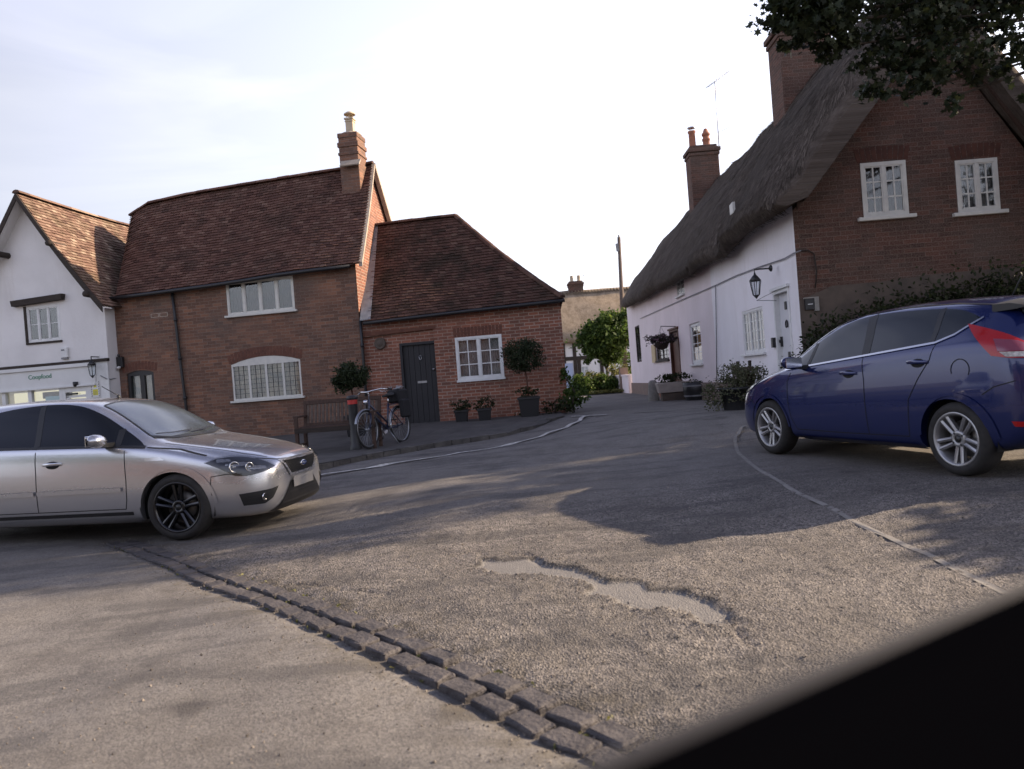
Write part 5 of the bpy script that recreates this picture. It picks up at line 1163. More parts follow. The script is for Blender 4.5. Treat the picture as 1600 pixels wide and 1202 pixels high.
# telegraph pole
tb = at(978, 600, 41); tb.z = gz(tb.x, tb.y); tt = at(967, 371, 41); t_ = thing('telegraph_pole', 'bare wooden telegraph pole leaning left above the far end of the thatch', 'pole', tb)
mb = MB(); mb.tube([tb, tt], .15, 10, r1=.09); mb.build('pole', M['pole_wood'], t_); mb = MB(); d = (tt - tb).normalized()
mb.box(tt - d * .55 + Vector((-.12, -.1, 0)), (.14, .16, .4), 0, (0, -.07)); mb.build('terminal_box', M['lead'], t_); mb = MB(); mb.tube([tt - d * .1, tt + d * .12], .05); mb.build('pole_cap', M['lead'], t_)
# low garden wall beyond the cottage
wp = at(984, 612, 35.5); gw = thing('garden_wall', 'low pinkish garden wall with a gate post past the far end of the cottage', 'wall', (wp.x, wp.y, gz(wp.x, wp.y)))
k0 = K.P(KE + .1, 0); GWl = Wall((k0.x - .15, k0.y), (-.03, 1), (-1, -.03)); z0 = gz(k0.x, k0.y); mb = MB(); mb.wbox(GWl, 0, 7.0, z0 - .2, z0 + .75, -.25, 0); mb.wbox(GWl, -.0, 7.05, z0 + .75, z0 + .83, -.29, .04); mb.build('wall_face', M['cottage_pink'], gw)
mb = MB(); mb.wbox(GWl, 1.6, 1.95, z0 - .2, z0 + 1.15, -.3, .06); mb.wbox(GWl, 4.0, 4.3, z0 - .2, z0 + 1.1, -.3, .06); mb.build('post', M['plinth'], gw)

# ================================================================== TREES AND PLANTS
def tree(name, label, cat, base, trunk_h, blobs, size, n, lm, tr=.12, shape='oval', group=None):
    t_ = thing(name, label, cat, base, group=group); base = Vector(base); mb = MB(); top = base + Vector((0, 0, trunk_h))
    mb.tube([base - Vector((0, 0, .1)), base + Vector((.02, .02, trunk_h * .5)), top], tr, 9, r1=tr * .6)
    for c, r_ in blobs:
        mb.tube([top - Vector((0, 0, trunk_h * .15)), (top + Vector(c)) / 2 + Vector((0, 0, .1)), Vector(c)], tr * .4, 6, r1=tr * .1)
    mb.build('trunk', M['bark'], t_); tot = sum(r_[0] * r_[1] * r_[2] for _, r_ in blobs) ; P_ = np.concatenate([blob(c, r_, int(n * (r_[0] * r_[1] * r_[2]) / tot) + 20, 45, .3) for c, r_ in blobs])
    leaves('crown', P_, size, lm, t_, shape); return t_
tp = at(950, 600, 38); tp.z = gz(tp.x, tp.y); cc = at(952, 528, 38)
tree('round_tree', 'bushy green round-headed tree in front of the distant thatch', 'tree', tp, 1.2, [((cc.x, 38, cc.z), (1.42, 1.3, 1.25)), ((cc.x - .5, 37.8, cc.z - .5), (.95, .9, .8)), ((cc.x + .4, 38, cc.z + .5), (.8, .9, .75)), ((cc.x - .9, 38, cc.z + .1), (.6, .7, .7))], .19, 15000, M['leaf_green'], .1)
for k, (x, y, Y_, rx, rz2, lm, lb) in enumerate([(922, 590, 37, .75, .55, 'leaf_yellow', 'yellowish shrub under the left of the round tree'), (944, 592, 36.5, .8, .45, 'leaf_green', 'low green shrub directly below the round tree'),
      (966, 586, 37, .7, .75, 'leaf_yellow', 'pale flowering shrub between the round tree and the garden wall'), (906, 596, 36, .5, .5, 'leaf_green', 'dark green shrub beside the pale blue door'), (990, 566, 41, .9, .9, 'leaf_green', 'green shrub standing above the low garden wall')]):
    c = at(x, y, Y_); b = Vector((c.x, c.y, gz(c.x, c.y))); t_ = thing('shrub', lb, 'shrub', b, group='shrubs beyond the lane')
    mb = MB(); 
    for q in range(4): mb.tube([b - Vector((0, 0, .05)), c + Vector((random.uniform(-.3, .3), 0, .1))], .02, 5)
    mb.build('stem', M['bark'], t_); leaves('foliage', blob((c.x, c.y, (c.z + b.z) / 2 + .1), (rx, .6, max(.3, rz2)), 1800, 34, .4), .13, M[lm], t_)
# sunlit verge and hedge mass behind to close the lane
leaves('grass_verge', np.stack([rng.uniform(at(925, 600, 36).x - .2, at(990, 600, 36).x, 1500), rng.uniform(34.8, 36.5, 1500), np.full(1500, gz(4, 36) + .05) + rng.random(1500) * .12], 1), .12, M['leaf_yellow'], None, kind='stuff')
for k, (x0_, x1_, Y_, hh) in enumerate([(-30, -14, 46, 4.5), (20, 42, 52, 6)]):
    for q in range(3):
        xx = x0_ + (x1_ - x0_) * q / 2; b = Vector((xx, Y_, gz(xx, Y_)))
# climbing plant on the annexe corner
cpt = Vector((H.P(aR, 0).x + .12, H.P(aR, 0).y - .1, 0)); cpt.z = gz(cpt.x, cpt.y); t_ = thing('climbing_plant', 'leafy green climber sprawling at the right corner of the annexe', 'plant', cpt)
c = at(898, 612, 17.1); c3 = at(895, 628, 16.9); c4 = at(885, 592, 17.2)
mb = MB(); mb.tube([cpt, c3, c, c4], .02, 5); mb.build('stem', M['bark'], t_); leaves('foliage', np.concatenate([blob(c, (.26, .2, .25), 300, 18, .45), blob(c3, (.36, .24, .2), 380, 18, .45), blob(c4, (.12, .12, .26), 130, 8, .4)]), .085, M['leaf_green'], t_)
bp_ = at(868, 646, 16.7); b = Vector((bp_.x, bp_.y, pz(bp_.x, bp_.y))); t_ = thing('low_bush', 'low dull green bush against the foot of the annexe corner', 'bush', b)
mb = MB(); mb.tube([b, b + Vector((0, 0, .2))], .02, 5); mb.build('stem', M['bark'], t_); leaves('foliage', np.concatenate([blob(b + Vector((.05, 0, .14)), (.42, .22, .16), 420, 26, .35), blob(b + Vector((-.6, .1, .08)), (.3, .15, .1), 150, 10, .35)]), .06, M['leaf_hedge'], t_)
# topiary and pots before the annexe
def planter(t_, b, w, h, m='black_paint'):
    mb = MB(); r0, r1 = w * .40, w * .5
    mb.hexa([b + Vector((sx * r0, sy * r0, 0)) for sx, sy in ((-1, -1), (1, -1), (1, 1), (-1, 1))] + [b + Vector((sx * r1, sy * r1, h)) for sx, sy in ((-1, -1), (1, -1), (1, 1), (-1, 1))])
    mb.box(b + Vector((0, 0, h - .02)), (w * 1.06, w * 1.06, .05)); mb.build('planter', M[m], t_, bevel=.008)
    mb = MB(); mb.box(b + Vector((0, 0, h + .01)), (w * .85, w * .85, .02)); mb.build('soil', M['soil'], t_)
x_ = at(824, 600, 16.55); b = Vector((x_.x, x_.y, pz(x_.x, x_.y))); t_ = thing('ball_topiary', 'clipped ball topiary on a bare stem in a black planter, right of white annexe window', 'topiary', b, group='ball-headed bay trees before the brick walls')
planter(t_, b, .46, .42); tc_ = at(817, 556, 16.55); mb = MB(); mb.tube([b + Vector((0, 0, .4)), (b + tc_) / 2 + Vector((.02, 0, .1)), tc_], .018, 6); mb.build('stem', M['brown_wood'], t_)
leaves('ball_head', blob(tc_, (.42, .42, .35), 6500, 170, .26, .7), .044, M['leaf_bay'], t_); leaves('underplanting', blob(b + Vector((0, 0, .50)), (.27, .25, .12), 420, 26, .35), .05, M['leaf_hedge'], t_)
x_ = at(556, 640, 15.6); b = Vector((x_.x, x_.y, pz(x_.x, x_.y))); t_ = thing('ball_topiary', 'loose round-headed bay tree behind the slatted bench', 'topiary', b, group='ball-headed bay trees before the brick walls')
planter(t_, b, .42, .42); tc_ = at(546, 590, 15.6); mb = MB(); mb.tube([b + Vector((0, 0, .4)), tc_], .02, 6); mb.build('stem', M['brown_wood'], t_); leaves('ball_head', blob(tc_, (.36, .36, .27), 4200, 110, .3, .65), .055, M['leaf_bay'], t_)
for x0_, y0_, lb in ((722, 657, 'small black pot of spiky plants nearest the annexe door'), (758, 655, 'small black pot of leafy plants below the annexe window')):
    x_ = at(x0_, y0_, 16.75); b = Vector((x_.x, x_.y, pz(x_.x, x_.y))); t_ = thing('plant_pot', lb, 'plant pot', b, group='pots below the annexe window'); planter(t_, b, .30, .26)
    leaves('foliage', np.concatenate([blob(b + Vector((0, 0, .36)), (.24, .2, .14), 420, 26, .35)]), .05, M['leaf_hedge'], t_)
# cottage front: stone post, trough, tub, pot with shrub, wooden box
x_ = ong(1022, 627); b = Vector((x_.x, x_.y, gtop(x_.x, x_.y))); t_ = thing('stone_post', 'small pale stone post at the roadside before the pink cottage wall', 'post', b)
mb = MB(); mb.lathe([(.16, -.02), (.155, .2), (.13, .45), (.12, .52), (.08, .57), (0, .58)], b, n=14); mb.build('post', M['stone'], t_)
x_ = at(1062, 618, 21.2); b = Vector((x_.x - .15, x_.y, gtop(x_.x, x_.y))); t_ = thing('stone_trough', 'pale stone trough of plants raised on a dark block beneath the brown door', 'trough', b)
mb = MB(); mb.hexa([b + Vector((sx * .42, sy * .18, .22)) for sx, sy in ((-1, -1), (1, -1), (1, 1), (-1, 1))] + [b + Vector((sx * .47, sy * .21, .50)) for sx, sy in ((-1, -1), (1, -1), (1, 1), (-1, 1))]); mb.build('trough', simple_noise('pale_trough', (.46, .40, .36), (.36, .32, .29), 6), t_, bevel=.012)
mb = MB(); mb.box(b + Vector((0, 0, .1)), (.7, .28, .23)); mb.build('support_block', M['old_render'], t_, bevel=.01); leaves('plants', blob(b + Vector((.05, 0, .60)), (.50, .25, .15), 500, 24, .35), .07, M['leaf_hedge'], t_)
x_ = at(1090, 622, 20.3); b = Vector((x_.x, x_.y, gtop(x_.x, x_.y))); t_ = thing('wooden_tub', 'dark half-barrel tub right of the stone trough', 'tub', b); mb = MB(); mb.lathe([(.30, 0), (.36, .25), (.37, .46), (.34, .47), (.33, .4), (0, .4)], b, n=20); mb.build('barrel', M['black_paint'], t_)
mb = MB(); 
for h in (.1, .36): mb.lathe([(.345 + h * .06, h), (.35 + h * .06, h + .04)], b, n=20)
mb.build('hoop', M['lead'], t_); leaves('plants', blob(b + Vector((0, 0, .47)), (.26, .26, .06), 160, 12, .35), .06, M['leaf_hedge'], t_)
x_ = at(1040, 612, 22.8); b = Vector((x_.x, x_.y, gtop(x_.x, x_.y))); t_ = thing('planted_pot', 'bushy plants in a low pot between the stone post and the trough', 'plant pot', b); mb = MB(); mb.lathe([(.16, 0), (.22, .25), (.19, .25), (0, .22)], b, n=16); mb.build('pot', M['clay'], t_); leaves('foliage', blob(b + Vector((0, 0, .38)), (.42, .25, .2), 450, 24, .35), .07, M['leaf_hedge'], t_)
x_ = ong(1150, 641); b = Vector((x_.x, x_.y, gtop(x_.x, x_.y))); t_ = thing('flower_pot', 'large dark pot overflowing with a pale flowering shrub in front of the blue car', 'plant pot', b)
mb = MB(); mb.lathe([(.20, 0), (.27, .34), (.29, .34), (.29, .39), (.25, .39), (0, .36)], b, n=20); mb.build('pot', M['black_paint'], t_)
leaves('flowering_shrub', np.concatenate([blob(b + Vector((.08, .0, .56)), (.36, .30, .24), 2000, 60, .4), blob(b + Vector((-.38, 0, .20)), (.18, .22, .30), 700, 26, .45), blob(b + Vector((.48, .3, .5)), (.20, .25, .22), 600, 24, .4), blob(b + Vector((.05, -.2, .25)), (.35, .14, .16), 600, 20, .4)]), .045, M['leaf_flower'], t_)
x_ = at(1158, 600, 13.6); b = Vector((x_.x + .05, x_.y, gtop(x_.x, x_.y))); t_ = thing('wooden_box', 'grey wooden chest with two short posts against the white cottage wall', 'box', b)
zt = at(1158, 574, 13.6).z; mb = MB(); mb.box(b + Vector((0, 0, (zt - b.z) / 2)), (.29, .35, zt - b.z)); mb.build('chest', M['bench_wood'], t_, bevel=.008); mb = MB()
for dx in (-.08, .13): mb.lathe([(.03, 0), (.03, .07), (.035, .1), (.02, .11)], (b.x + dx, b.y, zt), n=10)
mb.build('post', M['dark_wood'], t_)
# hanging basket
hb_ = K.W(1034, 534, .45); t_ = thing('hanging_basket', 'full hanging basket of mauve flowers left of the brown cottage door', 'hanging basket', hb_)
mb = MB(); mb.lathe([(0, -.26), (.15, -.2), (.22, -.05), (.23, 0)], hb_, n=16); mb.build('basket', M['dark_wood'], t_); mb = MB(); wpt = hb_ - K.n * .45 + Vector((0, 0, .42)); arm = hb_ + Vector((0, 0, .46)); mb.tube([wpt, arm], .012, 5)
for a in range(3): mb.tube([hb_ + Vector((.22 * math.cos(a * 2.1), .22 * math.sin(a * 2.1), 0)), arm], .004, 4)
mb.build('bracket', M['black_paint'], t_); leaves('flowers', blob(hb_ + Vector((0, 0, .07)), (.42, .42, .2), 1300, 44, .35), .07, M['leaf_basket'], t_)
# climber and hedge before the gable
hp = G.P(2.2, 0, .6); t_ = thing('gable_hedge', 'dark overgrown hedge against the foot of the brick gable behind the blue car', 'hedge', (hp.x, hp.y, gz(hp.x, hp.y)))
P_ = []; zh = gz(hp.x, hp.y)
for k in range(60):
    s_ = -.12 + 6.6 * k / 59; x_px = 1250 + (s_ / .0105) ; topz = float(np.interp(s_, [-.2, .1, .4, .8, 1.4, 2.4, 3.6, 6.5], [1.9, 2.1, 2.0, 2.25, 2.45, 2.75, 3.05, 3.4])) * 1.0
    topz = float(np.interp(s_, [-.2, .15, .5, 1.0, 1.7, 2.6, 3.6, 6.5], [G.px(1242, 560)[1], G.px(1262, 515)[1], G.px(1300, 505)[1], G.px(1340, 485)[1], G.px(1400, 466)[1], G.px(1480, 448)[1], G.px(1560, 428)[1], G.px(1560, 428)[1] + .1]))
    c = G.P(s_, 0, .35); hgt = topz - zh
    P_.append(blob((c.x, c.y, zh + hgt / 2), (.3, .33, hgt / 2), 1000, 70, .42, .6))
leaves('foliage', np.concatenate(P_), .07, M['leaf_hedge'], t_)
mb = MB(); 
for k in range(12): c = G.P(.2 + k * .5, 0, .3); mb.tube([Vector((c.x, c.y, zh - .1)), Vector((c.x + .1, c.y + .05, zh + 1.0))], .03, 6, r1=.012)
mb.build('stem', M['bark'], t_)
CROWN = [((9.8, 10.6, 6.9), (1.5, 1.3, 1.1), 2200), ((12.2, 11.4, 7.6), (2.0, 1.8, 1.6), 2900), ((11.0, 9.9, 6.1), (1.2, 0.9, 0.9), 1500), ((12.9, 12.6, 6.3), (1.6, 1.4, 1.2), 2000), ((10.9, 11.2, 8.9), (1.8, 1.6, 1.1), 2000), ((10.2, 11.4, 4.5), (1.3, .8, .8), 1500), ((9.2, 10.9, 4.1), (.8, .7, .6), 700), ((9.7, 11.75, 3.6), (1.0, .65, .9), 2200), ((10.1, 12.75, 4.0), (.9, .55, 1.0), 2400)]
# the big tree whose boughs reach in from the right
tb = Vector((11.4, 10.6, gz(11.4, 10.6))); t_ = thing('overhanging_tree', 'broad leafy tree off to the right whose dark boughs hang across the thatched gable', 'tree', tb)
mb = MB(); mb.tube([tb - Vector((0, 0, .2)), tb + Vector((.1, 0, 1.5)), tb + Vector((-.1, .1, 3.4)), tb + Vector((.2, .3, 5.5)), tb + Vector((.3, .2, 8))], .32, 14, r1=.1)
bl = []
def bough(px, py, Y_, r_, n, clumps=10, cr=.45): bl.append(blob(at(px, py, Y_), r_, n, clumps, cr, .3)); return at(px, py, Y_)
ends = []
for px, py, Y_, r_, n in [(1245, 38, 8.6, (.36, .25, .18), 300), (1300, 35, 8.7, (.3, .25, .22), 240), (1225, 20, 8.6, (.16, .2, .10), 70), (1250, 62, 8.7, (.26, .2, .10), 110), (1300, 75, 8.8, (.26, .2, .12), 140), (1370, 135, 9.0, (.3, .2, .13), 130), (1560, 110, 9.1, (.2, .2, .10), 70), (1590, 75, 9.1, (.2, .2, .14), 90), (1235, 5, 8.6, (.36, .3, .17), 200), (1275, 25, 8.6, (.30, .3, .26), 230), (1330, 12, 8.8, (.4, .4, .3), 300), (1335, 55, 8.8, (.26, .3, .16), 130), (1400, 20, 9, (.5, .5, .42), 460), (1400, 85, 9, (.36, .4, .25), 280), (1470, 30, 9, (.5, .5, .45), 480),
      (1455, 110, 9, (.34, .4, .30), 300), (1480, 155, 9.1, (.14, .2, .16), 60), (1530, 20, 9.2, (.42, .5, .42), 330), (1515, 100, 9.1, (.28, .4, .22), 170), (1590, 10, 9.2, (.36, .5, .2), 190), (1570, 60, 9.2, (.30, .4, .17), 120), (1595, 95, 9.0, (.12, .3, .12), 45), (1350, 110, 9.0, (.16, .2, .12), 60),
      (1575, 130, 9.0, (.07, .1, .05), 8), (1600, 160, 9.0, (.06, .1, .06), 8), (1220, 42, 8.6, (.05, .1, .04), 6), (1420, 145, 9.0, (.14, .2, .12), 50), (1460, -60, 9, (1.1, .8, .4), 900), (1600, -40, 9.2, (1.0, .9, .5), 900)]:
    e = bough(px, py, Y_, r_, int(n * 1.15), max(4, n // 14)); ends.append(e)
hub = tb + Vector((-.1, .1, 4.6))
for e in ends[::2]:
    mid = (hub + e) / 2 + Vector((0, 0, .5)); mb.tube([hub, mid, e], .05, 6, r1=.012)
mb.tube([hub, at(1640, 40, 9.2), at(1560, -10, 9.2)], .07, 6, r1=.03)
# unseen rest of the crown, its clumps placed to dapple and shade the road
for c, r_, n in CROWN:
    bl.append(blob(c, r_, n, 26, .30, .45, np.random.default_rng(5))); mb.tube([hub, (hub + Vector(c)) / 2 + Vector((0, 0, .3)), Vector(c)], .07, 6, r1=.02)
mb.build('trunk', M['bark'], t_); leaves('crown', np.concatenate(bl), .086, M['leaf_dark'], t_, 'lobed')

# hedge added out of view to shade the near right of the road
hb0 = Vector((9.6, 6.6, gz(9.6, 6.6))); t_ = thing('shade_hedge', 'tall clipped hedge added out of view on the right to shade the near road', 'hedge', hb0)
P_ = np.stack([rng.uniform(9.1, 10.1, 9000), rng.uniform(5.5, 8.4, 9000), hb0.z + rng.uniform(.1, 1, 9000) ** .8 * 3.05], 1); P_[:, 2] += .12 * np.sin(P_[:, 1] * 2.3) * (P_[:, 2] > 2.6); leaves('foliage', P_, .16, M['leaf_hedge'], t_)
mb = MB()
for k in range(5): mb.tube([Vector((9.6, 5.7 + k * .6, hb0.z - .1)), Vector((9.6, 5.75 + k * .6, hb0.z + 2.4))], .05, 6, r1=.02)
mb.build('stem', M['bark'], t_)
# ================================================================== STREET FURNITURE
M['slat_wood'] = simple_noise('grey_slats', (.15, .115, .095), (.075, .055, .045), 9, .8, .3)
bx = at(536, 708, 13.6); b = Vector((bx.x, bx.y, pz(bx.x, bx.y))); br = -.10
bench = thing('park_bench', 'weathered slatted wooden bench facing the road in front of the brick house', 'bench', b, br)
def lb(mb, c, s_, tilt=None): mb.box(c, s_, 0, tilt)
mb = MB(); W_ = 1.42
lb(mb, (0, .17, .86), (W_, .045, .07), (-.18, 0)); lb(mb, (0, .10, .47), (W_, .04, .05), (-.18, 0)); mb.build('back_rail', M['bench_wood'], bench, local=True)
mb = MB()
for k in range(19): lb(mb, (-W_ / 2 + .08 + k * (W_ - .16) / 18, .135, .665), (.040, .02, .36), (-.18, 0))
mb.build('back_slats', M['slat_wood'], bench, local=True)
mb = MB()
for k in range(5): lb(mb, (0, -.33 + k * .095, .43 + .003 * k), (W_ - .04, .075, .022))
mb.build('seat', M['bench_wood'], bench, local=True); mb = MB(); lb(mb, (0, -.36, .385), (W_, .03, .08)); lb(mb, (0, .06, .385), (W_, .03, .07)); mb.build('seat_rail', M['dark_wood'], bench, local=True)
for sx in (-1, 1):
    x = sx * (W_ / 2 - .03); mb = MB(); lb(mb, (x, -.34, .30), (.055, .055, .62)); lb(mb, (x, -.1, .14), (.03, .45, .04)); mb.build('leg', M['bench_wood'], bench, local=True)
    mb = MB(); lb(mb, (x, .06, .22), (.055, .055, .44)); lb(mb, (x, .135, .66), (.055, .04, .46), (-.18, 0)); mb.build('leg', M['bench_wood'], bench, local=True)
    mb = MB(); lb(mb, (x, -.12, .63), (.07, .5, .035)); mb.build('armrest', M['bench_wood'], bench, local=True)
bp2 = at(557, 710, 13.25); b = Vector((bp2.x, bp2.y, pz(bp2.x, bp2.y) - .01)); tpb = at(552, 618, 13.25); hgt = tpb.z - b.z
t_ = thing('bollard', 'black roadside bollard with a red reflective band near its top', 'bollard', b)
mb = MB(); mb.lathe([(.105, 0), (.105, .05), (.092, .08), (.082, .1), (.08, hgt - .16), (.082, hgt - .15)], b, n=20); mb.build('post', M['black_paint'], t_)
mb = MB(); mb.lathe([(.087, hgt - .149), (.087, hgt - .075)], b, n=20); mb.build('reflective_band', M['red_band'], t_)
mb = MB(); mb.lathe([(.09, hgt - .074), (.1, hgt - .05), (.1, hgt - .02), (.06, hgt), (0, hgt + .005)], b, n=20); mb.build('cap', M['black_paint'], t_)

# bicycle: x forward, wheel centres at +-.52
fw_ = at(583, 704, 13.15); rw_ = at(626, 700, 13.95); mid = (fw_ + rw_) / 2; zb_ = pz(mid.x, mid.y)
dxy = Vector((fw_.x - rw_.x, fw_.y - rw_.y)); bang = math.atan2(dxy.y, dxy.x)
bike = thing('bicycle', 'dark bicycle with silver mudguards leaning on its stand between the bollard and the black door', 'bicycle', (mid.x, mid.y, zb_), bang)
bike.rotation_euler = (R(4), 0, bang)
M['black_soft'] = mat('black_fabric', (.012, .012, .014), .85)
M['bike_frame'] = mat('bike_paint', (.02, .025, .06), .3, coat=.4); M['chrome'] = mat('chrome', (.7, .7, .72), .2, 1.0); M['rubber'] = mat('rubber', (.018, .018, .018), .75); M['bike_alloy'] = mat('bike_alloy', (.34, .35, .37), .4, .9)
RW = .335; wx = .52
def torus(mb, c, R_, r_, n=36, k=8, ax='y', sc=1.0):
    vs_ = []; 
    for i in range(n):
        a = 2 * math.pi * i / n
        for j in range(k):
            q = 2 * math.pi * j / k; rr = R_ + r_ * math.cos(q); vs_.append(Vector((c[0] + rr * math.cos(a), c[1] + r_ * sc * math.sin(q), c[2] + rr * math.sin(a))))
    mb.add(vs_, [(i * k + j, i * k + (j + 1) % k, ((i + 1) % n) * k + (j + 1) % k, ((i + 1) % n) * k + j) for i in range(n) for j in range(k)], True)
for x in (wx, -wx):
    mb = MB(); torus(mb, (x, 0, RW), RW - .018, .019); w = mb.build('wheel', M['rubber'], bike, local=True)
    mb = MB(); torus(mb, (x, 0, RW), RW - .045, .012, k=6); mb.build('rim', M['bike_alloy'], w, local=True)
    mb = MB(); 
    for k in range(28):
        a = k * 2 * math.pi / 28; s_ = .02 * (1 if k % 2 else -1); mb.tube([(x + .02 * math.cos(a + .8 * (k % 2 - .5)), s_, RW + .02 * math.sin(a + .8 * (k % 2 - .5))), (x + (RW - .05) * math.cos(a), 0, RW + (RW - .05) * math.sin(a))], .0022, 3, False)
    mb.tube([(x, -.045, RW), (x, .045, RW)], .02, 10); mb.build('spokes', M['bike_alloy'], w, local=True)
def T(pts, r, n=8): mb.tube([Vector(p) for p in pts], r, n)
mb = MB(); hd = (.40, 0, .62); ht = (.37, 0, .78); bbk = (-.08, 0, .29); st = (-.22, 0, .74)
T([(.355, 0, .84), (.41, 0, .58)], .02); T([(.375, 0, .76), (-.12, 0, .40)], .017); T([(.40, 0, .64), bbk], .02); T([bbk, st], .017)
for y in (.035, -.035): T([bbk, (-wx, y * 1.6, RW)], .011); T([(-.19, y * .5, .66), (-wx, y * 1.6, RW)], .009); T([(.415, y, .60), (.44, y * 1.3, .50), (wx, y * 1.3, RW)], .012)
mb.build('frame', M['bike_frame'], bike, local=True)
for x, a0, a1, nm in ((wx, R(20), R(165), 0), (-wx, R(-5), R(150), 0)):
    mb = MB(); g = []
    for a in np.linspace(a0, a1, 16):
        rr = RW + .018; c_, s2_ = math.cos(a), math.sin(a); g.append([Vector((x + (rr - .012 * abs(q) * 0) * c_ - (0 if abs(q) < 1 else .014 * c_), q * .024, RW + rr * s2_ - (0 if abs(q) < 1 else .014 * s2_))) for q in (-1, -.5, 0, .5, 1)])
    mb.smooth = True; mb.grid(g)
    for y in (-.03, .03): T([(x, y * 1.4, RW), (x + (RW + .015) * math.cos(a1 - .35), y * .8, RW + (RW + .015) * math.sin(a1 - .35))], .003, 4)
    mb.build('mudguard', M['bike_alloy'], bike, local=True)
mb = MB(); T([(.36, 0, .84), (.345, 0, .93), (.39, 0, .97)], .013); T([(.20, -.30, .98), (.28, -.22, 1.0), (.38, -.12, .985), (.40, 0, .97), (.38, .12, .985), (.28, .22, 1.0), (.20, .30, .98)], .012); mb.build('handlebar', M['chrome'], bike, local=True)
for y in (-1, 1):
    mb = MB(); T([(.22, y * .27, .987), (.13, y * .34, .972)], .017); mb.build('grip', M['rubber'], bike, local=True)
    mb = MB(); T([(.30, y * .2, .985), (.33, y * .24, .95), (.24, y * .30, .94)], .006, 5); mb.build('brake_lever', M['chrome'], bike, local=True)
mb = MB(); T([st, (-.245, 0, .86)], .013); mb.build('seat_post', M['chrome'], bike, local=True)
mb = MB(); g = []
for i, x in enumerate(np.linspace(-.38, -.08, 9)):
    w = float(np.interp(x, [-.38, -.33, -.25, -.16, -.08], [.05, .09, .085, .035, .02])); h = .885 + (.02 if x < -.33 else 0) - .01 * (x > -.12); g.append([Vector((x, w * math.cos(a), h + (.03 if w > .04 else .022) * math.sin(a))) for a in np.linspace(0, 2 * math.pi, 11)])
mb.smooth = True; mb.grid(g); mb.add(g[0], [tuple(range(11))]); mb.add(g[-1], [tuple(range(11))]); mb.build('saddle', M['rubber'], bike, local=True)
mb = MB(); T([(-.20, .03, .70), (-.42, .06, .73), (-.74, .06, .73), (-.74, -.06, .73), (-.42, -.06, .73), (-.20, -.03, .70)], .006, 5); T([(-.66, .06, .73), (-wx, .06, RW)], .005, 5); T([(-.66, -.06, .73), (-wx, -.06, RW)], .005, 5); mb.build('rear_rack', M['bike_frame'], bike, local=True)
mb = MB(); mb.box((-.57, .0, .86), (.34, .26, .24)); mb.box((-.50, .16, .62), (.28, .09, .34)); mb.build('rack_basket', M['black_soft'], bike, local=True, bevel=.03)
mb = MB(); 
for k in range(26): p = Vector((-.57 + random.uniform(-.16, .16), random.uniform(-.12, .12), .98)); T([p, p + Vector((random.uniform(-.06, .06), random.uniform(-.06, .06), random.uniform(.02, .07)))], .006, 4)
mb.build('basket_contents', M['bike_alloy'], bike, local=True)
mb = MB(); mb.lathe([(.095, -.004), (.1, 0), (.095, .004), (.03, .006)], (-.08, -.05, .29), Matrix.Rotation(R(90), 3, 'X'), 24)
T([(-.08, -.06, .29), (-.02, -.075, .14)], .009); T([(-.08, .06, .29), (-.14, .075, .44)], .009); mb.build('crank', M['chrome'], bike, local=True)
for x, y, z in ((-.02, -.12, .14), (-.14, .12, .44)): mb = MB(); mb.box((x, y, z), (.09, .07, .02)); mb.build('pedal', M['rubber'], bike, local=True)
mb = MB(); mb.box((-.29, -.05, .31), (.46, .012, .055)); mb.build('chain_guard', M['bike_frame'], bike, local=True, bevel=.004)
mb = MB(); T([(-.1, .03, .26), (-.14, .17, .0)], .009, 6); mb.build('kickstand', M['bike_alloy'], bike, local=True)
mb = MB(); mb.lathe([(0, .05), (.035, .045), (.045, 0), (.0, -.04)], (.46, 0, .80), Matrix.Rotation(R(90), 3, 'Y'), 12); mb.build('headlamp', M['chrome'], bike, local=True)
# ================================================================== CARS
def paint_mat(name, col, metal=.6, rough=.32, flake=.5, dirt=(.2, .18, .15), dz=.35):
    m = mat(name, col, rough, metal, .5, coat=1.0); t = NT(m); v = t.tc.outputs['Object']
    z = t.n('ShaderNodeSeparateXYZ', {0: v}).outputs[2]
    f = t.rng(t.noise(v, 3, 6, .7), .35, .75, 0, .12); low = t.rng(z, .62, .12, 0.02, .75)
    d = t.math('MULTIPLY', low, t.rng(t.noise(v, 7, 5, .7), .25, .65, .4, 1.0))
    dd = t.math('MULTIPLY', t.math('ADD', d, t.math('MULTIPLY', f, .25)), dz)
    fl = t.noise(v, 900, 1); c = t.mix(t.rng(fl, .3, .7, 0, flake * .3), col, tuple(min(1, q * 1.5 + .02) for q in col))
    t.col(t.mix(dd, c, dirt)); t.set('Roughness', t.rng(dd, 0, .4, rough, .7)); t.set('Coat Weight', t.rng(dd, 0, .35, 1.0, .25)); 
    t.bump(t.noise(v, 420, 2), .02, .001); return m
M['silver'] = paint_mat('silver_paint', (.56, .56, .575), .8, .24, .6, (.26, .235, .2), .25)
M['blue'] = paint_mat('dark_blue_paint', (.005, .013, .088), .3, .24, .5, (.05, .05, .055), .35)
M['car_glass'] = mat('car_glass', (.006, .007, .008), .03, 0, .5); M['blue_glass'] = mat('grey_car_glass', (.008, .011, .013), .03, 0, .7)
M['screen_glass'] = mat('screen_glass', (.05, .062, .075), .12, 0, .7)
M['tyre'] = simple_noise('tyre', (.022, .021, .021), (.04, .037, .034), 14, .8, .2, .004)
M['dark_rim'] = mat('gloss_black_rim', (.012, .012, .014), .25, .5, coat=.6); M['silver_rim'] = simple_noise('silver_rim', (.42, .42, .43), (.30, .29, .28), 6, .38, 0); M['silver_rim'].node_tree.nodes['Principled BSDF'].inputs['Metallic'].default_value = .7
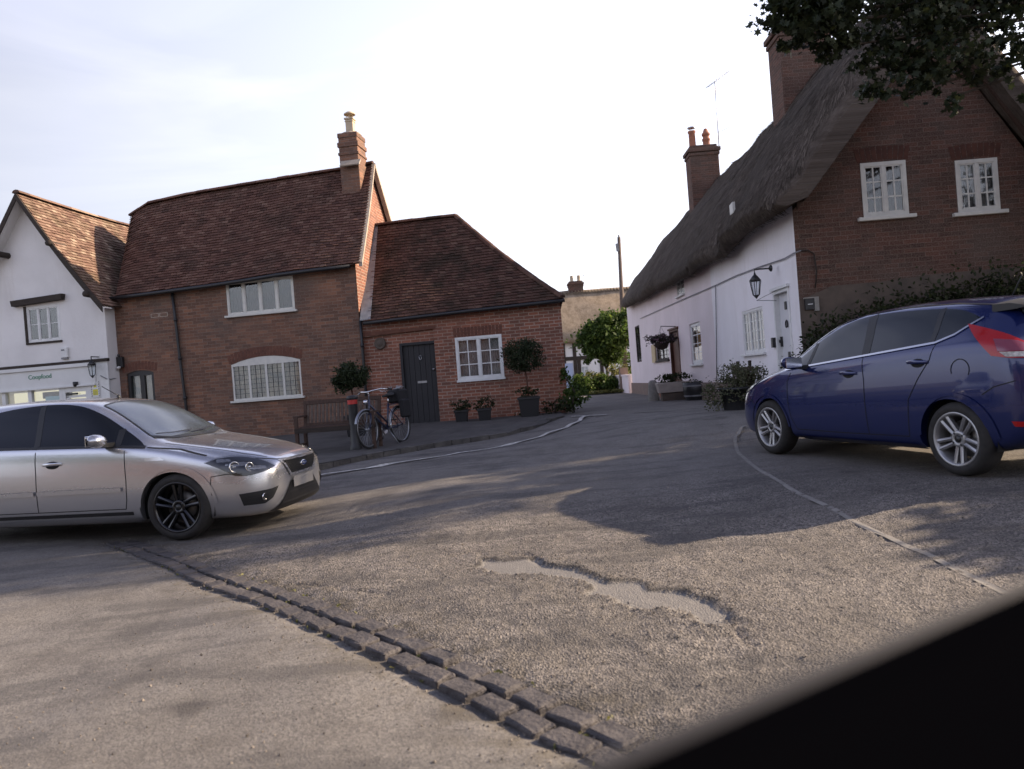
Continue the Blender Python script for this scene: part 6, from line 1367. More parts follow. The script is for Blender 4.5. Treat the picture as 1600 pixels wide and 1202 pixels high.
M['trim_black'] = mat('black_trim', (.018, .018, .019), .5); M['seam'] = mat('panel_gap', (.012, .012, .012), .8); M['steel_grey'] = mat('brake_disc', (.2, .19, .18), .5, .8)
M['lamp_glass'] = glass_mat('lamp_lens', (.7, .7, .68), .16); M['lamp_bowl'] = mat('lamp_reflector', (.75, .75, .75), .15, 1.0); M['lamp_black'] = mat('lamp_housing', (.022, .022, .022), .35)
M['tail_red'] = mat('tail_lamp_red', (.36, .008, .010), .15, 0, .4, coat=.4); M['tail_pink'] = mat('tail_lamp_smoked', (.20, .035, .06), .15, coat=1.0); M['tail_clear'] = simple_noise('tail_lamp_clear', (.65, .62, .58), (.25, .24, .22), 40, .2, .3)
M['mesh_grille'] = mat('honeycomb_mesh', (.012, .012, .013), .4)
def car_body(root, name, st, material, wheels, arch_r, half_track):
    """closed loft through cross-sections along the car, smoothed, with real wheel arches cut out"""
    L_ = st['L']; rows = []
    for (f, w, zb, zs, yr, zr, zt) in st['S']:
        x = L_ / 2 - f; hgt = zs - zb
        half = [(0, zb), (.78 * w, zb), (.93 * w, zb + .03), (.975 * w, zb + .13), (1.0 * w, zb + .42 * hgt), (1.0 * w, zb + .66 * hgt), (.985 * w, zs - .085), (.955 * w, zs - .01), (.925 * w if f > .9 and f < L_ - .35 else .9 * w, zs + .008),
                (yr + .03, zr - .03), (yr - .05, zr + .018), (yr * .6, zt - .012), (0, zt)]
        ring = [Vector((x, -y, z)) for y, z in half] + [Vector((x, y, z)) for y, z in half[-2:0:-1]]
        rows.append(ring)
    n = len(rows[0]); mb = MB(); mb.smooth = True; V_ = sum(rows, [])
    F_ = [(i * n + j, i * n + (j + 1) % n, (i + 1) * n + (j + 1) % n, (i + 1) * n + j) for i in range(len(rows) - 1) for j in range(n)]
    def cap(base, flip):
        k = len(half) ; fs = []
        for j in range(k - 1):
            a, b_ = base + j, base + j + 1; c_, d_ = base + (n - j - 1) % n, base + (n - j) % n
            if j == 0: fs.append((a, b_, base + n - 1))
            elif j == k - 2: fs.append((a, b_, base + n - j))
            else: fs.append((a, b_, c_, base + n - j))
        return fs
    F_ += cap(0, 0) + cap((len(rows) - 1) * n, 1); mb.add(V_, F_, True)
    body = mb.build(name, material, root, local=True)
    ss = body.modifiers.new('s', 'SUBSURF'); ss.levels = 2; ss.render_levels = 2
    bpy.context.view_layer.update(); dg = bpy.context.evaluated_depsgraph_get()
    me = bpy.data.meshes.new_from_object(body.evaluated_get(dg)); body.modifiers.clear(); body.data = me
    bvh = BVHTree.FromPolygons([v.co.copy() for v in me.vertices], [tuple(p.vertices) for p in me.polygons])
    # wheel arches
    cutters = []
    for (wx_, wz_) in wheels:
        for sy in (-1, 1):
            cm = MB(); cm.lathe([(arch_r, -.17), (arch_r, .4)], (wx_, sy * half_track, wz_), Matrix.Rotation(R(90) * (-sy), 3, 'X'), 48, cap=True)
            c_ = cm.build('cut', material, None); cutters.append(c_)
            md = body.modifiers.new('b', 'BOOLEAN'); md.operation = 'DIFFERENCE'; md.object = c_; md.solver = 'EXACT'
    mw = root.matrix_world.copy(); bpy.context.view_layer.update()
    for c_ in cutters: c_.matrix_world = Matrix.LocRotScale(root.location, root.rotation_euler, None)
    bpy.context.view_layer.update(); dg = bpy.context.evaluated_depsgraph_get()
    me2 = bpy.data.meshes.new_from_object(body.evaluated_get(dg)); body.modifiers.clear(); body.data = me2
    me2.polygons.foreach_set('use_smooth', [True] * len(me2.polygons))
    for c_ in cutters: bpy.data.objects.remove(c_)
    try: me2.set_sharp_from_angle(angle=R(38))
    except Exception as e: print('sharp', e)
    # arch liners
    for (wx_, wz_) in wheels:
        for sy in (-1, 1):
            mb = MB(); mb.lathe([(arch_r - .004, -.0), (arch_r - .004, -.16), (0, -.165)], (wx_, sy * half_track, wz_), Matrix.Rotation(R(90) * (-sy), 3, 'X'), 40)
            lm = mb.build('arch_liner', M['trim_black'], body, local=True); bm = bmesh.new(); bm.from_mesh(lm.data)
            bmesh.ops.bisect_plane(bm, geom=bm.verts[:] + bm.edges[:] + bm.faces[:], plane_co=(0, 0, .215), plane_no=(0, 0, 1), clear_inner=True); bm.to_mesh(lm.data); bm.free()
    return body, bvh
def sm_poly(pts, k=6):
    """closed smooth outline: points with a third value 1 are sharp corners"""
    out = []; n = len(pts)
    for i in range(n):
        p0, p1, p2, p3 = [Vector(pts[(i + d) % n][:2]) for d in (-1, 0, 1, 2)]
        s1 = len(pts[i]) > 2 and pts[i][2]; s2 = len(pts[(i + 1) % n]) > 2 and pts[(i + 1) % n][2]
        t1 = (p2 - p1) / 3 if s1 else (p2 - p0) / 6; t2 = (p2 - p1) / 3 if s2 else (p3 - p1) / 6
        if s1 and not s2: pass
        for j in range(k):
            u = j / k; b_ = (1 - u) ** 3 * p1 + 3 * (1 - u) ** 2 * u * (p1 + t1) + 3 * (1 - u) * u * u * (p2 - t2) + u ** 3 * p2; out.append((b_.x, b_.y))
    return out
def patch(root, parent, bvh, name, outline, direction, material, off=.004, cell=.05, thick=.0, smooth=True):
    """a panel cut to an outline and laid onto the body surface seen along direction; outline in (a, z)"""
    d = Vector(direction).normalized(); e = Vector((0, 0, 1)).cross(d).normalized(); up = Vector((0, 0, 1)) if abs(d.z) < .1 else d.cross(e).normalized()
    if up.z < 0: up = -up
    bm = bmesh.new(); vs_ = [bm.verts.new((p[0], p[1], 0)) for p in outline]; bm.faces.new(vs_)
    xs = [p[0] for p in outline]; zs = [p[1] for p in outline]
    for lo, hi, ax in ((min(xs), max(xs), 0), (min(zs), max(zs), 1)):
        k = int((hi - lo) / cell) + 1
        for i in range(1, k):
            c = [0, 0, 0]; nn_ = [0, 0, 0]; c[ax] = lo + (hi - lo) * i / k; nn_[ax] = 1
            bmesh.ops.bisect_plane(bm, geom=bm.verts[:] + bm.edges[:] + bm.faces[:], plane_co=c, plane_no=nn_, dist=1e-6)
    bmesh.ops.triangulate(bm, faces=[f for f in bm.faces if len(f.verts) > 4]); rm = []; nrm = {}
    for v_ in bm.verts:
        o = e * v_.co.x + up * v_.co.y - d * 4; h = bvh.ray_cast(o, d)
        if h[0] is None or h[3] > 7: rm.append(v_); continue
        n_ = h[1] if h[1].dot(d) < 0 else -h[1]; v_.co = h[0] + n_ * off; nrm[v_] = n_
    bmesh.ops.delete(bm, geom=rm, context='VERTS')
    if thick:
        r_ = bmesh.ops.solidify(bm, geom=bm.faces[:], thickness=thick)
    bmesh.ops.recalc_face_normals(bm, faces=bm.faces)
    for f in bm.faces: f.smooth = smooth
    me = bpy.data.meshes.new(name); bm.to_mesh(me); bm.free(); me.materials.append(material)
    o = bpy.data.objects.new(name, me); COL.objects.link(o); o.parent = parent; BASE[o] = None; return o
def strip(pts, w):
    """outline of a ribbon along pts"""
    P_ = [Vector(p) for p in pts]; a = []; b_ = []
    for i, p in enumerate(P_):
        t_ = (P_[min(i + 1, len(P_) - 1)] - P_[max(0, i - 1)]).normalized(); n_ = Vector((-t_.y, t_.x)) * w / 2; a.append(tuple(p + n_)); b_.append(tuple(p - n_))
    return a + b_[::-1]
def strips(root, parent, bvh, name, lines, w, direction, material, off=.003, cell=.06):
    """several ribbons of one part, laid as one mesh"""
    objs = [patch(root, parent, bvh, name, strip(l, w), direction, material, off, cell) for l in lines]
    bm = bmesh.new()
    for o in objs: bm.from_mesh(o.data)
    o = objs[0]; bm.to_mesh(o.data); bm.free()
    for q in objs[1:]: bpy.data.objects.remove(q)
    return o
def wheel(root, x, y, r, rr, width, sy, style, rimm, parent_name='wheel'):
    """tyre + rim + spokes + disc; local frame: axis along y, sy outward"""
    MM = Matrix.Rotation(R(90) * (-sy), 3, 'X'); c = (x, y, r); hw = width / 2
    mb = MB(); mb.lathe([(rr - .01, -hw + .02), (rr + .01, -hw), (r - .035, -hw - .004), (r - .008, -hw + .022), (r, -hw + .05), (r, hw - .05), (r - .008, hw - .022), (r - .035, hw + .006), (rr + .03, hw + .008), (rr + .008, hw), (rr - .005, hw - .012)], c, MM, 56)
    w = mb.build('wheel', M['tyre'], root, local=True)
    mb = MB(); mb.lathe([(rr + .009, hw + .001), (rr + .002, hw + .006), (rr - .012, hw - .002), (rr - .022, hw - .03), (rr - .04, -hw + .04), (rr - .02, -hw + .01)], c, MM, 56)
    if style == 'double5':
        n_ = 5; 
        for k in range(n_):
            for q in (-1, 1):
                a0 = k * 2 * math.pi / n_ + math.pi / 2; a1 = a0 + q * .17; a0b = a0 + q * .36
                p0 = Vector((.055 * math.cos(a0b), .055 * math.sin(a0b), hw - .035)); p1 = Vector(((rr - .012) * math.cos(a1), (rr - .012) * math.sin(a1), hw - .012)); t_ = (p1 - p0).normalized(); n2 = Vector((-t_.y, t_.x, 0))
                w0, w1 = .015, .017; dep = Vector((0, 0, -.035)); A = [p0 - n2 * w0, p0 + n2 * w0, p1 + n2 * w1, p1 - n2 * w1]; mid_ = [p0 + Vector((0, 0, .012)), p1 + Vector((0, 0, .008))]
                Q = [Vector(c) + MM @ q2 for q2 in [A[0] + dep, A[1] + dep, A[2] + dep, A[3] + dep] + A + mid_]
                mb.add(Q, [(0, 1, 2, 3), (0, 4, 5, 1), (1, 5, 6, 2), (2, 6, 7, 3), (3, 7, 4, 0), (4, 8, 5), (5, 8, 9, 6), (6, 9, 7), (7, 9, 8, 4)])
    mb.lathe([(.078, hw - .07), (.07, hw - .03), (.062, hw - .022), (.035, hw - .02), (.033, hw - .026), (0, hw - .026)], c, MM, 24)
    mb.build('rim', rimm, w, local=True)
    mb = MB(); mb.lathe([(.15, hw - .12), (.15, hw - .10), (.06, hw - .10)], c, MM, 32); mb.lathe([(rr - .045, -hw + .03), (0, -hw + .03)], c, MM, 32); mb.build('brake_disc', M['steel_grey'] if style != 'none' else M['trim_black'], w, local=True)
    mb = MB()
    for k in range(4 if rimm is M['silver_rim'] else 5):
        a = k * 2 * math.pi / (4 if rimm is M['silver_rim'] else 5) + .6; mb.lathe([(.010, hw - .03), (.009, hw - .018), (0, hw - .017)], Vector(c) + MM @ Vector((.052 * math.cos(a), .052 * math.sin(a), 0)), MM, 8)
    mb.lathe([(.03, hw - .03), (.028, hw - .019), (0, hw - .017)], c, MM, 20); mb.build('hub_cap', M['lamp_black'], w, local=True)
    return w
def mirror(root, c, sy, material):
    mb = MB(); mb.smooth = True; g = []   # rounded housing
    for i, u in enumerate(np.linspace(-1, 1, 11)):
        k = max(.02, (1 - abs(u) ** 2.6)) ** .5; g.append([Vector((c[0] + .07 * k * math.cos(a) * (1.15 if math.cos(a) > 0 else .55), c[1] + sy * (u * .115), c[2] + .065 * k * math.sin(a) + .008 * u)) for a in np.linspace(0, 2 * math.pi, 15)])
    mb.grid(g); o = mb.build('door_mirror', material, root, local=True)
    mb = MB(); mb.box((c[0] - .041, c[1], c[2] + .002), (.006, .19, .10)); mb.build('mirror_glass', M['lamp_bowl'], o, local=True, bevel=.003)
    mb = MB(); mb.hexa([Vector(q) for q in ((c[0] - .03, c[1] - sy * .20, c[2] - .08), (c[0] + .06, c[1] - sy * .20, c[2] - .08), (c[0] + .04, c[1] - sy * .02, c[2] - .055), (c[0] - .03, c[1] - sy * .02, c[2] - .055), (c[0] - .03, c[1] - sy * .20, c[2] - .03), (c[0] + .06, c[1] - sy * .20, c[2] - .03), (c[0] + .04, c[1] - sy * .02, c[2] - .03), (c[0] - .03, c[1] - sy * .02, c[2] - .03))]); mb.build('mirror_arm', M['trim_black'], o, local=True); return o
def handle(root, bvh, x, z, sy, material, ln=.20):
    h = bvh.ray_cast(Vector((x, sy * 3, z)), Vector((0, -sy, 0))); y = h[0].y
    patch(root, root, bvh, 'handle_recess_shade', [((x + .075 * math.cos(a)) * sy, z - .006 + .038 * math.sin(a)) for a in np.linspace(0, 2 * math.pi, 16, False)], (0, -sy, 0), M['seam'], .002)  # flat dark oval painted for the shade behind the handle
    mb = MB(); pts = [Vector((x - ln / 2, y + sy * .004, z)), Vector((x - ln / 2 + .02, y + sy * .026, z + .002)), Vector((x, y + sy * .036, z + .006)), Vector((x + ln / 2 - .02, y + sy * .026, z + .006)), Vector((x + ln / 2, y + sy * .004, z + .004))]
    g = []
    for i, p in enumerate(pts):
        r_ = (.010, .015, .017, .016, .010)[i]; g.append([p + Vector((0, .5 * r_ * math.cos(a), r_ * math.sin(a))) for a in np.linspace(0, 2 * math.pi, 11)])
    mb.smooth = True; mb.grid(g); o = mb.build('door_handle', material, root, local=True); return o
# direction conventions: side view along -sy*y gives e = z x d; a = x * s
def side(pts, sy):   # (x, z) outline -> patch coordinates for a view from side sy
    # d = (0,-sy,0); e = z x d = (sy, 0, 0)
    return [(p[0] * sy, p[1]) + tuple(p[2:]) for p in pts]
def front(pts, fx=1):  # d = (-fx,0,0); e = (0,-fx,0)
    return [(-p[0] * fx, p[1]) + tuple(p[2:]) for p in pts]
# ------------------------------------------------------------------ silver hatchback
def car_root(name, label, cw_front, cw_rear, near_y, track, wb, xf, heading_override=None, scale=1.0):
    """placed from the contact points of the two wheels on the side we see"""
    d = Vector((cw_front.x - cw_rear.x, cw_front.y - cw_rear.y)).normalized(); ang = math.atan2(d.y, d.x)
    c, s_ = math.cos(ang), math.sin(ang); lx, ly = xf * scale, near_y * track * scale
    x = cw_front.x - (c * lx - s_ * ly); y = cw_front.y - (s_ * lx + c * ly); z = (gtop(cw_front.x, cw_front.y) + gtop(cw_rear.x, cw_rear.y)) / 2
    r_ = thing(name, label, 'car', (x, y, z), ang); r_.scale = (scale,) * 3; r_.rotation_euler = (0, math.atan2(gtop(cw_rear.x, cw_rear.y) - gtop(cw_front.x, cw_front.y), wb * scale), ang); BASE[r_] = None; bpy.context.view_layer.update(); return r_
S = dict(L=4.36, S=[(0.0, .50, .24, .60, .40, .655, .685), (.05, .64, .20, .62, .50, .685, .715), (.14, .745, .17, .66, .56, .725, .76), (.32, .835, .16, .715, .64, .785, .825), (.60, .895, .16, .79, .70, .845, .875), (.92, .915, .16, .865, .73, .905, .93),
    (1.16, .92, .17, .905, .735, .945, .965), (1.30, .92, .17, .925, .72, 1.02, 1.035), (1.55, .92, .17, .945, .675, 1.19, 1.215), (1.82, .92, .17, .955, .63, 1.335, 1.375), (2.08, .92, .17, .96, .605, 1.39, 1.435), (2.6, .92, .17, .975, .59, 1.405, 1.455), (3.1, .92, .17, .985, .585, 1.385, 1.445),
    (3.6, .91, .17, .995, .57, 1.335, 1.405), (3.98, .89, .19, 1.0, .55, 1.265, 1.335), (4.14, .865, .22, .98, .555, 1.10, 1.14), (4.27, .81, .28, .90, .57, .945, .96), (4.36, .66, .36, .74, .48, .80, .80)])
cf_ = at(280, 845, 7.62); ang = R(-7); cr_ = cf_ - Vector((math.cos(ang), math.sin(ang), 0)) * 2.64
SC = 1.03; XF = 4.36 / 2 - .90; TR = .905
silver = car_root('parked_car', 'silver five-door hatchback with black wheels, nose pointing right in front of the brick house', cf_, cr_, -1, TR, 2.64, XF, scale=SC)
body, bv = car_body(silver, 'body', S, M['silver'], [(XF, .325), (XF - 2.64, .325)], .365, .86)
sx = lambda f: 4.36 / 2 - f
def SP(pts): return [(sx(p[0]), p[1]) + tuple(p[2:]) for p in pts]
for sy in (-1, 1):
    D = (0, -sy, 0); q = 'side_glazing'
    dlo = [(1.23, .925, 1), (1.55, .948), (2.4, .972), (3.1, .99), (3.42, 1.03, 1), (3.46, 1.10), (3.25, 1.25), (2.95, 1.34), (2.5, 1.385), (2.1, 1.365), (1.8, 1.27), (1.5, 1.10)]
    patch(silver, silver, bv, 'side_windows', sm_poly(side(SP(dlo), sy)), D, M['car_glass'], .004)
    for l_ in ([(2.36, .975), (2.40, 1.15), (2.46, 1.375)], [(1.50, .945), (1.52, 1.1)]): strips(silver, silver, bv, 'window_pillar', [side(SP(l_), sy)], .06, D, M['trim_black'], .0065)
    strips(silver, silver, bv, 'window_seal', [side(SP([(1.22, .918), (1.6, .944), (2.4, .966), (3.1, .984), (3.42, 1.02)]), sy)], .02, D, M['trim_black'], .007)
    strips(silver, silver, bv, 'panel_gaps', [side(SP([(1.42, .93), (1.41, .80), (1.40, .6), (1.41, .42), (1.43, .33)]), sy), side(SP([(2.36, .96), (2.35, .7), (2.36, .33)]), sy), side(SP([(3.30, 1.0), (3.22, .85), (3.05, .7), (3.0, .33)]), sy),
        side(SP([(1.43, .33), (2.2, .33), (3.0, .33)]), sy), side(SP([(.20, .60), (.40, .615), (.55, .60), (.56, .50), (.55, .42)]), sy), side(SP([(.62, .80), (.9, .875), (1.2, .915)]), sy)], .008, D, M['seam'], .002, .05)
    strips(silver, silver, bv, 'side_moulding', [side(SP([(1.45, .525), (2.34, .52)]), sy), side(SP([(2.375, .52), (3.0, .515)]), sy)], .04, D, M['silver'], .02)
    strips(silver, silver, bv, 'sill_gap_line', [side(SP([(1.36, .285), (3.05, .285)]), sy)], .035, D, M['trim_black'], .004)  # dark seam between the doors and the sill skirt
    strips(silver, silver, bv, 'sill_skirt', [side(SP([(1.30, .215), (3.1, .215)]), sy)], .075, D, M['silver'], .02)
    handle(silver, bv, sx(2.17), .80, sy, M['silver']); handle(silver, bv, sx(3.06), .83, sy, M['silver'])
    mirror(silver, (sx(1.60), sy * 1.045, 1.015), sy, M['silver'])
    patch(silver, silver, bv, 'side_repeater', side(SP([(1.20, .815), (1.05, .815), (1.0, .785), (1.20, .785)]), sy), D, M['chrome'], .006)
    # headlamp: lens, bowl and housing
    D2 = (-.72, -.70 * sy, 0); hl = [(-.47, .735, 1), (-.60, .765), (-.80, .762), (-.98, .715), (-1.10, .645, 1), (-1.0, .615), (-.82, .585), (-.70, .592, 1), (-.60, .66)]
    hl = [(p[0] * -sy, p[1]) + tuple(p[2:]) for p in hl]
    o = patch(silver, silver, bv, 'headlight', sm_poly(hl), D2, M['lamp_black'], .003)
    cx = sum(p[0] for p in hl) / len(hl); cz = sum(p[1] for p in hl) / len(hl)
    e_ = Vector((0, 0, 1)).cross(Vector(D2)).normalized()
    for aa, rr_, zz in ((-.70, .048, .675), (-.83, .040, .665)):
        h = bv.ray_cast(e_ * (aa * -sy) + Vector((0, 0, zz)) - Vector(D2).normalized() * 4, Vector(D2).normalized()); hn = (h[1] if h[1].x > 0 else -h[1]); hn = (hn * .5 + Vector((.8, .25 * -sy * -1, 0))).normalized()
        mb = MB(); mb.lathe([(0, -.02), (rr_ * .6, -.012), (rr_, .008), (rr_ * 1.12, .010), (rr_ * 1.12, .0)], h[0] + hn * .006, hn.to_track_quat('Z', 'Y').to_matrix(), 24); mb.lathe([(.014, -.012), (.012, .012), (0, .014)], h[0] + hn * .006, hn.to_track_quat('Z', 'Y').to_matrix(), 12); mb.build('reflector', M['lamp_bowl'], o, local=True)
    patch(silver, o, bv, 'lens', sm_poly(hl), D2, M['lamp_glass'], .022)
    # fog lamp opening
    fg = [(-.72, .415, 1), (-1.02, .435, 1), (-1.10, .45, 1), (-1.03, .345, 1), (-.95, .30, 1), (-.76, .30, 1)]
    fo = patch(silver, silver, bv, 'fog_light_surround', [((cx_ * -sy), z_) for cx_, z_, *_ in [(-.695, .43), (-1.13, .468), (-1.04, .335), (-.955, .283), (-.745, .283)]], D2, M['silver'], .010)
    o = patch(silver, silver, bv, 'fog_light', [(p[0] * -sy, p[1]) for p in fg], D2, M['trim_black'], .014)
    strips(silver, o, bv, 'fog_light_slat', [[(-.75 * -sy, .36), (-.95 * -sy, .375), (-1.02 * -sy, .38)], [(-.75 * -sy, .33), (-.95 * -sy, .335)], [(-.75 * -sy, .39), (-1.05 * -sy, .41)]], .008, D2, M['lamp_black'], .018)
    h = bv.ray_cast(e_ * (-.93 * -sy) + Vector((0, 0, .365)) - Vector(D2).normalized() * 4, Vector(D2).normalized()); mb = MB(); mb.lathe([(0, .0), (.03, .008), (.035, .012), (.035, 0)], h[0] + Vector((.016, 0, 0)), Vector((1, -.2, 0)).to_track_quat('Z', 'Y').to_matrix(), 20); mb.build('fog_light_bulb', M['lamp_bowl'], o, local=True)
    strips(silver, silver, bv, 'tail_lamp', [side(SP([(4.16, 1.2), (4.2, 1.0), (4.24, .85)]), sy)], .09, D, M['tail_red'], .006)
    strips(silver, silver, bv, 'wheel_arch_lip', [side(SP([(.90 + .385 * math.cos(a), .325 + .385 * math.sin(a)) for a in np.linspace(R(3), R(177), 18)]), sy)], .028, D, M['silver'], .010)
DT = (-1, 0, -1)
ws = [(0, .0), (.40, .012), (.66, .075, 1), (.60, .40), (.535, .70, 1), (.30, .748), (0, .76), (-.30, .748), (-.535, .70, 1), (-.60, .40), (-.66, .075, 1), (-.40, .012)]
patch(silver, silver, bv, 'windscreen', sm_poly(ws), DT, M['screen_glass'], .004, .06)
strips(silver, silver, bv, 'windscreen_seal', [[(-.655, .08), (-.595, .40), (-.535, .71)], [(.655, .08), (.595, .40), (.535, .71)], [(-.53, .715), (-.30, .762), (0, .775), (.30, .762), (.53, .715)]], .018, DT, M['trim_black'], .006)
strips(silver, silver, bv, 'cowl_panel', [[(-.66, .055), (-.4, -.012), (0, -.03), (.4, -.012), (.66, .055)]], .05, DT, M['trim_black'], .006)
o = strips(silver, silver, bv, 'wiper', [[(.62, .06), (.3, .045), (0, .05), (-.06, .06)]], .022, DT, M['trim_black'], .03)
o = strips(silver, silver, bv, 'wiper', [[(-.02, .02), (-.25, .035), (-.58, .10)]], .022, DT, M['trim_black'], .03)
strips(silver, silver, bv, 'bonnet_gap', [[(-.70, -.10), (-.66, -.45), (-.60, -.75), (-.50, -.92)], [(.70, -.10), (.66, -.45), (.60, -.75), (.50, -.92)]], .008, DT, M['seam'], .002)
strips(silver, silver, bv, 'washer_jet', [[(-.28, -.10), (-.24, -.10)], [(.24, -.10), (.28, -.10)]], .022, DT, M['trim_black'], .008)
DF = (-1, 0, 0)
strips(silver, silver, bv, 'bonnet_edge', [[(-.60, .735), (-.44, .70), (0, .685), (.44, .70), (.60, .735)]], .008, DF, M['seam'], .003)
patch(silver, silver, bv, 'grille_frame', [(-.455, .692), (.455, .692), (.30, .515), (-.30, .515)], DF, M['silver'], .012)
gr_ = patch(silver, silver, bv, 'grille', [(-.41, .675), (.41, .675), (.27, .54), (-.27, .54)], DF, M['trim_black'], .016)
hx_ = []
for i in range(7):
    for k in range(24):
        a_ = -.38 + k * .033 + (.0165 if i % 2 else 0); z_ = .55 + i * .02; lim = .27 + (z_ - .54) * 1.0
        if abs(a_) < lim - .02: hx_.append((a_, z_))
mb = MB()
for a_, z_ in hx_:
    h = bv.ray_cast(Vector((4, -a_, z_)), Vector((-1, 0, 0)))
    if h[0]: mb.box(h[0] + Vector((.019, 0, 0)), (.006, .022, .011))
mb.build('honeycomb', M['lamp_black'], gr_, local=True)
h = bv.ray_cast(Vector((4, 0, .615)), Vector((-1, 0, 0))); mb = MB(); mb.lathe([(0, .012), (.9, .010), (1, .004), (1, -.01)], (0, 0, 0), Matrix.Identity(3), 32)
mb.v = [h[0] + Vector((.022 + v_.z * 1.0, v_.x * .074, v_.y * .030)) for v_ in mb.v]; bd = mb.build('oval_badge', M['chrome'], gr_, local=True)
mb = MB(); mb.lathe([(0, .014), (.82, .0125)], (0, 0, 0), Matrix.Identity(3), 32); mb.v = [h[0] + Vector((.0225 + v_.z, v_.x * .074, v_.y * .030)) for v_ in mb.v]; mb.build('badge_field', mat('badge_blue', (.03, .05, .16), .25), gr_, local=True)
mb = MB(); 
for pl_ in ([(-.045, -.008), (-.04, .01), (-.025, .014), (-.018, .01)], [(-.04, 0), (-.022, .003)], [(-.015, -.006), (-.005, .004), (-.002, -.007), (-.015, -.006)], [(.006, -.008), (.010, .004), (.018, .004)], [(.034, .012), (.03, -.007), (.022, -.006), (.022, .001), (.032, .003)]):
    mb.tube([h[0] + Vector((.0375, y, z)) for y, z in pl_], .0018, 5)
mb.build('badge_script', M['chrome'], gr_, local=True)
patch(silver, silver, bv, 'lower_intake', sm_poly([(-.30, .46, 1), (.30, .46, 1), (.44, .33), (.62, .205, 1), (0, .195), (-.62, .205, 1), (-.44, .33)]), DF, M['mesh_grille'], .006)
strips(silver, silver, bv, 'intake_bar', [[(-.40, .355), (0, .352), (.40, .355)], [(-.5, .27), (0, .267), (.5, .27)]], .02, DF, M['lamp_black'], .012)
strips(silver, silver, bv, 'front_lip', [[(-.74, .19), (-.5, .172), (0, .168), (.5, .172), (.74, .19)]], .035, DF, M['silver'], .018)
patch(silver, silver, bv, 'number_plate', [(-.26, .50), (.26, .50), (.26, .39), (-.26, .39)], DF, mat('plain_plate', (.30, .29, .28), .45), .022)
mb = MB(); mb.tube([(sx(2.03), 0, 1.42), (sx(2.03) - .02, 0, 1.45)], .018, 8); mb.tube([(sx(2.03), 0, 1.44), (sx(2.03) - .20, 0, 1.56)], .005, 5); mb.build('roof_aerial', M['trim_black'], silver, local=True)
for f in (.90, 3.54):
    for sy in (-1, 1): wheel(silver, sx(f), sy * (TR - .11), .325, .236, .22, sy, 'double5', M['dark_rim'])

# ------------------------------------------------------------------ blue hatchback
FS = dict(L=3.97, S=[(0.0, .46, .26, .58, .36, .62, .65), (.05, .60, .22, .61, .46, .66, .69), (.14, .70, .19, .66, .52, .715, .745), (.32, .785, .18, .73, .60, .79, .825), (.55, .835, .18, .80, .655, .86, .89), (.84, .855, .18, .875, .68, .925, .95),
    (1.02, .86, .18, .905, .68, .965, .99), (1.18, .86, .18, .925, .665, 1.06, 1.08), (1.45, .86, .18, .945, .625, 1.225, 1.255), (1.72, .86, .18, .965, .585, 1.35, 1.39), (2.0, .86, .18, .985, .57, 1.405, 1.455), (2.4, .86, .18, 1.01, .56, 1.42, 1.48), (2.8, .86, .18, 1.04, .555, 1.41, 1.475),
    (3.2, .86, .18, 1.07, .55, 1.38, 1.45), (3.5, .855, .19, 1.09, .545, 1.34, 1.42), (3.68, .84, .21, 1.09, .545, 1.29, 1.35), (3.78, .825, .24, 1.06, .56, 1.13, 1.16), (3.88, .79, .30, .95, .58, .98, .99), (3.97, .66, .36, .78, .50, .84, .84)])
cf_ = at(1205, 713, 8.86); cr_ = at(1495, 748, 6.4); SC2 = 1.035; XB = 3.97 / 2 - .84; TB = .85
blue = car_root('parked_car', 'dark blue five-door hatchback parked tail toward us before the thatched cottage', cf_, cr_, 1, TB, 2.49, XB, scale=SC2)
body2, bw = car_body(blue, 'body', FS, M['blue'], [(XB, .305), (XB - 2.49, .305)], .345, .80)
bx_ = lambda f: 3.97 / 2 - f
def BP(pts): return [(bx_(p[0]), p[1]) + tuple(p[2:]) for p in pts]
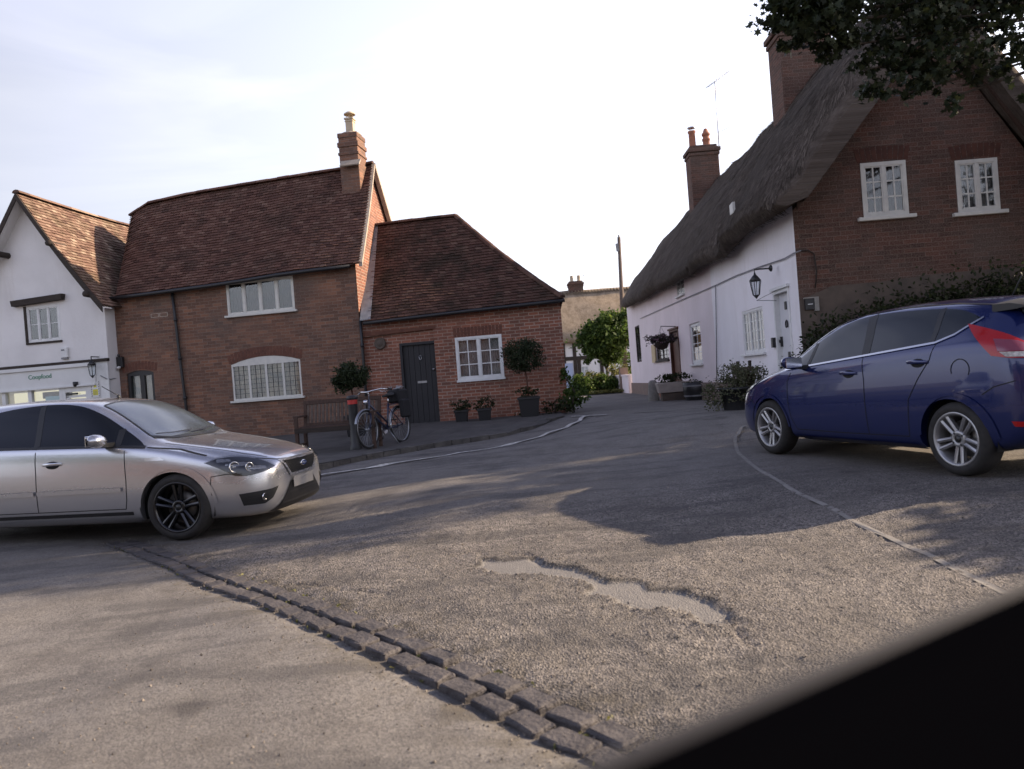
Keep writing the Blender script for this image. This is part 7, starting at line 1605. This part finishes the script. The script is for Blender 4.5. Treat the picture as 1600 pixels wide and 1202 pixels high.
for sy in (1, -1):
    D = (0, -sy, 0)
    dlo = [(1.16, .935, 1), (1.6, .972), (2.4, 1.035), (3.14, 1.095, 1), (3.30, 1.15), (3.46, 1.255, 1), (3.2, 1.345), (2.8, 1.385), (2.3, 1.395), (1.95, 1.355), (1.6, 1.215), (1.35, 1.06)]
    patch(blue, blue, bw, 'side_windows', sm_poly(side(BP(dlo), sy)), D, M['blue_glass'], .004)
    strips(blue, blue, bw, 'window_pillar', [side(BP([(2.34, 1.03), (2.30, 1.2), (2.24, 1.39)]), sy)], .10, D, M['trim_black'], .0065)
    for l_ in ([(3.10, 1.09), (3.08, 1.2), (3.03, 1.37)], [(1.52, .965), (1.53, 1.06), (1.53, 1.18)]): strips(blue, blue, bw, 'window_pillar', [side(BP(l_), sy)], .05, D, M['trim_black'], .0065)
    strips(blue, blue, bw, 'beltline_trim', [side(BP([(1.14, .925), (1.6, .962), (2.4, 1.026), (3.14, 1.086), (3.30, 1.14), (3.47, 1.26)]), sy)], .017, D, M['chrome'], .009)
    strips(blue, blue, bw, 'panel_gaps', [side(BP([(1.28, .93), (1.22, .80), (1.22, .6), (1.25, .42), (1.32, .30)]), sy), side(BP([(2.32, 1.02), (2.36, .8), (2.36, .5), (2.36, .30)]), sy), side(BP([(3.16, 1.09), (3.12, .95), (3.0, .80), (2.88, .62), (2.86, .45), (2.84, .30)]), sy), side(BP([(1.32, .30), (2.0, .295), (2.84, .30)]), sy),
        side(BP([(3.42 + .085 * math.cos(a), .86 + .085 * math.sin(a)) for a in np.linspace(R(-30), R(200), 12)]), sy), side(BP([(3.60, .66), (3.7, .72), (3.85, .76)]), sy), side(BP([(.34, .62), (.5, .60), (.58, .5)]), sy), side(BP([(1.2, 1.02), (1.5, 1.20), (1.8, 1.345), (2.1, 1.41), (2.6, 1.425), (3.1, 1.405), (3.45, 1.36)]), sy)], .008, D, M['seam'], .0025, .05)
    strips(blue, blue, bw, 'swage_line', [side(BP([(1.3, .80), (2.2, .865), (3.1, .93)]), sy)], .012, D, M['seam'], -.0008)
    for f0 in (.84, 3.33): strips(blue, blue, bw, 'wheel_arch_lip', [side(BP([(f0 + .362 * math.cos(a), .305 + .362 * math.sin(a)) for a in np.linspace(R(3), R(177), 18)]), sy)], .024, D, M['blue'], .010)
    strips(blue, blue, bw, 'sill', [side(BP([(1.25, .215), (2.9, .215)]), sy)], .05, D, M['blue'], .014)
    handle(blue, bw, bx_(2.16), .865, sy, M['blue'], .22); handle(blue, bw, bx_(3.0), .935, sy, M['blue'], .22)
    mirror(blue, (bx_(1.50), sy * .985, 1.0), sy, M['blue'])
    DB = (.80, -.60 * sy, 0)    # seen from behind and the side
    e_ = Vector((0, 0, 1)).cross(Vector(DB)).normalized()
    def ab(f, y, z): return (Vector((bx_(f), y * sy, z)).dot(e_), z)
    tl = [ab(3.60, .85, 1.215) + (1,), ab(3.64, .84, 1.20), ab(3.80, .74, 1.10), ab(3.93, .62, .985) + (1,), ab(3.92, .66, .92) + (1,), ab(3.82, .78, .93), ab(3.70, .83, .955) + (1,), ab(3.62, .85, 1.08)]
    o = patch(blue, blue, bw, 'tail_light', sm_poly(tl), DB, M['tail_red'], .010)
    patch(blue, o, bw, 'smoked_lens', [ab(3.73, .82, 1.075)[:2], ab(3.84, .72, 1.05)[:2], ab(3.925, .63, .985)[:2], ab(3.915, .66, .965)[:2], ab(3.745, .815, .985)[:2]], DB, M['tail_pink'], .014)
    patch(blue, o, bw, 'reversing_lens', [ab(3.75, .81, .980)[:2], ab(3.91, .67, .962)[:2], ab(3.91, .67, .925)[:2], ab(3.78, .79, .942)[:2]], DB, M['tail_clear'], .014)
    patch(blue, blue, bw, 'bumper_reflector', [ab(3.80, .80, .46)[:2], ab(3.93, .66, .45)[:2], ab(3.93, .66, .41)[:2], ab(3.82, .79, .42)[:2]], DB, M['tail_red'], .008)
    D2 = (-.62, -.78 * sy, 0); e2 = Vector((0, 0, 1)).cross(Vector(D2)).normalized()
    def fb(f, y, z): return (Vector((bx_(f), y * sy, z)).dot(e2), z)
    hl = [fb(.78, .80, .92) + (1,), fb(.55, .78, .86), fb(.30, .70, .78), fb(.16, .60, .70) + (1,), fb(.20, .68, .665), fb(.42, .80, .72), fb(.62, .83, .82)]
    o = patch(blue, blue, bw, 'headlight', sm_poly(hl), D2, M['lamp_bowl'], .006); patch(blue, o, bw, 'lens', sm_poly(hl), D2, M['lamp_glass'], .014)
patch(blue, blue, bw, 'windscreen', sm_poly([(0, .02), (.38, .035), (.60, .09, 1), (.54, .38), (.49, .63, 1), (.26, .675), (0, .69), (-.26, .675), (-.49, .63, 1), (-.54, .38), (-.60, .09, 1), (-.38, .035)]), DT, M['screen_glass'], .004, .06)
patch(blue, blue, bw, 'rear_window', sm_poly([(-.46, 1.32, 1), (0, 1.345), (.46, 1.32, 1), (.53, 1.14), (.5, 1.075, 1), (0, 1.04), (-.5, 1.075, 1), (-.53, 1.14)]), (1, 0, 0), M['screen_glass'], .006, .05)
mb = MB(); g = []
for i, y in enumerate(np.linspace(-.57, .57, 13)):
    z0 = 1.405 - .05 * (abs(y) / .57) ** 2; e2 = .0 if abs(y) < .5 else .03
    g.append([Vector((bx_(3.50), y, z0 + .0)), Vector((bx_(3.66), y, z0 - .004)), Vector((bx_(3.80) + e2, y, z0 - .03)), Vector((bx_(3.81) + e2, y, z0 - .045)), Vector((bx_(3.70), y, z0 - .055)), Vector((bx_(3.50), y, z0 - .06))])
mb.smooth = True; mb.grid(g); mb.add(g[0], [tuple(range(6))]); mb.add(g[-1], [tuple(range(6))]); mb.build('spoiler', M['trim_black'], blue, local=True)
patch(blue, blue, bw, 'rear_number_plate', [(-.26, .80), (.26, .80), (.26, .69), (-.26, .69)], (1, 0, 0), mat('plain_rear_plate', (.6, .5, .1), .5), .01)
mb = MB(); mb.tube([(bx_(3.2), 0, 1.44), (bx_(3.3), 0, 1.60)], .005, 5); mb.build('roof_aerial', M['trim_black'], blue, local=True)
for f in (.84, 3.33):
    for sy in (-1, 1): wheel(blue, bx_(f), sy * (TB - .10), .302, .212, .195, sy, 'double5', M['silver_rim'])

# ------------------------------------------------------------------ the photographer's own car: top of the door just under the window
P1 = EYEP + ray(900, 1208) * .26; P2 = EYEP + ray(1650, 892) * .444; zt = (P1.z + P2.z) / 2
u_ = Vector((P2.x - P1.x, P2.y - P1.y, 0)).normalized(); nn_ = Vector((-u_.y, u_.x, 0)); DW = Wall((P1.x, P1.y), u_, nn_); gd0 = gz(0, 0)
door = thing('car_door', 'black car door top crossing the lower right corner, nearest the viewer', 'car door', (P1.x, P1.y, gd0 + .0))
mb = MB()
for s_ in [0]: mb.grid([[DW.P(q, zt + z, o) for o, z in [(.006, -.010), (.003, .0), (-.004, .0015), (-.008, .0005)]] for q in np.linspace(-.55, 1.0, 8)])
mb.build('weather_strip', mat('grey_seal', (.015, .015, .02), .9), door)
sec = [(.02, -.055), (.012, -.012), (-.004, .0), (-.03, .0), (-.10, -.012), (-.125, -.04), (-.125, -.5), (-.09, -.80)]
mb = MB(); g = []; ks = np.linspace(-.55, 1.0, 12)
for s_ in ks: g.append([DW.P(s_, zt + z, o) for o, z in sec])
mb.smooth = False; mb.grid(g); mb.build('inner_trim', mat('door_trim_black', (.0015, .0015, .002), .95, spec=.0), door)
sec = [(.02, -.056), (.05, -.09), (.075, -.25), (.08, -.5), (.06, -.85), (.0, -.98), (-.09, -.98), (-.09, -.80)]
mb = MB(); g = []
for s_ in ks: g.append([DW.P(s_, zt + z, o) for o, z in sec])
mb.smooth = True; mb.grid(g); mb.build('outer_skin', mat('door_paint_black', (.012, .012, .015), .25, coat=1.0), door)
mb = MB()
for s_ in (ks[0], ks[-1]): mb.add([DW.P(s_, zt + z, o) for o, z in [(.02, -.055), (.012, -.012), (-.004, 0), (-.03, 0), (-.10, -.012), (-.125, -.04), (-.125, -.5), (-.09, -.8), (-.09, -.98), (0, -.98), (.06, -.85), (.08, -.5), (.075, -.25), (.05, -.09)]], [tuple(range(14))])
mb.build('door_edge', M['trim_black'], door)
mb = MB(); g = []
for s_ in (ks[0], ks[-1]): g.append(None)
mb.wbox(DW, -.6, 1.05, gd0 + .1, zt - .985, -.10, .04); mb.build('sill', M['trim_black'], door)
# neighbours on the near side of the street, reflected in the paintwork and seen only in the side of the silver car
# ================================================================== THE NEAR SIDE OF THE SQUARE, BEHIND THE VIEWER
def back_house(x0, x1, y, h, label, wm, tm):
    c = ((x0 + x1) / 2, y, gz((x0 + x1) / 2, y)); t_ = thing('terrace_house', label, 'house', c, group=None)
    W_ = Wall((x1, y), (-1, 0), (0, 1)); w = x1 - x0; mb = MB(); mb.wbox(W_, 0, w, -.4, h, -6, 0); mb.build('wall', wm, t_)
    mb = MB(); a, b, c_ = W_.P(-.3, h - .1, .3), W_.P(-.3, h + 3.0, -3), W_.P(-.3, h - .1, -6.3); d = Vector((-(w + .6), 0, 0)); mb.add([a, b, c_, a + d, b + d, c_ + d], [(0, 1, 4, 3), (1, 2, 5, 4), (0, 2, 1), (3, 4, 5)]); mb.build('roof', tm, t_)
    n = int(w / 3)
    for k in range(n):
        for z in (1.0, h - 1.7):
            s_ = w * (k + .5) / n; mb = MB(); mb.wbox(W_, s_ - .55, s_ + .55, z, z + 1.2, 0, .03); o = mb.build('window', M['white_paint'], t_); mb = MB(); mb.wbox(W_, s_ - .48, s_ - .03, z + .07, z + 1.13, .03, .04); mb.wbox(W_, s_ + .03, s_ + .48, z + .07, z + 1.13, .03, .04); mb.build('pane', M['car_glass'], o)
back_house(-26, -9, -13, 5.2, 'long brick terrace on the near side of the square, seen only in reflections', M['brick_red'], M['thatch'])
back_house(-7, 6, -15, 5.6, 'brick terrace directly behind the viewer, seen only in reflections', M['brick_old'], M['thatch'])
for x, y, s_, lb in ((-17, -5.5, 1.0, 'broad green tree behind the viewer on the left, seen only in reflections'), (-4.5, -9, .9, 'green tree straight behind the viewer, seen only in reflections'), (8, -10, 1.0, 'green tree behind the viewer on the right, seen only in reflections')):
    tree('street_tree', lb, 'tree', (x, y, gz(x, y)), 2.6, [((x, y, 5.2), (3.2 * s_, 2.6 * s_, 2.4 * s_)), ((x + 1.5, y, 4.0), (1.8, 1.6, 1.4)), ((x - 1.6, y + .3, 4.2), (1.8, 1.6, 1.3))], .34, 2600, M['leaf_green'], .25)
